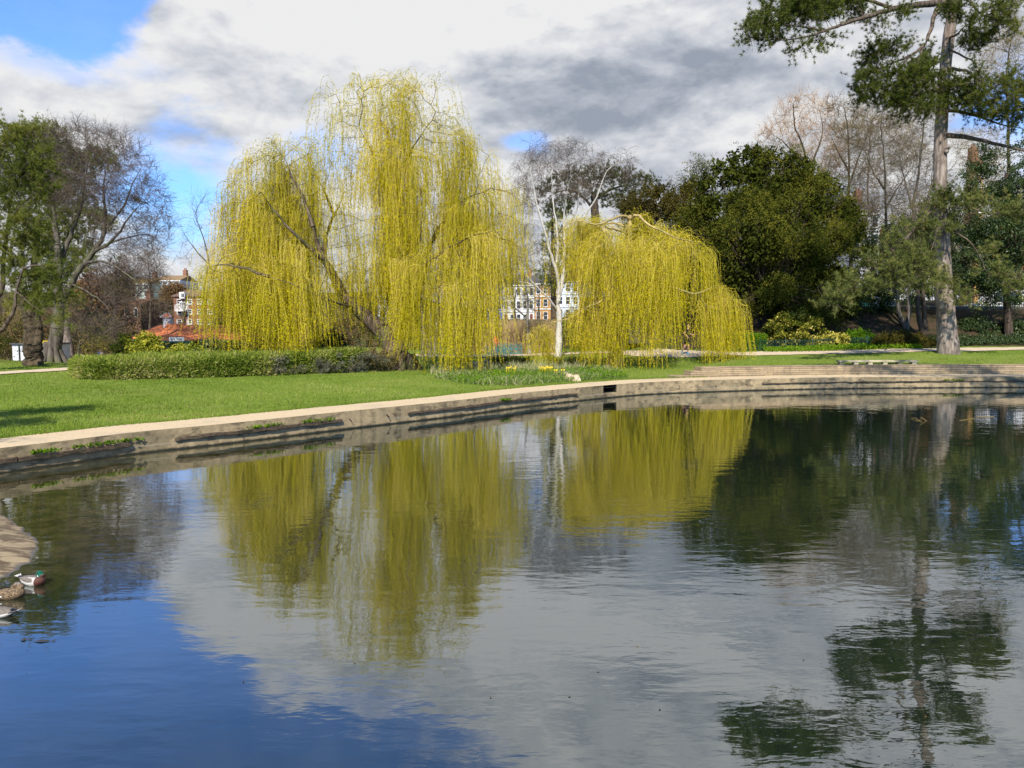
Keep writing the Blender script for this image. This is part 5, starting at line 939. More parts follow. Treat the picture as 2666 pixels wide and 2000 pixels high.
for (u, d_, vt, w, kd), lb in zip(tk_list, tk_lab):
    b = onground(u, d_); vb = 833 + (CAMH - b[2]) / d_ * F; hh = vb - vt; tw = (TWIG_TAN, TWIG_GREY, TWIG_BROWN)[kd]
    if 'ochre' in lb or 'tan' in lb: tw = TWIG_TAN
    bl = [(u + rng.normal(0, 6), vt + hh * .35, w * .42, hh * .32), (u - w * .3, vt + hh * .55, w * .3, hh * .35), (u + w * .3, vt + hh * .5, w * .3, hh * .35), (u, vb - hh * .3, w * .5, hh * .3)]
    seeds = [([b + (rng.normal(0, .5), rng.normal(0, .3), 0), P(u + rng.normal(0, w * .25), vb - hh * .3, d_), P(u + rng.normal(0, w * .35), vb - hh * .6, d_)], .06, .03, False) for _ in range(4)]
    r_ = bare_tree('thicket', lb, b, bl, d_, seeds, 170, .5, 2.6, .7, .012, .08, BARK_BROWN, tw, 6, 1.0, .028, 0, .2, 'thicket', 'thickets along the back of the park', rlim=.05)
    cr = MB(); leafy(cr, bl, d_, 2600, .14, .08, .9, .1, (.4 if kd == 0 else .25, .2), 90, .5, .4); cr.build('foliage', YELLOWLEAF if kd == 0 else (BROWNLEAF if kd == 2 else YEWLEAF), r_)
# ------------------------------------------------------------------ reeds, tussocks, waterside plants, grass
def blades(mb, p, L, w, lean=.25, tint=.5, mat=0, K=3, droop=.3):
    n = len(p); d0 = unit(np.c_[rng.normal(0, lean, (n, 2)), np.ones(n)]); L = np.broadcast_to(L, (n,)); pts = [p]; cur = p; cd = d0
    for k in range(K - 1): cur = cur + cd * (L / (K - 1))[:, None]; pts.append(cur); cd = unit(cd + np.c_[d0[:, :2] * droop * 3, np.full(n, -droop)])
    ribbons(mb, np.stack(pts, 1), np.broadcast_to(w, (n,))[:, None] * np.linspace(1, .35, K)[None], tint, mat)
n = 9000; x = rng.uniform(-4.2, 3.4, n); y = rng.uniform(55, 61, n); rb = MB(); blades(rb, np.c_[x, y, hz(x, y)], rng.uniform(1.5, 2.5, n), .028, .06, np.clip(.5 + rng.normal(0, .2, n), 0, 1), 0, 3, .06)
tag(rb.build('reeds', leaf_mat('dry_reed', [(0, (.26, .18, .08)), (.5, (.50, .36, .18)), (1, (.66, .50, .28))], .2)), kind='stuff')
TUSS = leaf_mat('tussock_blades', [(0, (.04, .055, .012)), (.5, (.14, .16, .03)), (1, (.36, .32, .10))], .2)
def tussock(label, u, v, n, L, spread, tint, lean, name='grass_tussock'):
    b = hit(u, v); root = thing(name, tuple(b), label, 'tussock', 'grass tussocks on the stream bank'); m_ = MB(); a = rng.uniform(0, 6.28, n); r_ = spread * rng.random(n) ** .5
    p = b + np.c_[np.cos(a) * r_, np.sin(a) * r_, np.zeros(n)]; d0 = unit(np.c_[np.cos(a) * lean + rng.normal(0, .25, n), np.sin(a) * lean + rng.normal(0, .25, n), np.ones(n)]); pts = [p]; cur = p; cd = d0; Ls = L * (.6 + .6 * rng.random(n))
    for k in range(4): cur = cur + cd * (Ls / 4)[:, None]; pts.append(cur); cd = unit(cd + np.c_[d0[:, :2] * .35, np.full(n, -.28)])
    ribbons(m_, np.stack(pts, 1), .022 * np.linspace(1, .3, 5)[None] * np.ones((n, 1)), np.clip(tint + rng.normal(0, .16, n), 0, 1)); m_.build('blade_tuft', TUSS, root)
    st = MB(); st.tube([b - (0, 0, .05), b + (0, 0, .05), b + (0, 0, .16)], [spread * .9, spread * .8, spread * .2], 9, jit=.1); st.build('base', rough_mat('tussock_base', (.03, .03, .01), (.09, .08, .03)), root)
tussock('spiky dark green tussock left of its twin on the stream bank', 1306, 949, 420, .85, .28, .34, .55)
tussock('spiky dark green tussock right of its twin on the stream bank', 1358, 946, 380, .75, .26, .36, .55)
tussock('large rounded golden green grass clump at the birch foot', 1470, 957, 900, 1.0, .5, .55, .6)
def region_pts(poly_px, n, z=None):
    us = [p[0] for p in poly_px]; vs_ = [p[1] for p in poly_px]; q = np.array([hit(u, v)[:2] for u, v in poly_px]); lo, hi = q.min(0), q.max(0); p = rng.uniform(lo, hi, (n * 4, 2)); ins = np.zeros(len(p), bool)
    for a, b in zip(q, np.roll(q, -1, 0)): ins ^= ((a[1] > p[:, 1]) != (b[1] > p[:, 1])) & (p[:, 0] < (b[0] - a[0]) * (p[:, 1] - a[1]) / (b[1] - a[1] + 1e-12) + a[0])
    p = p[ins][:n]; p = p[pond_dist(p[:, 0], p[:, 1]) > 1.6]; return np.c_[p, hz(p[:, 0], p[:, 1])]
wp = MB(); zone = [(1130, 985), (1200, 972), (1330, 970), (1450, 968), (1540, 962), (1600, 968), (1640, 985), (1560, 990), (1420, 1000), (1330, 1006), (1200, 1000)]
p = region_pts(zone, 9000); pat = .5 + .5 * np.sin(p[:, 0] * 1.3 + 2 * np.sin(p[:, 1] * .9)); blades(wp, p, rng.uniform(.08, .34, len(p)) * (.6 + .6 * pat), .022, .35, np.clip(.45 + .3 * (pat - .5) + rng.normal(0, .2, len(p)), 0, 1), 0)
p = region_pts(zone, 5000); leaves(wp, p + np.c_[np.zeros((len(p), 2)), rng.uniform(.03, .2, len(p))], unit(rdir(len(p)) + (0, 0, .5)), .09, .05, np.clip(.5 + rng.normal(0, .2, len(p)), 0, 1), 1)
zone2 = [(1120, 968), (1300, 962), (1520, 958), (1520, 966), (1300, 972), (1120, 976)]; p = region_pts(zone2, 3200); blades(wp, p, rng.uniform(.2, .55, len(p)), .02, .3, np.clip(.75 + rng.normal(0, .18, len(p)), 0, 1), 0)
tag(wp.build('waterside_plants', [leaf_mat('mixed_sedge', [(0, (.05, .10, .02)), (.45, (.14, .21, .05)), (.75, (.34, .34, .16)), (1, (.60, .52, .32))], .25), BRIGHTLEAF]), kind='stuff')
ub = MB(); p = region_pts([(1990, 914), (2120, 910), (2262, 906), (2400, 904), (2400, 911), (2262, 913), (2120, 917), (1990, 919)], 5200); leaves(ub, p + np.c_[np.zeros((len(p), 2)), rng.uniform(.02, .28, len(p))], unit(rdir(len(p)) + (0, 0, .5)), .11, .07, np.clip(.5 + rng.normal(0, .2, len(p)), 0, 1))
p = region_pts([(2400, 903), (2560, 900), (2700, 898), (2700, 880), (2400, 885)], 5000); leaves(ub, p + np.c_[np.zeros((len(p), 2)), rng.uniform(.02, .25, len(p))], unit(rdir(len(p)) + (0, 0, .5)), .13, .08, np.clip(.5 + rng.normal(0, .15, len(p)), 0, 1), 1)
tag(ub.build('ground_cover', [BRIGHTLEAF, DARKLEAF]), kind='stuff')
# lawn blades where single tufts can be told apart
gb = MB(); GRASS = leaf_mat('grass_blades', [(0, (.08, .13, .014)), (.5, (.20, .285, .038)), (.8, (.31, .35, .07)), (1, (.50, .45, .2))], .3)
n = 330000; yy = 15 + 31 * rng.random(n) ** 1.35; xx = rng.uniform(-1, 1, n) * (yy * .70 + 1); dp = pond_dist(xx, yy); ok = (dp > 1.5) & (dp < 40)
ok &= ~((xx > 7.5) & (dp < 2.25)); xx, yy = xx[ok], yy[ok]
def near_line(x, y, pts, w): return np.abs(pond_dist(x, y, np.asarray(pts, float), False)) < w
lp = gl_((-200, 990), (0, 972), (110, 966), (205, 959.5)) + [(-19.5, 43.5), (-17, 46), (-14, 49)]
pp_ = [(-12.5, 52.0), (-6, 51.6), (-1.5, 50.9)] + gl_((1470, 921), (1600, 918), (1760, 922), (1900, 922), (2080, 919), (2262, 915.5), (2460, 911.5), (2666, 908.5), (2800, 906))
ok = ~near_line(xx, yy, catmull(lp, 6), 1.0) & ~near_line(xx, yy, catmull(pp_, 6), 1.45); xx, yy = xx[ok], yy[ok]
wc = G(720, 1012, .5); worn = np.exp(-(((xx - wc[0]) / 2.2) ** 2 + ((yy - wc[1]) / .7) ** 2)); ok = rng.random(len(xx)) > .75 * worn; xx, yy = xx[ok], yy[ok]
zz = hz(xx, yy); ok = (zz > .3) & (zz < 1.5); xx, yy, zz = xx[ok], yy[ok], zz[ok]; n = len(xx)
tt = .42 + .16 * ss(.2, .9, np.sin(xx * .31 + 1.2 * np.sin(yy * .23 + .5)) * np.sin(yy * .42 + .6 * np.sin(xx * .37))) + .20 * np.sin(xx * .7 + 2 * np.sin(yy * .45)) * np.sin(yy * .8 + xx * .25) + rng.normal(0, .17, n)
blades(gb, np.c_[xx, yy, zz - .005], rng.uniform(.035, .085, n) * (1 + .35 * np.sin(xx * 3.1) * np.sin(yy * 2.7)), .013, .5, np.clip(tt, 0, 1), 0, 2)
edge = resample(offs(E, 1.42), .02); n = len(edge) * 3; q = np.repeat(edge, 3, 0) + rng.normal(0, .04, (n, 2)); ok = (q[:, 0] < 8.5) & (q[:, 1] > 14); q = q[ok]; blades(gb, np.c_[q, np.full(len(q), .47)], rng.uniform(.06, .13, len(q)), .014, .45, np.clip(.3 + rng.normal(0, .15, len(q)), 0, 1), 0, 2)
tag(gb.build('grass', GRASS), kind='stuff')
# weeds on the ledge of the pond wall
for (u, v, s_, lb) in ((268, 1152, .55, 'thick strip of moss and weeds above the nearest timber fender'), (120, 1172, .3, 'thin weeds over the first timber fender joint'), (700, 1103, .35, 'small weeds above the long middle fender'), (830, 1090, .35, 'green weeds on the end of the middle fender'), (1320, 1034, .3, 'weeds growing on the wall left of the drain opening'), (2480, 985, .34, 'pale green weeds high on the wall under the thick stone terrace')):
    k = e_index(u); ln = offs(E, -.05)[max(k - int(s_ * 6), 0):k + int(s_ * 6) + 1]; n = int(260 * s_); t = rng.random(n) * (len(ln) - 1); i = t.astype(int); q = ln[i] + (ln[np.minimum(i + 1, len(ln) - 1)] - ln[i]) * (t - i)[:, None]
    m_ = MB(); leaves(m_, np.c_[q + rng.normal(0, .02, q.shape), .30 + .05 * rng.random(n)], unit(rdir(n) + (0, 0, .9)), .09, .035, np.clip(.4 + rng.normal(0, .2, n), 0, 1)); tag(m_.build('wall_weed', BRIGHTLEAF, org=(*ln[len(ln) // 2], .3)), lb, 'weed', 'weeds growing on the pond wall')

fl_ = MB(); n = 170; yy = rng.uniform(16, 34, n); xx = rng.uniform(-.66, .1, n) * yy; ok = (pond_dist(xx, yy) > 1.1); xx, yy = xx[ok], yy[ok]; leaves(fl_, np.c_[xx, yy, hz(xx, yy) + .055], unit(rdir(len(xx)) * (1, 1, .25)), .07, .035, np.clip(.6 + rng.normal(0, .25, len(xx)), 0, 1))
tag(fl_.build('fallen_leaves', BROWNLEAF), kind='stuff')
fd = MB(); n = 46; yy = 5.5 + 22 * rng.random(n) ** 1.3; xx = rng.uniform(-.5, .6, n) * yy; ok = pond_dist(xx, yy) < -.5; xx, yy = xx[ok], yy[ok]; leaves(fd, np.c_[xx, yy, np.full(len(xx), .004)], unit(rdir(len(xx)) * (1, 1, .05)), .03, .014, np.clip(.4 + rng.normal(0, .25, len(xx)), 0, 1), 0, np.tile((0, 0, 3.0), (len(xx), 1)))
tag(fd.build('floating_debris', BROWNLEAF), kind='stuff')
# ------------------------------------------------------------------ buildings
def plain(name, c, rough=.7, spec=.3, var=.12, scale=3): return rough_mat(name, tuple(x * (1 - var) for x in c), tuple(min(1, x * (1 + var)) for x in c), scale, rough, .15, .01, 5, None, 1, (1, 1, 1), spec)
WHITE_P = plain('white_paint', (.78, .76, .72)); GLASS_D = plain('window_glass', (.035, .04, .05), .12, .6, .3); SLATE = rough_mat('slate_roof', (.06, .06, .068), (.13, .125, .13), 4); GREEN_P = plain('green_paint', (.02, .075, .05)); TEAL = plain('teal_paint', (.03, .17, .19), .5)
IRON = plain('black_iron', (.012, .014, .014), .5); GREEN_IRON = plain('green_iron', (.018, .06, .055), .5)
def pxbox(mb, u0, u1, v0, v1, d, y0, y1): a = P(u0, v1, d); b = P(u1, v0, d); mb.box(a[0], b[0], d + y0, d + y1, a[2], b[2])
def window(par, u0, u1, v0, v1, d, frame=None, bars=(1, 1), proud=.05, name='window'):
    a = P(u0, v1, d); b = P(u1, v0, d); w = b[0] - a[0]; t = max(.06, w * .09); f = MB(); y0, y1 = d - proud, d + .02
    f.box(a[0], a[0] + t, y0, y1, a[2], b[2]); f.box(b[0] - t, b[0], y0, y1, a[2], b[2]); f.box(a[0] + t, b[0] - t, y0, y1, b[2] - t, b[2]); f.box(a[0] + t, b[0] - t, y0, y1, a[2], a[2] + t)
    for i in range(bars[0]): x = a[0] + w * (i + 1) / (bars[0] + 1); f.box(x - t * .3, x + t * .3, y0 + .012, y1, a[2] + t, b[2] - t)
    for i in range(bars[1]): z = a[2] + (b[2] - a[2]) * (i + 1) / (bars[1] + 1); f.box(a[0] + t, b[0] - t, y0 + .02, y1, z - t * .35, z + t * .35)
    f.box(a[0] - t * .5, b[0] + t * .5, y0 - .06, y1, a[2] - t * .8, a[2] - .002)
    o = f.build(name, frame or WHITE_P, par); g = MB(); g.box(a[0] + t * .9, b[0] - t * .9, d - proud * .45, d + .015, a[2] + t * .9, b[2] - t * .9); g.build('pane', GLASS_D, o); return o
def gable_roof(mb, x0, x1, y0, y1, z0, z1, over=.3, th=.12):
    ym = (y0 + y1) / 2
    for s, ye in ((-1, y0 - over), (1, y1 + over)):
        V = [(x0 - over, ye, z0 - .05), (x1 + over, ye, z0 - .05), (x1 + over, ym, z1), (x0 - over, ym, z1)]; V += [(x, y, z + th) for x, y, z in V]
        mb.add(V, [(0, 1, 2, 3), (4, 7, 6, 5), (0, 4, 5, 1), (1, 5, 6, 2), (2, 6, 7, 3), (3, 7, 4, 0)])
    for x in (x0, x1): mb.add([(x, y0, z0), (x, y1, z0), (x, ym, z1)], [(0, 1, 2)])
def house(name, label, u0, u1, vt, vb, d, wallm, roofm, rows, cols, cat='house', group=None, roof_px=22, depth=9, door=None, bands=True, winw=.32, winh=.62, frame=None, chim=True, hip=0):
    a = P(u0, vb, d); b = P(u1, vt, d); gz_ = float(hz((a[0] + b[0]) / 2, d)); z0 = min(a[2], gz_) - .3
    root = thing(name, ((a[0] + b[0]) / 2, d + depth / 2, max(gz_, z0)), label, cat, group); w = MB(); w.box(a[0], b[0], d, d + depth, z0, b[2]); w.build('wall', wallm, root)
    zr = b[2] + roof_px * d / F; r = MB(); gable_roof(r, a[0] + .02, b[0] - .02, d, d + depth, b[2] + .01, zr, .25 if not group else .02); ro = r.build('roof', roofm, root)
    if chim:
        c = MB(); xm = b[0] - .7; c.box(xm - .45, xm + .3, d + depth / 2 - .5, d + depth / 2 + .5, zr - .5, zr + 1.3)
        for k in (-.25, .05): c.tube([(xm + k, d + depth / 2, zr + 1.28), (xm + k, d + depth / 2, zr + 1.7)], .11, 7)
        c.build('chimney', plain('chimney_brick', (.26, .12, .075)), ro)
    if bands:
        bd = MB(); H_ = b[2] - a[2]
        for k in range(1, rows): z = a[2] + H_ * k / rows; sc_ = MB(); sc_.box(a[0] + .05, b[0] - .05, d - .14, d - .003, z - .1, z + .1); sc_.build('string_course', frame or WHITE_P, root)
        bd.box(a[0] + .02, b[0] - .02, d - .25, d - .003, b[2] - .22, b[2] - .004); bd.build('cornice', frame or WHITE_P, root)
    for i in range(rows):
        for j in range(cols):
            uc = u0 + (u1 - u0) * (j + .5) / cols; vc = vt + (vb - vt) * (i + .52) / rows; ww = (u1 - u0) / cols * winw; hh = (vb - vt) / rows * winh / 2
            if door is not None and i == rows - 1 and j == door:
                dm = MB(); p = P(uc - ww * .7, vb, d); q = P(uc + ww * .7, vc - hh, d); dm.box(p[0], q[0], d - .06, d + .01, max(p[2], z0 + .1), q[2]); dm.build('door', plain('door_paint', (.16, .05, .035)), root); continue
            window(root, uc - ww, uc + ww, vc - hh, vc + hh, d, frame, (0, 1))
    return root
gt = 'painted terrace houses beyond the stream'
house('terrace_house', 'deep blue painted terrace house with white framed windows beyond the reeds', 1268, 1308.5, 745, 846, 150, plain('blue_render', (.045, .13, .42)), SLATE, 3, 2, 'house', gt, 26, frame=plain('pale_blue_trim', (.32, .42, .62)), door=1)
house('terrace_house', 'cream white terrace house adjoining the blue one', 1309, 1341.5, 742, 846, 150, plain('cream_render', (.60, .55, .46)), SLATE, 3, 2, 'house', gt, 26, door=0)
house('terrace_house', 'chalk white terrace house between the cream and the orange one', 1342, 1391.5, 742, 845, 150, plain('white_render', (.62, .61, .58)), SLATE, 3, 3, 'house', gt, 26, door=2)
house('terrace_house', 'orange painted terrace house behind the birch branches', 1392, 1448.5, 738, 838, 150, plain('orange_render', (.46, .25, .075)), SLATE, 3, 3, 'house', gt, 26, door=2)
house('terrace_house', 'pale sky blue terrace house just right of the birch trunk', 1449, 1508, 732, 832, 150, plain('sky_render', (.58, .67, .74)), SLATE, 3, 3, 'house', gt, 26, door=0)
house('villa', 'white villa with arched bay glimpsed through the willow curtain', 985, 1042, 768, 862, 100, plain('villa_white', (.74, .72, .68)), SLATE, 3, 3, roof_px=18, depth=7)
house('brick_flats', 'red brick flats with white balcony window beside the cafe turret', 454, 560, 772, 850, 112, rough_mat('red_brick', (.17, .065, .038), (.26, .115, .07), 9), rough_mat('brown_tiles', (.13, .08, .055), (.22, .14, .10), 5), 3, 4, 'flats', roof_px=16, depth=9, bands=False, winw=.24, winh=.5)
br_ = bpy.data.objects['brick_flats']
bal = MB(); a = P(463, 808, 112); b = P(489, 795, 112); bal.box(a[0], b[0], 111.0, 111.9, a[2] - .15, a[2])
for x in np.linspace(a[0], b[0], 12): bal.box(x - .03, x + .03, 111.0, 111.06, a[2] + .002, b[2])
bal.box(a[0] - .04, b[0] + .04, 110.97, 111.09, b[2] + .002, b[2] + .07); bal.build('balcony', WHITE_P, br_)
window(br_, 468, 486, 786, 806, 111.9, None, (3, 1)); dm = MB(); p = P(470, 778, 112); q = P(482, 761, 112); dm.box(p[0], q[0], 111.6, 114, p[2], q[2]); dm.build('dormer', WHITE_P, br_)
window(br_, 471.5, 480.5, 763, 776, 111.55, None, (1, 0)); pp = MB(); p = P(492, 850, 112); q = P(492, 775, 112); pp.tube([(p[0], 111.9, p[2]), (p[0], 111.9, q[2])], .06, 6); pp.build('drainpipe', WHITE_P, br_)
house('hill_house', 'pale blue rendered house high on the hillside', 404, 470, 730, 772, 165, plain('pale_blue_render', (.52, .63, .70)), rough_mat('ochre_tiles', (.20, .13, .07), (.32, .22, .11), 5), 2, 4, 'house', 'houses on the hillside', 14)
house('hill_house', 'pale green rendered house left of the pale blue one', 325, 388, 738, 775, 160, plain('pale_green_render', (.52, .62, .50)), rough_mat('gold_tiles', (.30, .20, .06), (.42, .30, .10), 5), 2, 4, 'house', 'houses on the hillside', 14)
house('hill_house', 'small red brick house with white window behind the bare limbs', 318, 366, 792, 832, 112, rough_mat('dull_brick', (.13, .075, .05), (.20, .12, .08), 9), rough_mat('red_tiles', (.20, .10, .06), (.28, .14, .085), 5), 1, 2, 'house', 'houses on the hillside', 14, winw=.2, winh=.55, bands=False)
house('road_house', 'white house with tall windows behind the leafless trees by the road', 2236, 2292, 555, 690, 84, plain('bright_render', (.62, .62, .62)), SLATE, 3, 2, 'house', 'houses along the upper road', 40, depth=8)
house('road_house', 'orange rendered house showing past the pine trunk', 2546, 2566, 428, 560, 98, plain('amber_render', (.42, .24, .09)), rough_mat('brick_gable', (.25, .12, .08), (.33, .17, .11), 6), 4, 2, 'house', 'houses along the upper road', 22, depth=3)
# cafe pavilion -------------------------------------------------------------
dC = 56.0; kC = dC / F
gzc = float(hz(P(420, 900, dC)[0], dC)); cafe = thing('park_cafe', (P(455, 900, dC)[0], dC + 3, gzc), 'low park cafe with orange tiled roof, clock turret and hand painted sign', 'cafe')
m, T = newmat('orange_tiles'); co = T.n('ShaderNodeTexCoord').outputs['Object']; s4 = T.n('ShaderNodeSeparateXYZ'); T.put(s4.inputs[0], co); cc = T.n('ShaderNodeCombineXYZ'); T.put(cc.inputs[0], s4.outputs[0]); T.put(cc.inputs[1], T.m('ADD', s4.outputs[2], T.m('MULTIPLY', s4.outputs[1], .5)))
br = T.n('ShaderNodeTexBrick'); T.put(br.inputs['Vector'], cc.outputs[0]); br.inputs['Scale'].default_value = 1; br.inputs['Brick Width'].default_value = .2; br.inputs['Row Height'].default_value = .12; br.inputs['Mortar Size'].default_value = .008
br.inputs['Color1'].default_value = (.74, .24, .09, 1); br.inputs['Color2'].default_value = (.60, .18, .065, 1); br.inputs['Mortar'].default_value = (.2, .06, .03, 1)
c = T.mix(T.m('MULTIPLY', T.sstep(T.noise(co, .9, 6, .65), .5, .66), .55), br.outputs[0], (.26, .10, .055)); finish(T, principled(T, c, .85, .15)); TILES = m
ze = P(420, 884.5, dC)[2]; zrd = P(420, 848, dC)[2]; xl, xr = P(310, 880, dC)[0], P(610, 880, dC)[0]; xg0, xg1 = P(392, 880, dC)[0], P(508, 880, dC)[0]; xc = P(438, 860, dC)[0]
wl = MB(); wl.box(xl + .6, xr - .6, dC + 1.2, dC + 6.4, gzc - .2, ze); wl.box(xg0 + .5, xg1 - .5, dC - .2, dC + 1.19, gzc - .2, gzc + .75); wl.build('wall', plain('cafe_wall', (.50, .44, .32)), cafe)
sh = MB(); sh.box(xl + 1.2, xg0, dC + 1.1, dC + 1.19, gzc + .75, ze - .25); sh.box(xg0 + .3, xg1 - .3, dC + 1.1, dC + 1.19, gzc + .75, ze - .22); sh.build('shade_panel', plain('front_shade', (.012, .011, .01)), cafe)  # dark panels on the wall stand in for shade inside the open front
rf = MB(); L0 = (xl, dC + .6, ze); R0 = (xr, dC + .6, ze); rl = (P(350, 848, dC)[0], dC + 3.6, zrd); rr_ = (xr - 1.6, dC + 3.6, zrd); Lb = (xl, dC + 6.8, ze); Rb = (xr, dC + 6.8, ze)
rf.add([L0, R0, rr_, rl, Lb, Rb], [(0, 1, 2, 3), (5, 4, 3, 2)]); rf.add([L0, rl, Lb, R0, Rb, rr_], [(0, 1, 2), (3, 4, 5)])
q0 = P(427, 842, dC + 1.8); q1 = P(449, 842, dC + 1.8); zt = q0[2]
prev = None; prof = [(0, 0), (.35, .30), (.65, .60), (.85, .84), (1, 1)]; flare = [0, .22, .5, .74, 1]
rings = []
for (f, h_), fl2 in zip(prof, flare):
    x0 = xg0 + (q0[0] - xg0) * f; x1 = xg1 + (q1[0] - xg1) * f; y0 = dC - .7 + (2.9) * f; y1 = dC + 6.2 - 2.7 * f; z = ze - .04 + (zt - ze) * (.55 * fl2 + .45 * fl2 * fl2 + 0); rings.append([(x0, y0, z), (x1, y0, z), (x1, y1, z), (x0, y1, z)])
V = np.array(rings).reshape(-1, 3); i = np.arange(4)[:, None] * 4 + np.arange(4)[None]; j = np.arange(4)[:, None] * 4 + (np.arange(4)[None] + 1) % 4; rf.add(V, np.stack((i, j, j + 4, i + 4), -1).reshape(-1, 4))
roof = rf.build('roof', TILES, cafe)
ev = MB(); ev.box(xg0 - .03, xg1 + .03, dC - .80, dC - .71, ze - .24, ze - .045); ev.box(xl - .03, xg0 - .04, dC + .50, dC + .58, ze - .20, ze - .01); ev.box(xg1 + .04, xr, dC + .50, dC + .58, ze - .20, ze - .01); ev.build('eaves_board', GREEN_P, cafe)
for u in (400, 430, 445, 479, 494, 506): ps = MB(); x = P(u, 900, dC)[0]; ps.box(x - .09, x + .09, dC - .6, dC - .42, gzc - .2, ze - .05); ps.build('post', plain('cream_post', (.55, .48, .33)) if u in (430, 494) else GREEN_P, cafe)
cl_ = MB(); yc = dC + 2.9; c0, c1 = P(429, 841, yc), P(447.5, 826, yc); cl_.box(c0[0], c1[0], yc - .28, yc + .28, c0[2] - .35, c1[2]); cl = cl_.build('turret', plain('lead_grey', (.42, .44, .46)), roof)
xm = (c0[0] + c1[0]) / 2; zm = (c0[2] + c1[2]) / 2 - .02
cf = MB(); th = np.linspace(0, 2 * np.pi, 24, endpoint=False); Rr = .175
for y_, r_ in ((yc - .34, Rr),): cf.add([(xm + r_ * math.cos(t), y_, zm + r_ * math.sin(t)) for t in th] + [(xm + r_ * math.cos(t), yc - .27, zm + r_ * math.sin(t)) for t in th], [list(range(24))]); cf.add([(xm + r_ * math.cos(t), y, zm + r_ * math.sin(t)) for y in (y_, yc - .27) for t in th], [(i, (i + 1) % 24, (i + 1) % 24 + 24, i + 24) for i in range(24)])
cf.build('clock_face', plain('clock_white', (.78, .76, .70)), roof); ch = MB(); ch.bar((xm, yc - .35, zm), (xm + .09, yc - .35, zm + .12), .018); ch.bar((xm, yc - .352, zm), (xm + .02, yc - .352, zm - .08), .02); ch.build('clock_hands', IRON, roof)
ct = MB(); e0, e1 = P(423, 826, yc), P(452, 815.5, yc); hw = (e1[0] - e0[0]) / 2; ct.add([(xm - hw, yc - hw, e0[2]), (xm + hw, yc - hw, e0[2]), (xm + hw, yc + hw, e0[2]), (xm - hw, yc + hw, e0[2]), (xm - .08, yc - .08, e1[2]), (xm + .08, yc - .08, e1[2]), (xm + .08, yc + .08, e1[2]), (xm - .08, yc + .08, e1[2])], [(0, 1, 5, 4), (1, 2, 6, 5), (2, 3, 7, 6), (3, 0, 4, 7), (4, 5, 6, 7), (3, 2, 1, 0)]); ct.build('turret_roof', TILES, roof)
hp = MB()
for sx in (-1, 1): hp.bar((xm + sx * hw, yc - hw - .01, e0[2] + .02), (xm + sx * .08, yc - .09, e1[2] + .02), .05)
hp.bar((xm - hw, yc - hw - .015, e0[2]), (xm + hw, yc - hw - .015, e0[2]), .03); hp.build('lead_ridge', plain('pale_lead', (.6, .6, .6)), roof)
sg = MB(); s0, s1 = P(440.5, 888.6, dC - .9), P(479, 878.2, dC - .9); sg.box(s0[0], s1[0], dC - .92, dC - .86, s0[2], s1[2]); sign = sg.build('sign_board', plain('sign_white', (.80, .79, .76), .6, .3, .04), cafe)
def lettering(par, txt, x0, x1, y, zc, h, mat, name='lettering'):
    cu = bpy.data.curves.new('txt', 'FONT'); cu.body = txt; cu.size = 1; cu.extrude = .01; cu.align_x = 'CENTER'; cu.align_y = 'CENTER'
    ob = bpy.data.objects.new('txt', cu); COL.objects.link(ob); bpy.context.view_layer.update(); me = bpy.data.meshes.new_from_object(ob.evaluated_get(bpy.context.evaluated_depsgraph_get())); bpy.data.objects.remove(ob)
    V = np.array([v.co[:] for v in me.vertices]); wv = V[:, 0].max() - V[:, 0].min(); hv = V[:, 1].max() - V[:, 1].min()
    V = np.c_[(x0 + x1) / 2 + (V[:, 0] - (V[:, 0].max() + V[:, 0].min()) / 2) * (x1 - x0) / wv, y + V[:, 2] * .5, zc + (V[:, 1] - (V[:, 1].max() + V[:, 1].min()) / 2) * h / hv]
    mb = MB(); 
    for p in me.polygons: mb.add(V[list(p.vertices)], [list(range(len(p.vertices)))])
    bpy.data.meshes.remove(me); return mb.build(name, mat, par)
lettering(sign, 'ART IN THE PARK', s0[0] + .12, s1[0] - .12, dC - .932, (s0[2] + s1[2]) / 2, (s1[2] - s0[2]) * .46, plain('letter_grey', (.22, .22, .23)))
# pale shed, gate, pillar ----------------------------------------------------
dS = 57; zb = float(hz(P(110, 920, dS)[0], dS)); shed = thing('pale_shed', (P(110, 920, dS)[0], dS + 1, zb), 'low whitewashed shed with yellow picket strip behind the gnarled trunk', 'shed')
w_ = MB(); a, b = P(33, 930, dS), P(134, 897, dS); w_.box(a[0], b[0], dS, dS + 2.4, zb - .6, b[2]); w_.build('wall', rough_mat('whitewashed_boards', (.48, .50, .50), (.66, .67, .66), 3, .8, .4, .02, 5, None, 1, (.4, .4, 6)), shed)
r_ = MB(); r_.box(a[0] - .1, b[0] + .1, dS - .15, dS + 2.5, b[2] + .003, b[2] + .09); r_.build('roof', SLATE, shed)
pk = MB(); q = P(106, 893, dS); q2 = P(134, 890, dS)
for x in np.arange(q[0], q2[0], .09): pk.box(x, x + .06, dS - .1, dS - .07, b[2] + .095, b[2] + .26 + .03 * rng.random())
pk.build('yellow_strip', plain('yellow_paint', (.70, .52, .03)), shed); dd_ = MB(); p = P(50, 930, dS); dd_.box(p[0], p[0] + .1, dS - .05, dS - .003, zb - .5, b[2] - .1); dd_.build('downpipe', IRON, shed)
pil = MB(); b_ = hit(265, 930); b_ = onground(265, 43); pil.tube([b_ - (0, 0, .1), b_ + (0, 0, .5), b_ + (0, 0, .52), b_ + (0, 0, .62), b_ + (0, 0, .72)], [.12, .12, .17, .17, .06], 12, jit=.01); tag(pil.build('stone_pillar', plain('pink_stone', (.52, .36, .28)), org=b_), 'short pink stone pillar with rounded cap at the hedge end', 'pillar')
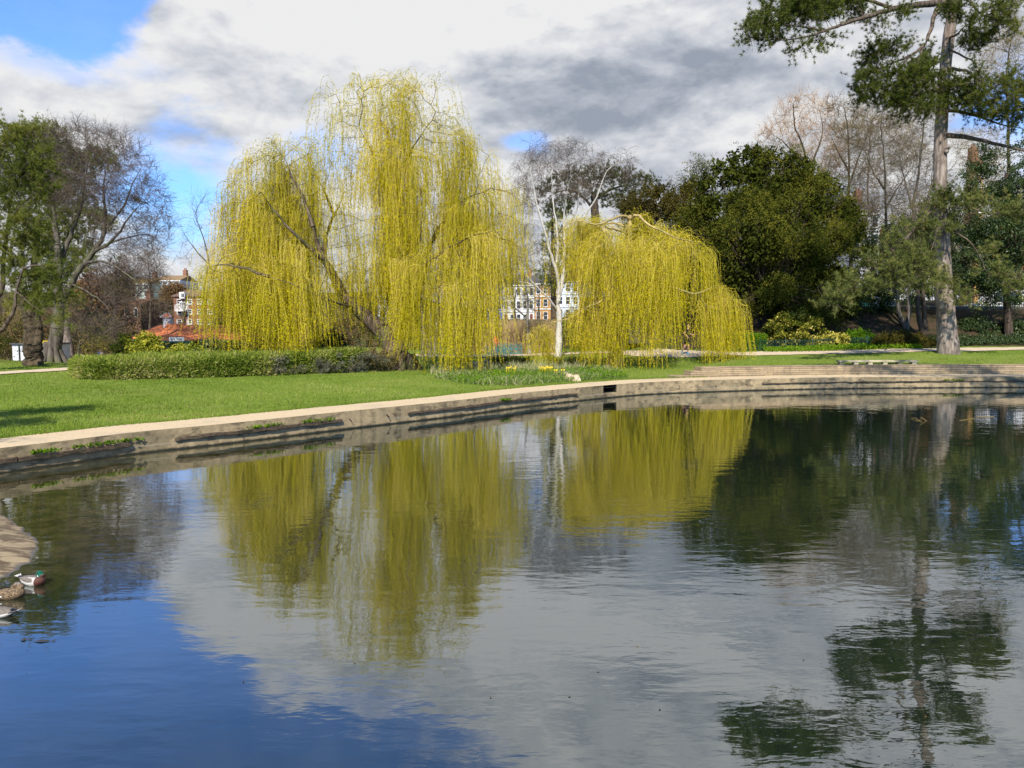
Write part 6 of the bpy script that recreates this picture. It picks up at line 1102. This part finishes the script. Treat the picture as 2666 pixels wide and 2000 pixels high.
g0 = onground(955, 43); gate = thing('wooden_gate', tuple(g0), 'low red brown wooden gate behind the hedge in the willow gap', 'gate'); GB = plain('red_wood', (.20, .06, .035)); x0, x1 = P(945, 900, 43)[0], P(975, 900, 43)[0]
for x in (x0, (x0 + x1) / 2, x1): g_ = MB(); g_.box(x - .04, x + .04, 42.96, 43.04, g0[2] - .1, g0[2] + 1.25); g_.build('post', GB, gate)
g_ = MB()
for z in (.35, .6, .85, 1.1): g_.box(x0 + .041, x1 - .041, 42.98, 43.02, g0[2] + z - .04, g0[2] + z + .04)
g_.build('rail', GB, gate)
# footbridge: stone abutment, deck edge and two lattice railings --------------
dBr = 51.0; xb0, xb1 = P(1238, 920, dBr)[0], P(1360, 920, dBr)[0]
def railing(label, u0, u1, v_top, v_bot, d, n):
    a = P(u0, v_bot, d); b = P(u1, v_top, d); z0 = float(hz((a[0] + b[0]) / 2, d)) + .03; z1 = z0 + (b[2] - a[2]); root = thing('bridge_railing', ((a[0] + b[0]) / 2, d, z0), label, 'railing', 'lattice railings of the footbridge'); f = MB(); w = (b[0] - a[0]) / n
    for i in range(n + 1): x = a[0] + i * w; f.bar((x, d, z0 - .03), (x, d, z1 if i in (0, n) else z1), .035)
    f.bar((a[0], d + .02, (z0 + z1) / 2), (b[0], d + .02, (z0 + z1) / 2), .045); f.bar((a[0], d + .02, z0 + .06), (b[0], d + .02, z0 + .06), .035); f.build('frame', TEAL, root)
    x_ = MB()
    for i in range(n):
        x = a[0] + i * w; zm_ = (z0 + z1) / 2
        for (p, q, r2, s) in ((x, zm_, x + w, z1), (x, z1, x + w, zm_), (x, zm_, x + w, z0), (x, z0, x + w, zm_)): x_.bar((p, d - .02, q), (r2, d - .02, s), .03)
    x_.build('cross_bracing', TEAL, root)
    k = MB()
    for i in range(1, n): x = a[0] + i * w; k.tube([(x, d - .045, (z0 + z1) / 2), (x, d - .02, (z0 + z1) / 2)], .06, 10)
    k.build('rosette', TEAL, root)
railing('far teal lattice bridge railing, its right end by the patchy trunk', 1290, 1358, 890, 918, 53.2, 5)
railing('near teal lattice bridge railing, its left end under the willow strands', 1264, 1326, 895, 922, 50.3, 4)
br2 = thing('footbridge', (P(1290, 930, 49.6)[0], 49.6, .3), 'small stone footbridge abutment with dark arch under the path', 'bridge'); s_ = MB(); a, b = P(1224, 955, 49.0), P(1284, 931, 49.0)
s_.box(a[0], b[0], 48.9, 49.7, -.1, float(hz(a[0], 50.5)) + .0); s_.box(P(1300, 950, 49)[0], P(1306, 950, 49)[0], 48.9, 49.7, -.1, .66); s_.build('abutment', rough_mat('bridge_stone', (.26, .21, .15), (.42, .35, .25), 5, .9, .5), br2)
s_ = MB(); s_.box(b[0] + .003, P(1300, 950, 49)[0] - .003, 49.4, 49.6, -.1, .52); s_.build('arch_shade_panel', plain('arch_shade', (.01, .01, .008)), br2)  # near-black block stands in for the shade under the arch
s_ = MB(); s_.box(a[0] - .3, P(1312, 950, 49)[0], 48.8, 49.75, .664, .76); s_.build('deck_edge', plain('deck_stone', (.5, .42, .31)), br2)
for k, (u, v, r_) in enumerate(((1235, 951, .3), (1252, 949, .24), (1222, 954, .22), (1268, 946, .2))):
    b_ = hit(u, v); q = MB(); th = np.linspace(0, 6.28, 9)[:-1]; q.tube([b_ - (0, 0, .1), b_ + (0, 0, .08), b_ + (0, 0, .2)], [r_ * 1.2, r_ * 1.1, r_ * .5], 8, jit=.16, smooth=False); tag(q.build('bank_stone', rough_mat('bank_rock', (.22, .18, .13), (.40, .33, .24), 6), org=b_), 'weathered stone at the stream edge below the footbridge', 'stone', 'stones at the stream edge below the footbridge')
for k, (u, v, r_, lb) in enumerate(((1482, 991, .24, 'largest of the pale rocks beside the pond path'), (1500, 993, .2, 'pale pointed rock at the end of the planting by the pond path'), (1472, 985, .16, 'small pale rock half hidden in the greenery'))):
    b_ = hit(u, v); q = MB(); q.tube([b_ - (0, 0, .1), b_ + (0, 0, .06), b_ + (.03, 0, .2), b_ + (.05, 0, .27)], [r_ * 1.1, r_, r_ * .75, r_ * .2], 7, jit=.14, smooth=False); tag(q.build('pale_rock', rough_mat('sandstone', (.48, .36, .23), (.66, .52, .36), 5), org=b_), lb, 'rock', 'pale rocks by the pond path')
# low plank bench on the terrace --------------------------------------------
bA_, bB_ = hit(2266, 948), hit(2474, 946.5); bA_ = np.r_[offs(E, 2.42)[e_index(2262)], 0]; bB_ = np.r_[offs(E, 2.42)[e_index(2472)], 0]; zb_ = float(hz(bA_[0], bA_[1]) + hz(bB_[0], bB_[1])) / 2
bench = thing('plank_bench', (*((bA_ + bB_) / 2)[:2], zb_), 'long low weathered plank bench on the stone terrace', 'bench'); BW = rough_mat('grey_plank', (.38, .325, .19), (.58, .50, .33), 8, .9, .5, .02, 6, (.12, .13, .07), 1.4, (.3, 3, 3)); q = MB(); q.bar(bA_ + (0, 0, zb_ + .20), bB_ + (0, 0, zb_ + .20), .34, .085); q.build('seat', BW, bench)
for f in (.04, .22, .40, .59, .78, .96): c_ = bA_ * (1 - f) + bB_ * f; q = MB(); q.box(c_[0] - .1, c_[0] + .1, c_[1] - .14, c_[1] + .14, zb_ - .12, zb_ + .156); q.build('leg', BW, bench)
# low green hooped railing along the planting --------------------------------
rail_px = [(1905, 914.5), (1990, 914), (2060, 912.5), (2150, 909.5), (2220, 906.5), (2290, 904)]
ln = resample(catmull(np.array([hit(u, v)[:2] for u, v in rail_px]), 8), .11); zr_ = hz(ln[:, 0], ln[:, 1]); fence = thing('green_railing', (*ln[len(ln) // 2], float(zr_[len(ln) // 2])), 'low dark green iron railing along the planted bank', 'railing')
q = MB()
for (x, y), z in zip(ln, zr_): q.tube([(x, y, z - .05), (x, y, z + .66)], .011, 5)
q.build('upright', GREEN_IRON, fence); q = MB()
for zz_ in (.14, .60): q.tube(np.c_[ln, zr_ + zz_], .013, 5)
q.build('rail', GREEN_IRON, fence); 
for i in range(0, len(ln), 17): q = MB(); x, y = ln[i]; q.tube([(x, y, zr_[i] - .05), (x, y, zr_[i] + .74), (x, y, zr_[i] + .78)], [.026, .026, .01], 7); q.build('post', GREEN_IRON, fence)
# boundary wall with railings by the road -------------------------------------
yW = 59.0
bw = thing('boundary_wall', (26, yW, float(hz(26, yW))), 'dark stone boundary wall along the road with iron railings on top', 'wall'); q = MB(); q.box(9, 44, yW, yW + .5, 1.2, 3.95); q.build('stonework', rough_mat('mossy_stone', (.07, .06, .05), (.19, .165, .14), 3.2, .9, .8, .06, 7, (.03, .04, .02), .9), bw)
q = MB(); q.box(8.9, 44.1, yW - .06, yW + .56, 3.953, 4.05); q.build('coping', plain('wall_coping', (.24, .21, .18)), bw); q = MB()
for x in np.arange(9, 44, .14): q.box(x - .012, x + .012, yW + .24, yW + .264, 4.05, 5.05)
q.box(9, 44, yW + .235, yW + .27, 4.98, 5.02); q.box(9, 44, yW + .235, yW + .27, 4.16, 4.2); q.build('railing', IRON, bw)
rl_ = MB(); rl_.add([(6, 60.5, 3.3), (60, 60.5, 3.3), (60, 72, 3.5), (6, 72, 3.5)], [(0, 1, 2, 3)]); rl_.build('upper_road', rough_mat('asphalt', (.045, .045, .047), (.075, .073, .07), 20))['kind'] = 'structure'
for (u, d_, c_, lb) in ((2185, 63, (.03, .16, .17), 'teal parked car glimpsed under the yew by the railings'), (2265, 64, (.14, .22, .34), 'pale blue parked car behind the road railings'), (2600, 64, (.62, .60, .58), 'white parked van seen through the railings at the edge')):
    p = P(u, 800, d_); x, z = p[0], 3.45; van = 'van' in lb; root = thing('parked_car' if not van else 'parked_van', (x, d_, z), lb, 'van' if van else 'car', 'vehicles parked on the upper road'); L_ = 2.1 if not van else 2.4; q = MB(); hgt = 1.45 if not van else 2.0
    pr = [(-L_, .3), (-L_, .75), (-L_ * .86, .88), (-L_ * .55, .95), (-L_ * .35, hgt - .05), (-L_ * .1, hgt), (L_ * .5, hgt), (L_ * .78, .98 if not van else hgt - .05), (L_, .85), (L_, .3)]; n_ = len(pr)
    V = [(x + a_, y_, z + b_) for y_ in (d_ - .85, d_ + .85) for a_, b_ in pr]; q.add(V, [list(range(n_))]); q.add(V, [list(range(n_, 2 * n_))]); q.add(V, [(i, (i + 1) % n_, (i + 1) % n_ + n_, i + n_) for i in range(n_)]); q.build('body', plain('car_paint', c_, .3, .5, .03), root)
    q = MB(); q.add([(x - L_ * .42, d_ - .856, z + 1.0), (x + L_ * .62, d_ - .856, z + 1.0), (x + L_ * .46, d_ - .856, z + hgt - .14), (x - L_ * .28, d_ - .856, z + hgt - .14)], [(0, 1, 2, 3)]); q.build('window', GLASS_D, root)
    for s in (-.62, .62): q = MB(); q.tube([(x + s * L_, d_ - .88, z + .33), (x + s * L_, d_ - .68, z + .33)], .33, 16); q.build('wheel', IRON, root)
# small red post and crow by the bridge, daffodils ------------------------------
b_ = onground(1292, 54.2); q = MB(); q.box(b_[0] - .16, b_[0] + .16, b_[1] - .05, b_[1] + .05, b_[2] + .75, b_[2] + 1.25); q.tube([b_ - (0, 0, .1), b_ + (0, 0, .76)], .04, 6); tag(q.build('red_notice', plain('red_board', (.62, .13, .06)), org=b_), 'small orange red notice on a post before the reeds', 'sign')
for (u, v, n_, lb) in ((1331, 977, 9, 'daffodil clump nearest the bridge in the waterside planting'), (1427, 977, 14, 'largest daffodil clump among the pale sedge'), (1410, 978, 6, 'small daffodil clump just left of the largest one'), (1448, 982, 5, 'daffodil clump close to the golden grass clump')):
    b_ = hit(u, v); root = thing('daffodil', tuple(b_), lb, 'flowers', 'daffodil clumps'); q = MB(); p = b_ + np.c_[rng.normal(0, .14, (n_ * 9, 2)), np.zeros(n_ * 9)]; blades(q, p, rng.uniform(.2, .36, n_ * 9), .014, .25, .35); q.build('leaf_tuft', BRIGHTLEAF, root); q = MB()
    for i in range(n_):
        c_ = b_ + np.r_[rng.normal(0, .14, 2), .30 + .08 * rng.random()]; q.tube([c_ - (0, 0, .32), c_], .006, 4)
        for k in range(6): t = k * 1.047; q.add([c_, c_ + (.026 * math.cos(t - .4), -.01, .026 * math.sin(t - .4)), c_ + (.046 * math.cos(t), -.012, .046 * math.sin(t)), c_ + (.026 * math.cos(t + .4), -.01, .026 * math.sin(t + .4))], [(0, 1, 2, 3)])
        q.tube([c_, c_ + (0, -.03, 0)], [.014, .02], 8)
    q.build('flower', plain('daffodil_yellow', (.80, .58, .03)), root)
# trees standing outside the frame whose shade lies on the lawn and the bank ----
def side_tree(label, x, y, hgt, rr, limbs_, n):
    b = np.array((x, y, float(hz(x, y)))); root = thing('shade_tree', tuple(b), label, 'tree'); tr = MB(); tr.tube(catmull([b - (0, 0, .2), b + (.1, 0, hgt * .4), b + (0, .2, hgt * .75), b + (.2, 0, hgt)], 5), np.linspace(rr, rr * .25, 16), 12, jit=.04); cr = MB()
    for (p, q, s_) in limbs_:
        p = np.array(p); q = np.array(q); tr.tube(catmull([p, (p + q) / 2 + (0, 0, .5), q], 5), np.linspace(.16, .05, 11), 7, jit=.05); c_ = np.linspace(.35, 1.05, 14)[:, None] * (q - p) + p; c_ = np.repeat(c_, n, 0) + rng.normal(0, s_, (14 * n, 3)) * (1, 1, .4); leaves(cr, c_, rdir(len(c_)), .22, .07, np.clip(.45 + rng.normal(0, .15, len(c_)), 0, 1))
    tr.build('trunk', BARK_PINE, root); cr.build('crown', NEEDLE, root)
side_tree('pine just outside the picture whose limbs shade the near lawn', -17.5, 7.0, 11, .4, [((-17.5, 7, 7), (-13.2, 10.0, 8.0), .42), ((-17.5, 7, 8.2), (-13.6, 12.2, 8.4), .35), ((-17.5, 7, 6), (-12.6, 8.3, 6.9), .4), ((-17.5, 7, 9), (-18, 3, 10), .6), ((-17.5, 7, 9.5), (-21, 8, 10.5), .6)], 260)
side_tree('tall pine outside the picture on the east shore shading the terrace', 25.0, 16.0, 19, .5, [((25, 16, 13.0), (12.2, 18.6, 12.9), .5), ((25, 16, 14.0), (12.8, 20.6, 14.2), .45), ((25, 16, 14.5), (16.0, 20.4, 15.4), .4), ((25, 16, 15), (30, 18, 16.5), .7)], 150)
# ------------------------------------------------------------------ people and birds
def fuse(name, build, voxel, mats, parent, pick=None, smooth=6, org=None):
    """joins closed tubes into one continuous skin; pick(centre) chooses a material for each face"""
    mb = MB(); build(mb); tmp = mb.build('tmp_skin', mats[0], None, (0, 0, 0)); md = tmp.modifiers.new('r', 'REMESH'); md.mode = 'VOXEL'; md.voxel_size = voxel
    sm = tmp.modifiers.new('s', 'SMOOTH'); sm.iterations = smooth; sm.factor = .5
    me = bpy.data.meshes.new_from_object(tmp.evaluated_get(bpy.context.evaluated_depsgraph_get())); old = tmp.data; bpy.data.objects.remove(tmp); bpy.data.meshes.remove(old)
    me.materials.clear(); [me.materials.append(m) for m in mats]; me.polygons.foreach_set('use_smooth', [True] * len(me.polygons))
    if pick: me.polygons.foreach_set('material_index', [pick(p.center) for p in me.polygons])
    o = bpy.data.objects.new(name, me); COL.objects.link(o); o.parent = parent; ORG[o.name] = ORG[parent.name]; return o
def cap_tube(mb, pts, rad, n=14):
    """tube with rounded ends"""
    pts = np.asarray(pts, float); rad = np.asarray(rad, float); d0 = unit(pts[0] - pts[1]); d1 = unit(pts[-1] - pts[-2]); c = []; r = []
    for a in (80, 55, 28): c.append(pts[0] + d0 * rad[0] * math.sin(math.radians(a))); r.append(rad[0] * math.cos(math.radians(a)))
    c += list(pts); r += list(rad)
    for a in (28, 55, 80): c.append(pts[-1] + d1 * rad[-1] * math.sin(math.radians(a))); r.append(rad[-1] * math.cos(math.radians(a)))
    mb.tube(c, r, n)
def ball(mb, c, r, sc=(1, 1, 1), n=14):
    th = np.linspace(.02, math.pi - .02, 9); V = []; c = np.array(c)
    ph = np.linspace(0, 2 * np.pi, n, endpoint=False)
    V = np.array([[c + r * np.array(sc) * (math.sin(t) * math.cos(p), math.sin(t) * math.sin(p), math.cos(t)) for p in ph] for t in th]); i = np.arange(8)[:, None] * n + np.arange(n)[None]; j = np.arange(8)[:, None] * n + (np.arange(n)[None] + 1) % n
    mb.add(V, np.stack((i, i + n, j + n, j), -1).reshape(-1, 4)); mb.add(V[0], [list(range(n))]); mb.add(V[-1], [list(range(n))[::-1]])
SKIN = plain('skin', (.60, .33, .22), .6, .3, .08); BLACKCLOTH = plain('black_sportswear', (.022, .022, .024), .85, .2)
pr_ = hit(1789, 923.5); runner = thing('person', tuple(pr_), 'runner in black top and shorts with blue shoes jogging along the park path', 'person'); runner.rotation_euler = (0, 0, .12)
sA, eA, hA = (-.045, -.165, 1.43), (-.31, -.235, 1.27), (-.10, -.27, 1.07); sB, eB, hB = (.02, .165, 1.43), (.16, .27, 1.25), (.33, .12, 1.19)
hipA, knA, anA = (.0, -.085, .90), (.045, -.09, .50), (.0, -.09, .095); hipB, knB, anB = (-.01, .085, .90), (-.11, .09, .50), (-.26, .09, .20)
def body(mb):
    cap_tube(mb, [(-.01, 0, .90), (-.02, 0, 1.08), (-.01, 0, 1.25), (0, 0, 1.38)], [.135, .120, .142, .12]); cap_tube(mb, [(-.03, -.12, 1.40), (0, 0, 1.43), (0, .12, 1.40)], [.065, .075, .065])
    cap_tube(mb, [(0, 0, 1.40), (.02, 0, 1.50), (.045, 0, 1.58)], [.062, .054, .056])
    for s, e, h in ((sA, eA, hA), (sB, eB, hB)): cap_tube(mb, [s, e], [.055, .042]); cap_tube(mb, [e, h], [.043, .028])
    for h, k, a in ((hipA, knA, anA), (hipB, knB, anB)):
        m_ = np.array(k) * .72 + np.array(a) * .28; m_[0] -= .02; cap_tube(mb, [h, (np.array(h) + k) / 2, k], [.088, .075, .054]); cap_tube(mb, [k, m_, a], [.054, .056, .035])
    cap_tube(mb, [(-.01, -.09, .05), (.10, -.09, .035)], [.036, .03]); cap_tube(mb, [(-.29, .09, .16), (-.265, .09, .05)], [.036, .03])
    ball(mb, (.05, 0, 1.665), .1, (.98, .78, 1.2)); ball(mb, (.085, 0, 1.605), .06, (.9, .9, 1)); cap_tube(mb, [(.140, 0, 1.668), (.160, 0, 1.642)], [.010, .015], 8)
    for s in (-1, 1): cap_tube(mb, [(.035, s * .078, 1.675), (.03, s * .085, 1.645)], [.016, .012], 8)
    for e, h, dr, cu in ((eA, hA, (.55, -.1, -.8), (.7, .3, .2)), (eB, hB, (.85, -.35, .1), (-.2, .1, .8))):      # hands: palm, four curled fingers, thumb from the side
        h = np.array(h); f = unit(h - np.array(e)); sd = unit(np.cross(f, (0, 1, .2))); up_ = np.cross(sd, f); cap_tube(mb, [h, h + f * .055], [.028, .032], 10)
        for i, ln_ in enumerate((.034, .040, .037, .028)):
            b = h + f * .075 + sd * (i - 1.5) * .0185; m1 = b + f * ln_; cap_tube(mb, [b, m1, m1 + up_ * ln_ * .8 + f * .008], [.0088, .008, .007], 8)
        b = h + f * .03 - sd * .032; cap_tube(mb, [b, b - sd * .018 + f * .028, b - sd * .012 + f * .055 + up_ * .012], [.0105, .0095, .008], 8)
fuse('body', body, .007, [SKIN], runner, None, 3)
def shirt(mb):
    cap_tube(mb, [(-.012, 0, .93), (-.02, 0, 1.08), (-.01, 0, 1.25), (0, 0, 1.385)], [.152, .140, .160, .128]); cap_tube(mb, [(-.03, -.12, 1.40), (0, 0, 1.425), (0, .12, 1.40)], [.078, .085, .078])
    for s, e in ((sA, eA), (sB, eB)): cap_tube(mb, [s, np.array(s) * .45 + np.array(e) * .55], [.072, .064])
fuse('running_top', shirt, .012, [BLACKCLOTH], runner, None, 3)
def shorts(mb):
    cap_tube(mb, [(-.01, 0, .84), (-.012, 0, .96)], [.156, .150])
    for h, k in ((hipA, knA), (hipB, knB)): cap_tube(mb, [h, np.array(h) * .45 + np.array(k) * .55], [.108, .10])
fuse('running_shorts', shorts, .012, [BLACKCLOTH], runner, None, 2)
SHOE = plain('blue_shoe', (.05, .36, .52), .6, .3); 
def sh1(mb): cap_tube(mb, [(-.035, -.09, .045), (.04, -.09, .05), (.125, -.09, .035)], [.046, .046, .034]); cap_tube(mb, [(-.02, -.09, .07), (-.005, -.09, .12)], [.046, .042])
def sh2(mb): cap_tube(mb, [(-.295, .09, .20), (-.30, .09, .12), (-.255, .09, .035)], [.046, .046, .034]); cap_tube(mb, [(-.29, .09, .19), (-.27, .09, .23)], [.046, .042])
for s_ in (sh1, sh2): fuse('running_shoe', s_, .01, [SHOE], runner, None, 2)
hr = MB(); ball(hr, (.037, 0, 1.70), .1, (.97, .80, 1.0)); hr_ = hr.build('cropped_hair', plain('sandy_hair', (.33, .20, .11)), None, (0, 0, 0)); hr_.parent = runner
for s in (-1, 1): ey = MB(); ball(ey, (.135, s * .03, 1.675), .011); e_ = ey.build('eye', plain('eye_dark', (.03, .02, .02), .2), None, (0, 0, 0)); e_.parent = runner
# ducks -----------------------------------------------------------------------
D_BREAST = plain('chestnut_breast', (.085, .032, .022), .7); D_FLANK = rough_mat('pale_grey_feathers', (.46, .44, .41), (.66, .63, .58), 60, .75, .3, .004); D_BACK = rough_mat('brown_grey_feathers', (.10, .085, .07), (.26, .225, .19), 30, .75, .3, .004, 5, None, 1, (1, 3, 1))
D_BLACK = plain('black_feathers', (.012, .012, .014), .45, .4); D_WHITE = plain('white_feathers', (.78, .76, .72), .7); D_GREEN = plain('glossy_green_head', (.004, .085, .045), .3, .6); D_BILL = plain('yellow_bill', (.55, .42, .06), .4); D_EYE = plain('duck_eye', (.01, .008, .006), .15)
m, T = newmat('mottled_brown'); co = T.n('ShaderNodeTexCoord').outputs['Object']; wv = T.n('ShaderNodeTexWave'); wv.wave_type = 'RINGS'; wv.inputs['Scale'].default_value = 16; wv.inputs['Distortion'].default_value = 9; wv.inputs['Detail'].default_value = 3; wv.inputs['Detail Scale'].default_value = 2.2
T.put(wv.inputs[0], T.scale(co, (1, 2.2, 1.6))); finish(T, principled(T, T.mix(T.sstep(wv.outputs['Fac'], .35, .62), (.050, .032, .018), (.25, .175, .10)), .8)); D_MOTT = m
STN = [(-.285, .100, .014, .008), (-.25, .088, .034, .016), (-.20, .072, .058, .034), (-.13, .055, .088, .062), (-.04, .045, .108, .083), (.05, .042, .112, .090), (.12, .050, .102, .088), (.175, .062, .076, .070), (.21, .070, .040, .040), (.222, .072, .012, .012)]
def loft(mb, st, n=22):
    th = np.linspace(0, 2 * np.pi, n, endpoint=False); V = np.array([[(x, ry * math.cos(t), zc + rz * math.sin(t) * (1 if math.sin(t) > 0 else .9)) for t in th] for x, zc, ry, rz in st]); k = len(st); i = np.arange(k - 1)[:, None] * n + np.arange(n)[None]; j = np.arange(k - 1)[:, None] * n + (np.arange(n)[None] + 1) % n
    mb.add(V, np.stack((i, i + n, j + n, j), -1).reshape(-1, 4)); mb.add(V[0], [list(range(n))]); mb.add(V[-1], [list(range(n))[::-1]])
def duck(name, label, u, v, rot, scale, drake=True, pose='tucked', yaw=None):
    p = G(u, v, 0); root = thing(name, tuple(p), label, 'duck', None); root.rotation_euler = (0, 0, rot); root.scale = (scale,) * 3
    def bd(mb):
        loft(mb, STN)
        if pose == 'tucked': cap_tube(mb, [(.15, 0, .10), (.165, .01, .145), (.135, .02, .168)], [.052, .047, .040], 16); ball(mb, (.115, .022, .172), .043, (1.25, .9, .92)); cap_tube(mb, [(.08, .028, .165), (.035, .045, .138)], [.026, .02], 12)
        else: cap_tube(mb, [(.14, 0, .10), (.155, 0, .165), (.15, 0, .225), (.158, 0, .255)], [.052, .038, .032, .034], 16); ball(mb, (.168, 0, .268), .038, (1.3, .92, 1)); 
    if drake:
        mats = [D_FLANK, D_BREAST, D_BACK, D_BLACK, D_WHITE, D_GREEN]
        def pick(c):
            x, y, z = c
            if pose == 'tucked' and z > .132 and x > .03 and (x - .115) ** 2 + (y - .02) ** 2 < .0068: return 5
            if pose != 'tucked' and z > .19 and x > .1: return 5 if z > .205 else 4
            if x > .118 and z < (.16 if pose == 'tucked' else .19): return 1
            if x < -.268: return 4
            if x < -.165: return 3 if z > .065 or z < .05 else 4
            if z > .112 and abs(y) < .055: return 2
            if z > .10 and x < -.03: return 2
            return 0
    else:
        mats = [D_MOTT, D_WHITE, D_BACK]
        def pick(c):
            x, y, z = c
            if -.10 < x < -.035 and .045 < z < .062 and abs(y) > .06: return 1
            if z > .205 - (pose == 'tucked') * .02 and x > .08: return 2
            return 0
    fuse('body', bd, .0045, mats, root, pick, 5); 
    wg = MB(); 
    for s in (-1, 1):
        st = [(-.20, .095, .010), (-.12, .095, .026), (-.02, .09, .034), (.06, .088, .028), (.10, .085, .008)]
        V = []; 
        for x, zc, h in st: ry = np.interp(x, [a[0] for a in STN], [a[2] for a in STN]); V += [(x, s * (ry * .99 + .004), zc - h), (x, s * (ry * .90 + .012), zc), (x, s * (ry * .62 + .008), zc + h * .9)]
        wg.add(V, [(i * 3 + j, i * 3 + j + 1, i * 3 + j + 4, i * 3 + j + 3) for i in range(4) for j in range(2)], .5, 0, True)
    w = wg.build('folded_wings', D_BACK if drake else D_MOTT, None, (0, 0, 0)); w.parent = root
    tl = MB()
    for a in (-.5, -.17, .17, .5): tl.add([(-.25, a * .05, .098), (-.295, a * .09 - .010, .118), (-.302, a * .09, .121), (-.295, a * .09 + .010, .118)], [(0, 1, 2, 3)]); tl.add([(-.25, a * .05, .092), (-.295, a * .09 - .010, .112), (-.302, a * .09, .119), (-.295, a * .09 + .010, .112)], [(0, 1, 2, 3)])
    t_ = tl.build('tail', D_WHITE if drake else D_MOTT, None, (0, 0, 0)); t_.parent = root
    bl = MB()
    if pose == 'tucked': cap_tube(bl, [(.068, .034, .166), (.03, .05, .142)], [.017, .012], 10); eyes = [(.112, .063, .180), (.118, -.018, .184)]
    else: cap_tube(bl, [(.205, 0, .262), (.255, 0, .248)], [.018, .012], 10); eyes = [(.185, .033, .277), (.185, -.033, .277)]
    b_ = bl.build('bill', D_BILL, None, (0, 0, 0)); b_.parent = root
    for c in eyes: ey = MB(); ball(ey, c, .006, n=8); e_ = ey.build('eye', D_EYE, None, (0, 0, 0)); e_.parent = root
    if drake and pose == 'tucked': rg = MB(); rg.tube([(.150, .012, .130), (.156, .012, .140)], [.054, .052], 16, cap=False); r_ = rg.build('neck_ring', D_WHITE, None, (0, 0, 0)); r_.parent = root
    return root
duck('duck', 'dozing drake with glossy green head nearest the mud bank', 86, 1520, -.28, .74, True)
duck('duck', 'mottled brown female duck dozing between the two drakes', 22, 1556, .12, .78, False)
duck('duck', 'drake cut off by the picture edge with only its white tail end showing', 2, 1604, math.pi - .12, .74, True)
duck('duck', 'lone upright duck swimming toward the viewer under the far pond wall', 1046, 1095, -1.9, 1.05, True, 'upright')
# mud bank, floating twigs and leaves -------------------------------------------
mbnk = MB(); cpt = G(-190, 1425, 0); edge_px = [(-420, 1300), (-200, 1305), (-60, 1318), (15, 1343), (62, 1374), (98, 1398), (107, 1422), (92, 1455), (45, 1490), (-20, 1522), (-120, 1550), (-300, 1570), (-500, 1560), (-600, 1430)]
ring = catmull(np.array([G(u, v, 0)[:2] for u, v in edge_px]), 6, True); rows = []; ring = cpt[:2] + (ring - cpt[:2]) * (1 + .012 * np.sin(np.arange(len(ring)) * 1.9) + rng.normal(0, .008, len(ring)))[:, None]
for f, z in ((1.0, -.035), (.985, -.004), (.95, .012), (.88, .028), (.75, .05), (.5, .08), (.2, .10)): xy = cpt[:2] + (ring - cpt[:2]) * f; rows.append(np.c_[xy, z + .006 * np.sin(xy[:, 0] * 9 + xy[:, 1] * 14) * (f < .96)])
V = np.stack(rows, 1); k = len(ring); i = np.arange(k)[:, None] * 7 + np.arange(6)[None]; j = ((np.arange(k) + 1) % k)[:, None] * 7 + np.arange(6)[None]; mbnk.add(V, np.stack((i, j, j + 1, i + 1), -1).reshape(-1, 4), .5, 0, True); mbnk.add(V[:, -1], [list(range(k))])
m, T = newmat('silty_sand'); co = T.n('ShaderNodeTexCoord').outputs['Object']; s5 = T.n('ShaderNodeSeparateXYZ'); T.put(s5.inputs[0], co); n = T.noise(T.scale(co, (1, 2.2, 1)), 3.2, 7, .65, .6); nf_ = T.noise(co, 40, 4, .7); c = T.mix(T.sstep(n, .42, .60), (.12, .085, .05), (.33, .255, .155)); c = T.mix(T.m('MULTIPLY', T.sstep(nf_, .5, .7), .5), c, (.12, .09, .06)); wet = T.sstep(T.m('ADD', s5.outputs[2], T.m('MULTIPLY', n, .02)), .030, .012)
c = T.mix(wet, c, (.11, .10, .085)); finish(T, principled(T, c, T.m('MULTIPLY_ADD', wet, -.55, .9), .3, bump(T, n, .4, .02))); tag(mbnk.build('mud_bank', m), kind='structure')
TWY = plain('yellow_twig', (.24, .17, .05))
def ftwig(label, lines, dz=.02):
    p0 = G(*lines[0][0][:2], 0); q = MB()
    for l in lines: q.tube([G(a[0], a[1] + a[2] * 0, 0) + np.array((0, 0, a[2])) for a in l], .008, 5)
    tag(q.build('floating_twig', TWY, org=p0), label, 'twig', 'twigs floating on the pond')
ftwig('forked yellow twig sticking out of the water in front of the trunk reflection', [[(2373, 1091, .02), (2384, 1092, .04), (2391, 1096, .01), (2399, 1093, .03), (2397, 1096, .11)], [(2397, 1096, .11), (2405, 1096, .05), (2412.5, 1096, .0)], [(2391, 1096, .01), (2400, 1098, 0)]])
ftwig('straight broken yellow twig lying on the water at the edge', [[(2498, 1095, .0), (2510, 1094, .01), (2522, 1092, .01), (2537, 1090, .01)], [(2543, 1086, .01), (2560, 1086, .015), (2588, 1085.5, .0)]])
for (u, v, lb) in ((62, 1667, 'small dark wet leaf floating below the ducks'), (108, 1671, 'narrow dark seed stalk floating right of the wet leaf')):
    p = G(u, v, 0); q = MB(); L_ = .035 if u < 100 else .09; q.add([p + (-L_, 0, .004), p + (0, -.02, .012), p + (L_, .01, .006), p + (0, .025, .012)], [(0, 1, 2, 3)]); q.tube([p + (L_, .01, .006), p + (L_ + .03, .02, .01)], .004, 5); tag(q.build('floating_leaf', plain('wet_leaf', (.05, .035, .02)), org=p), lb, 'leaf')
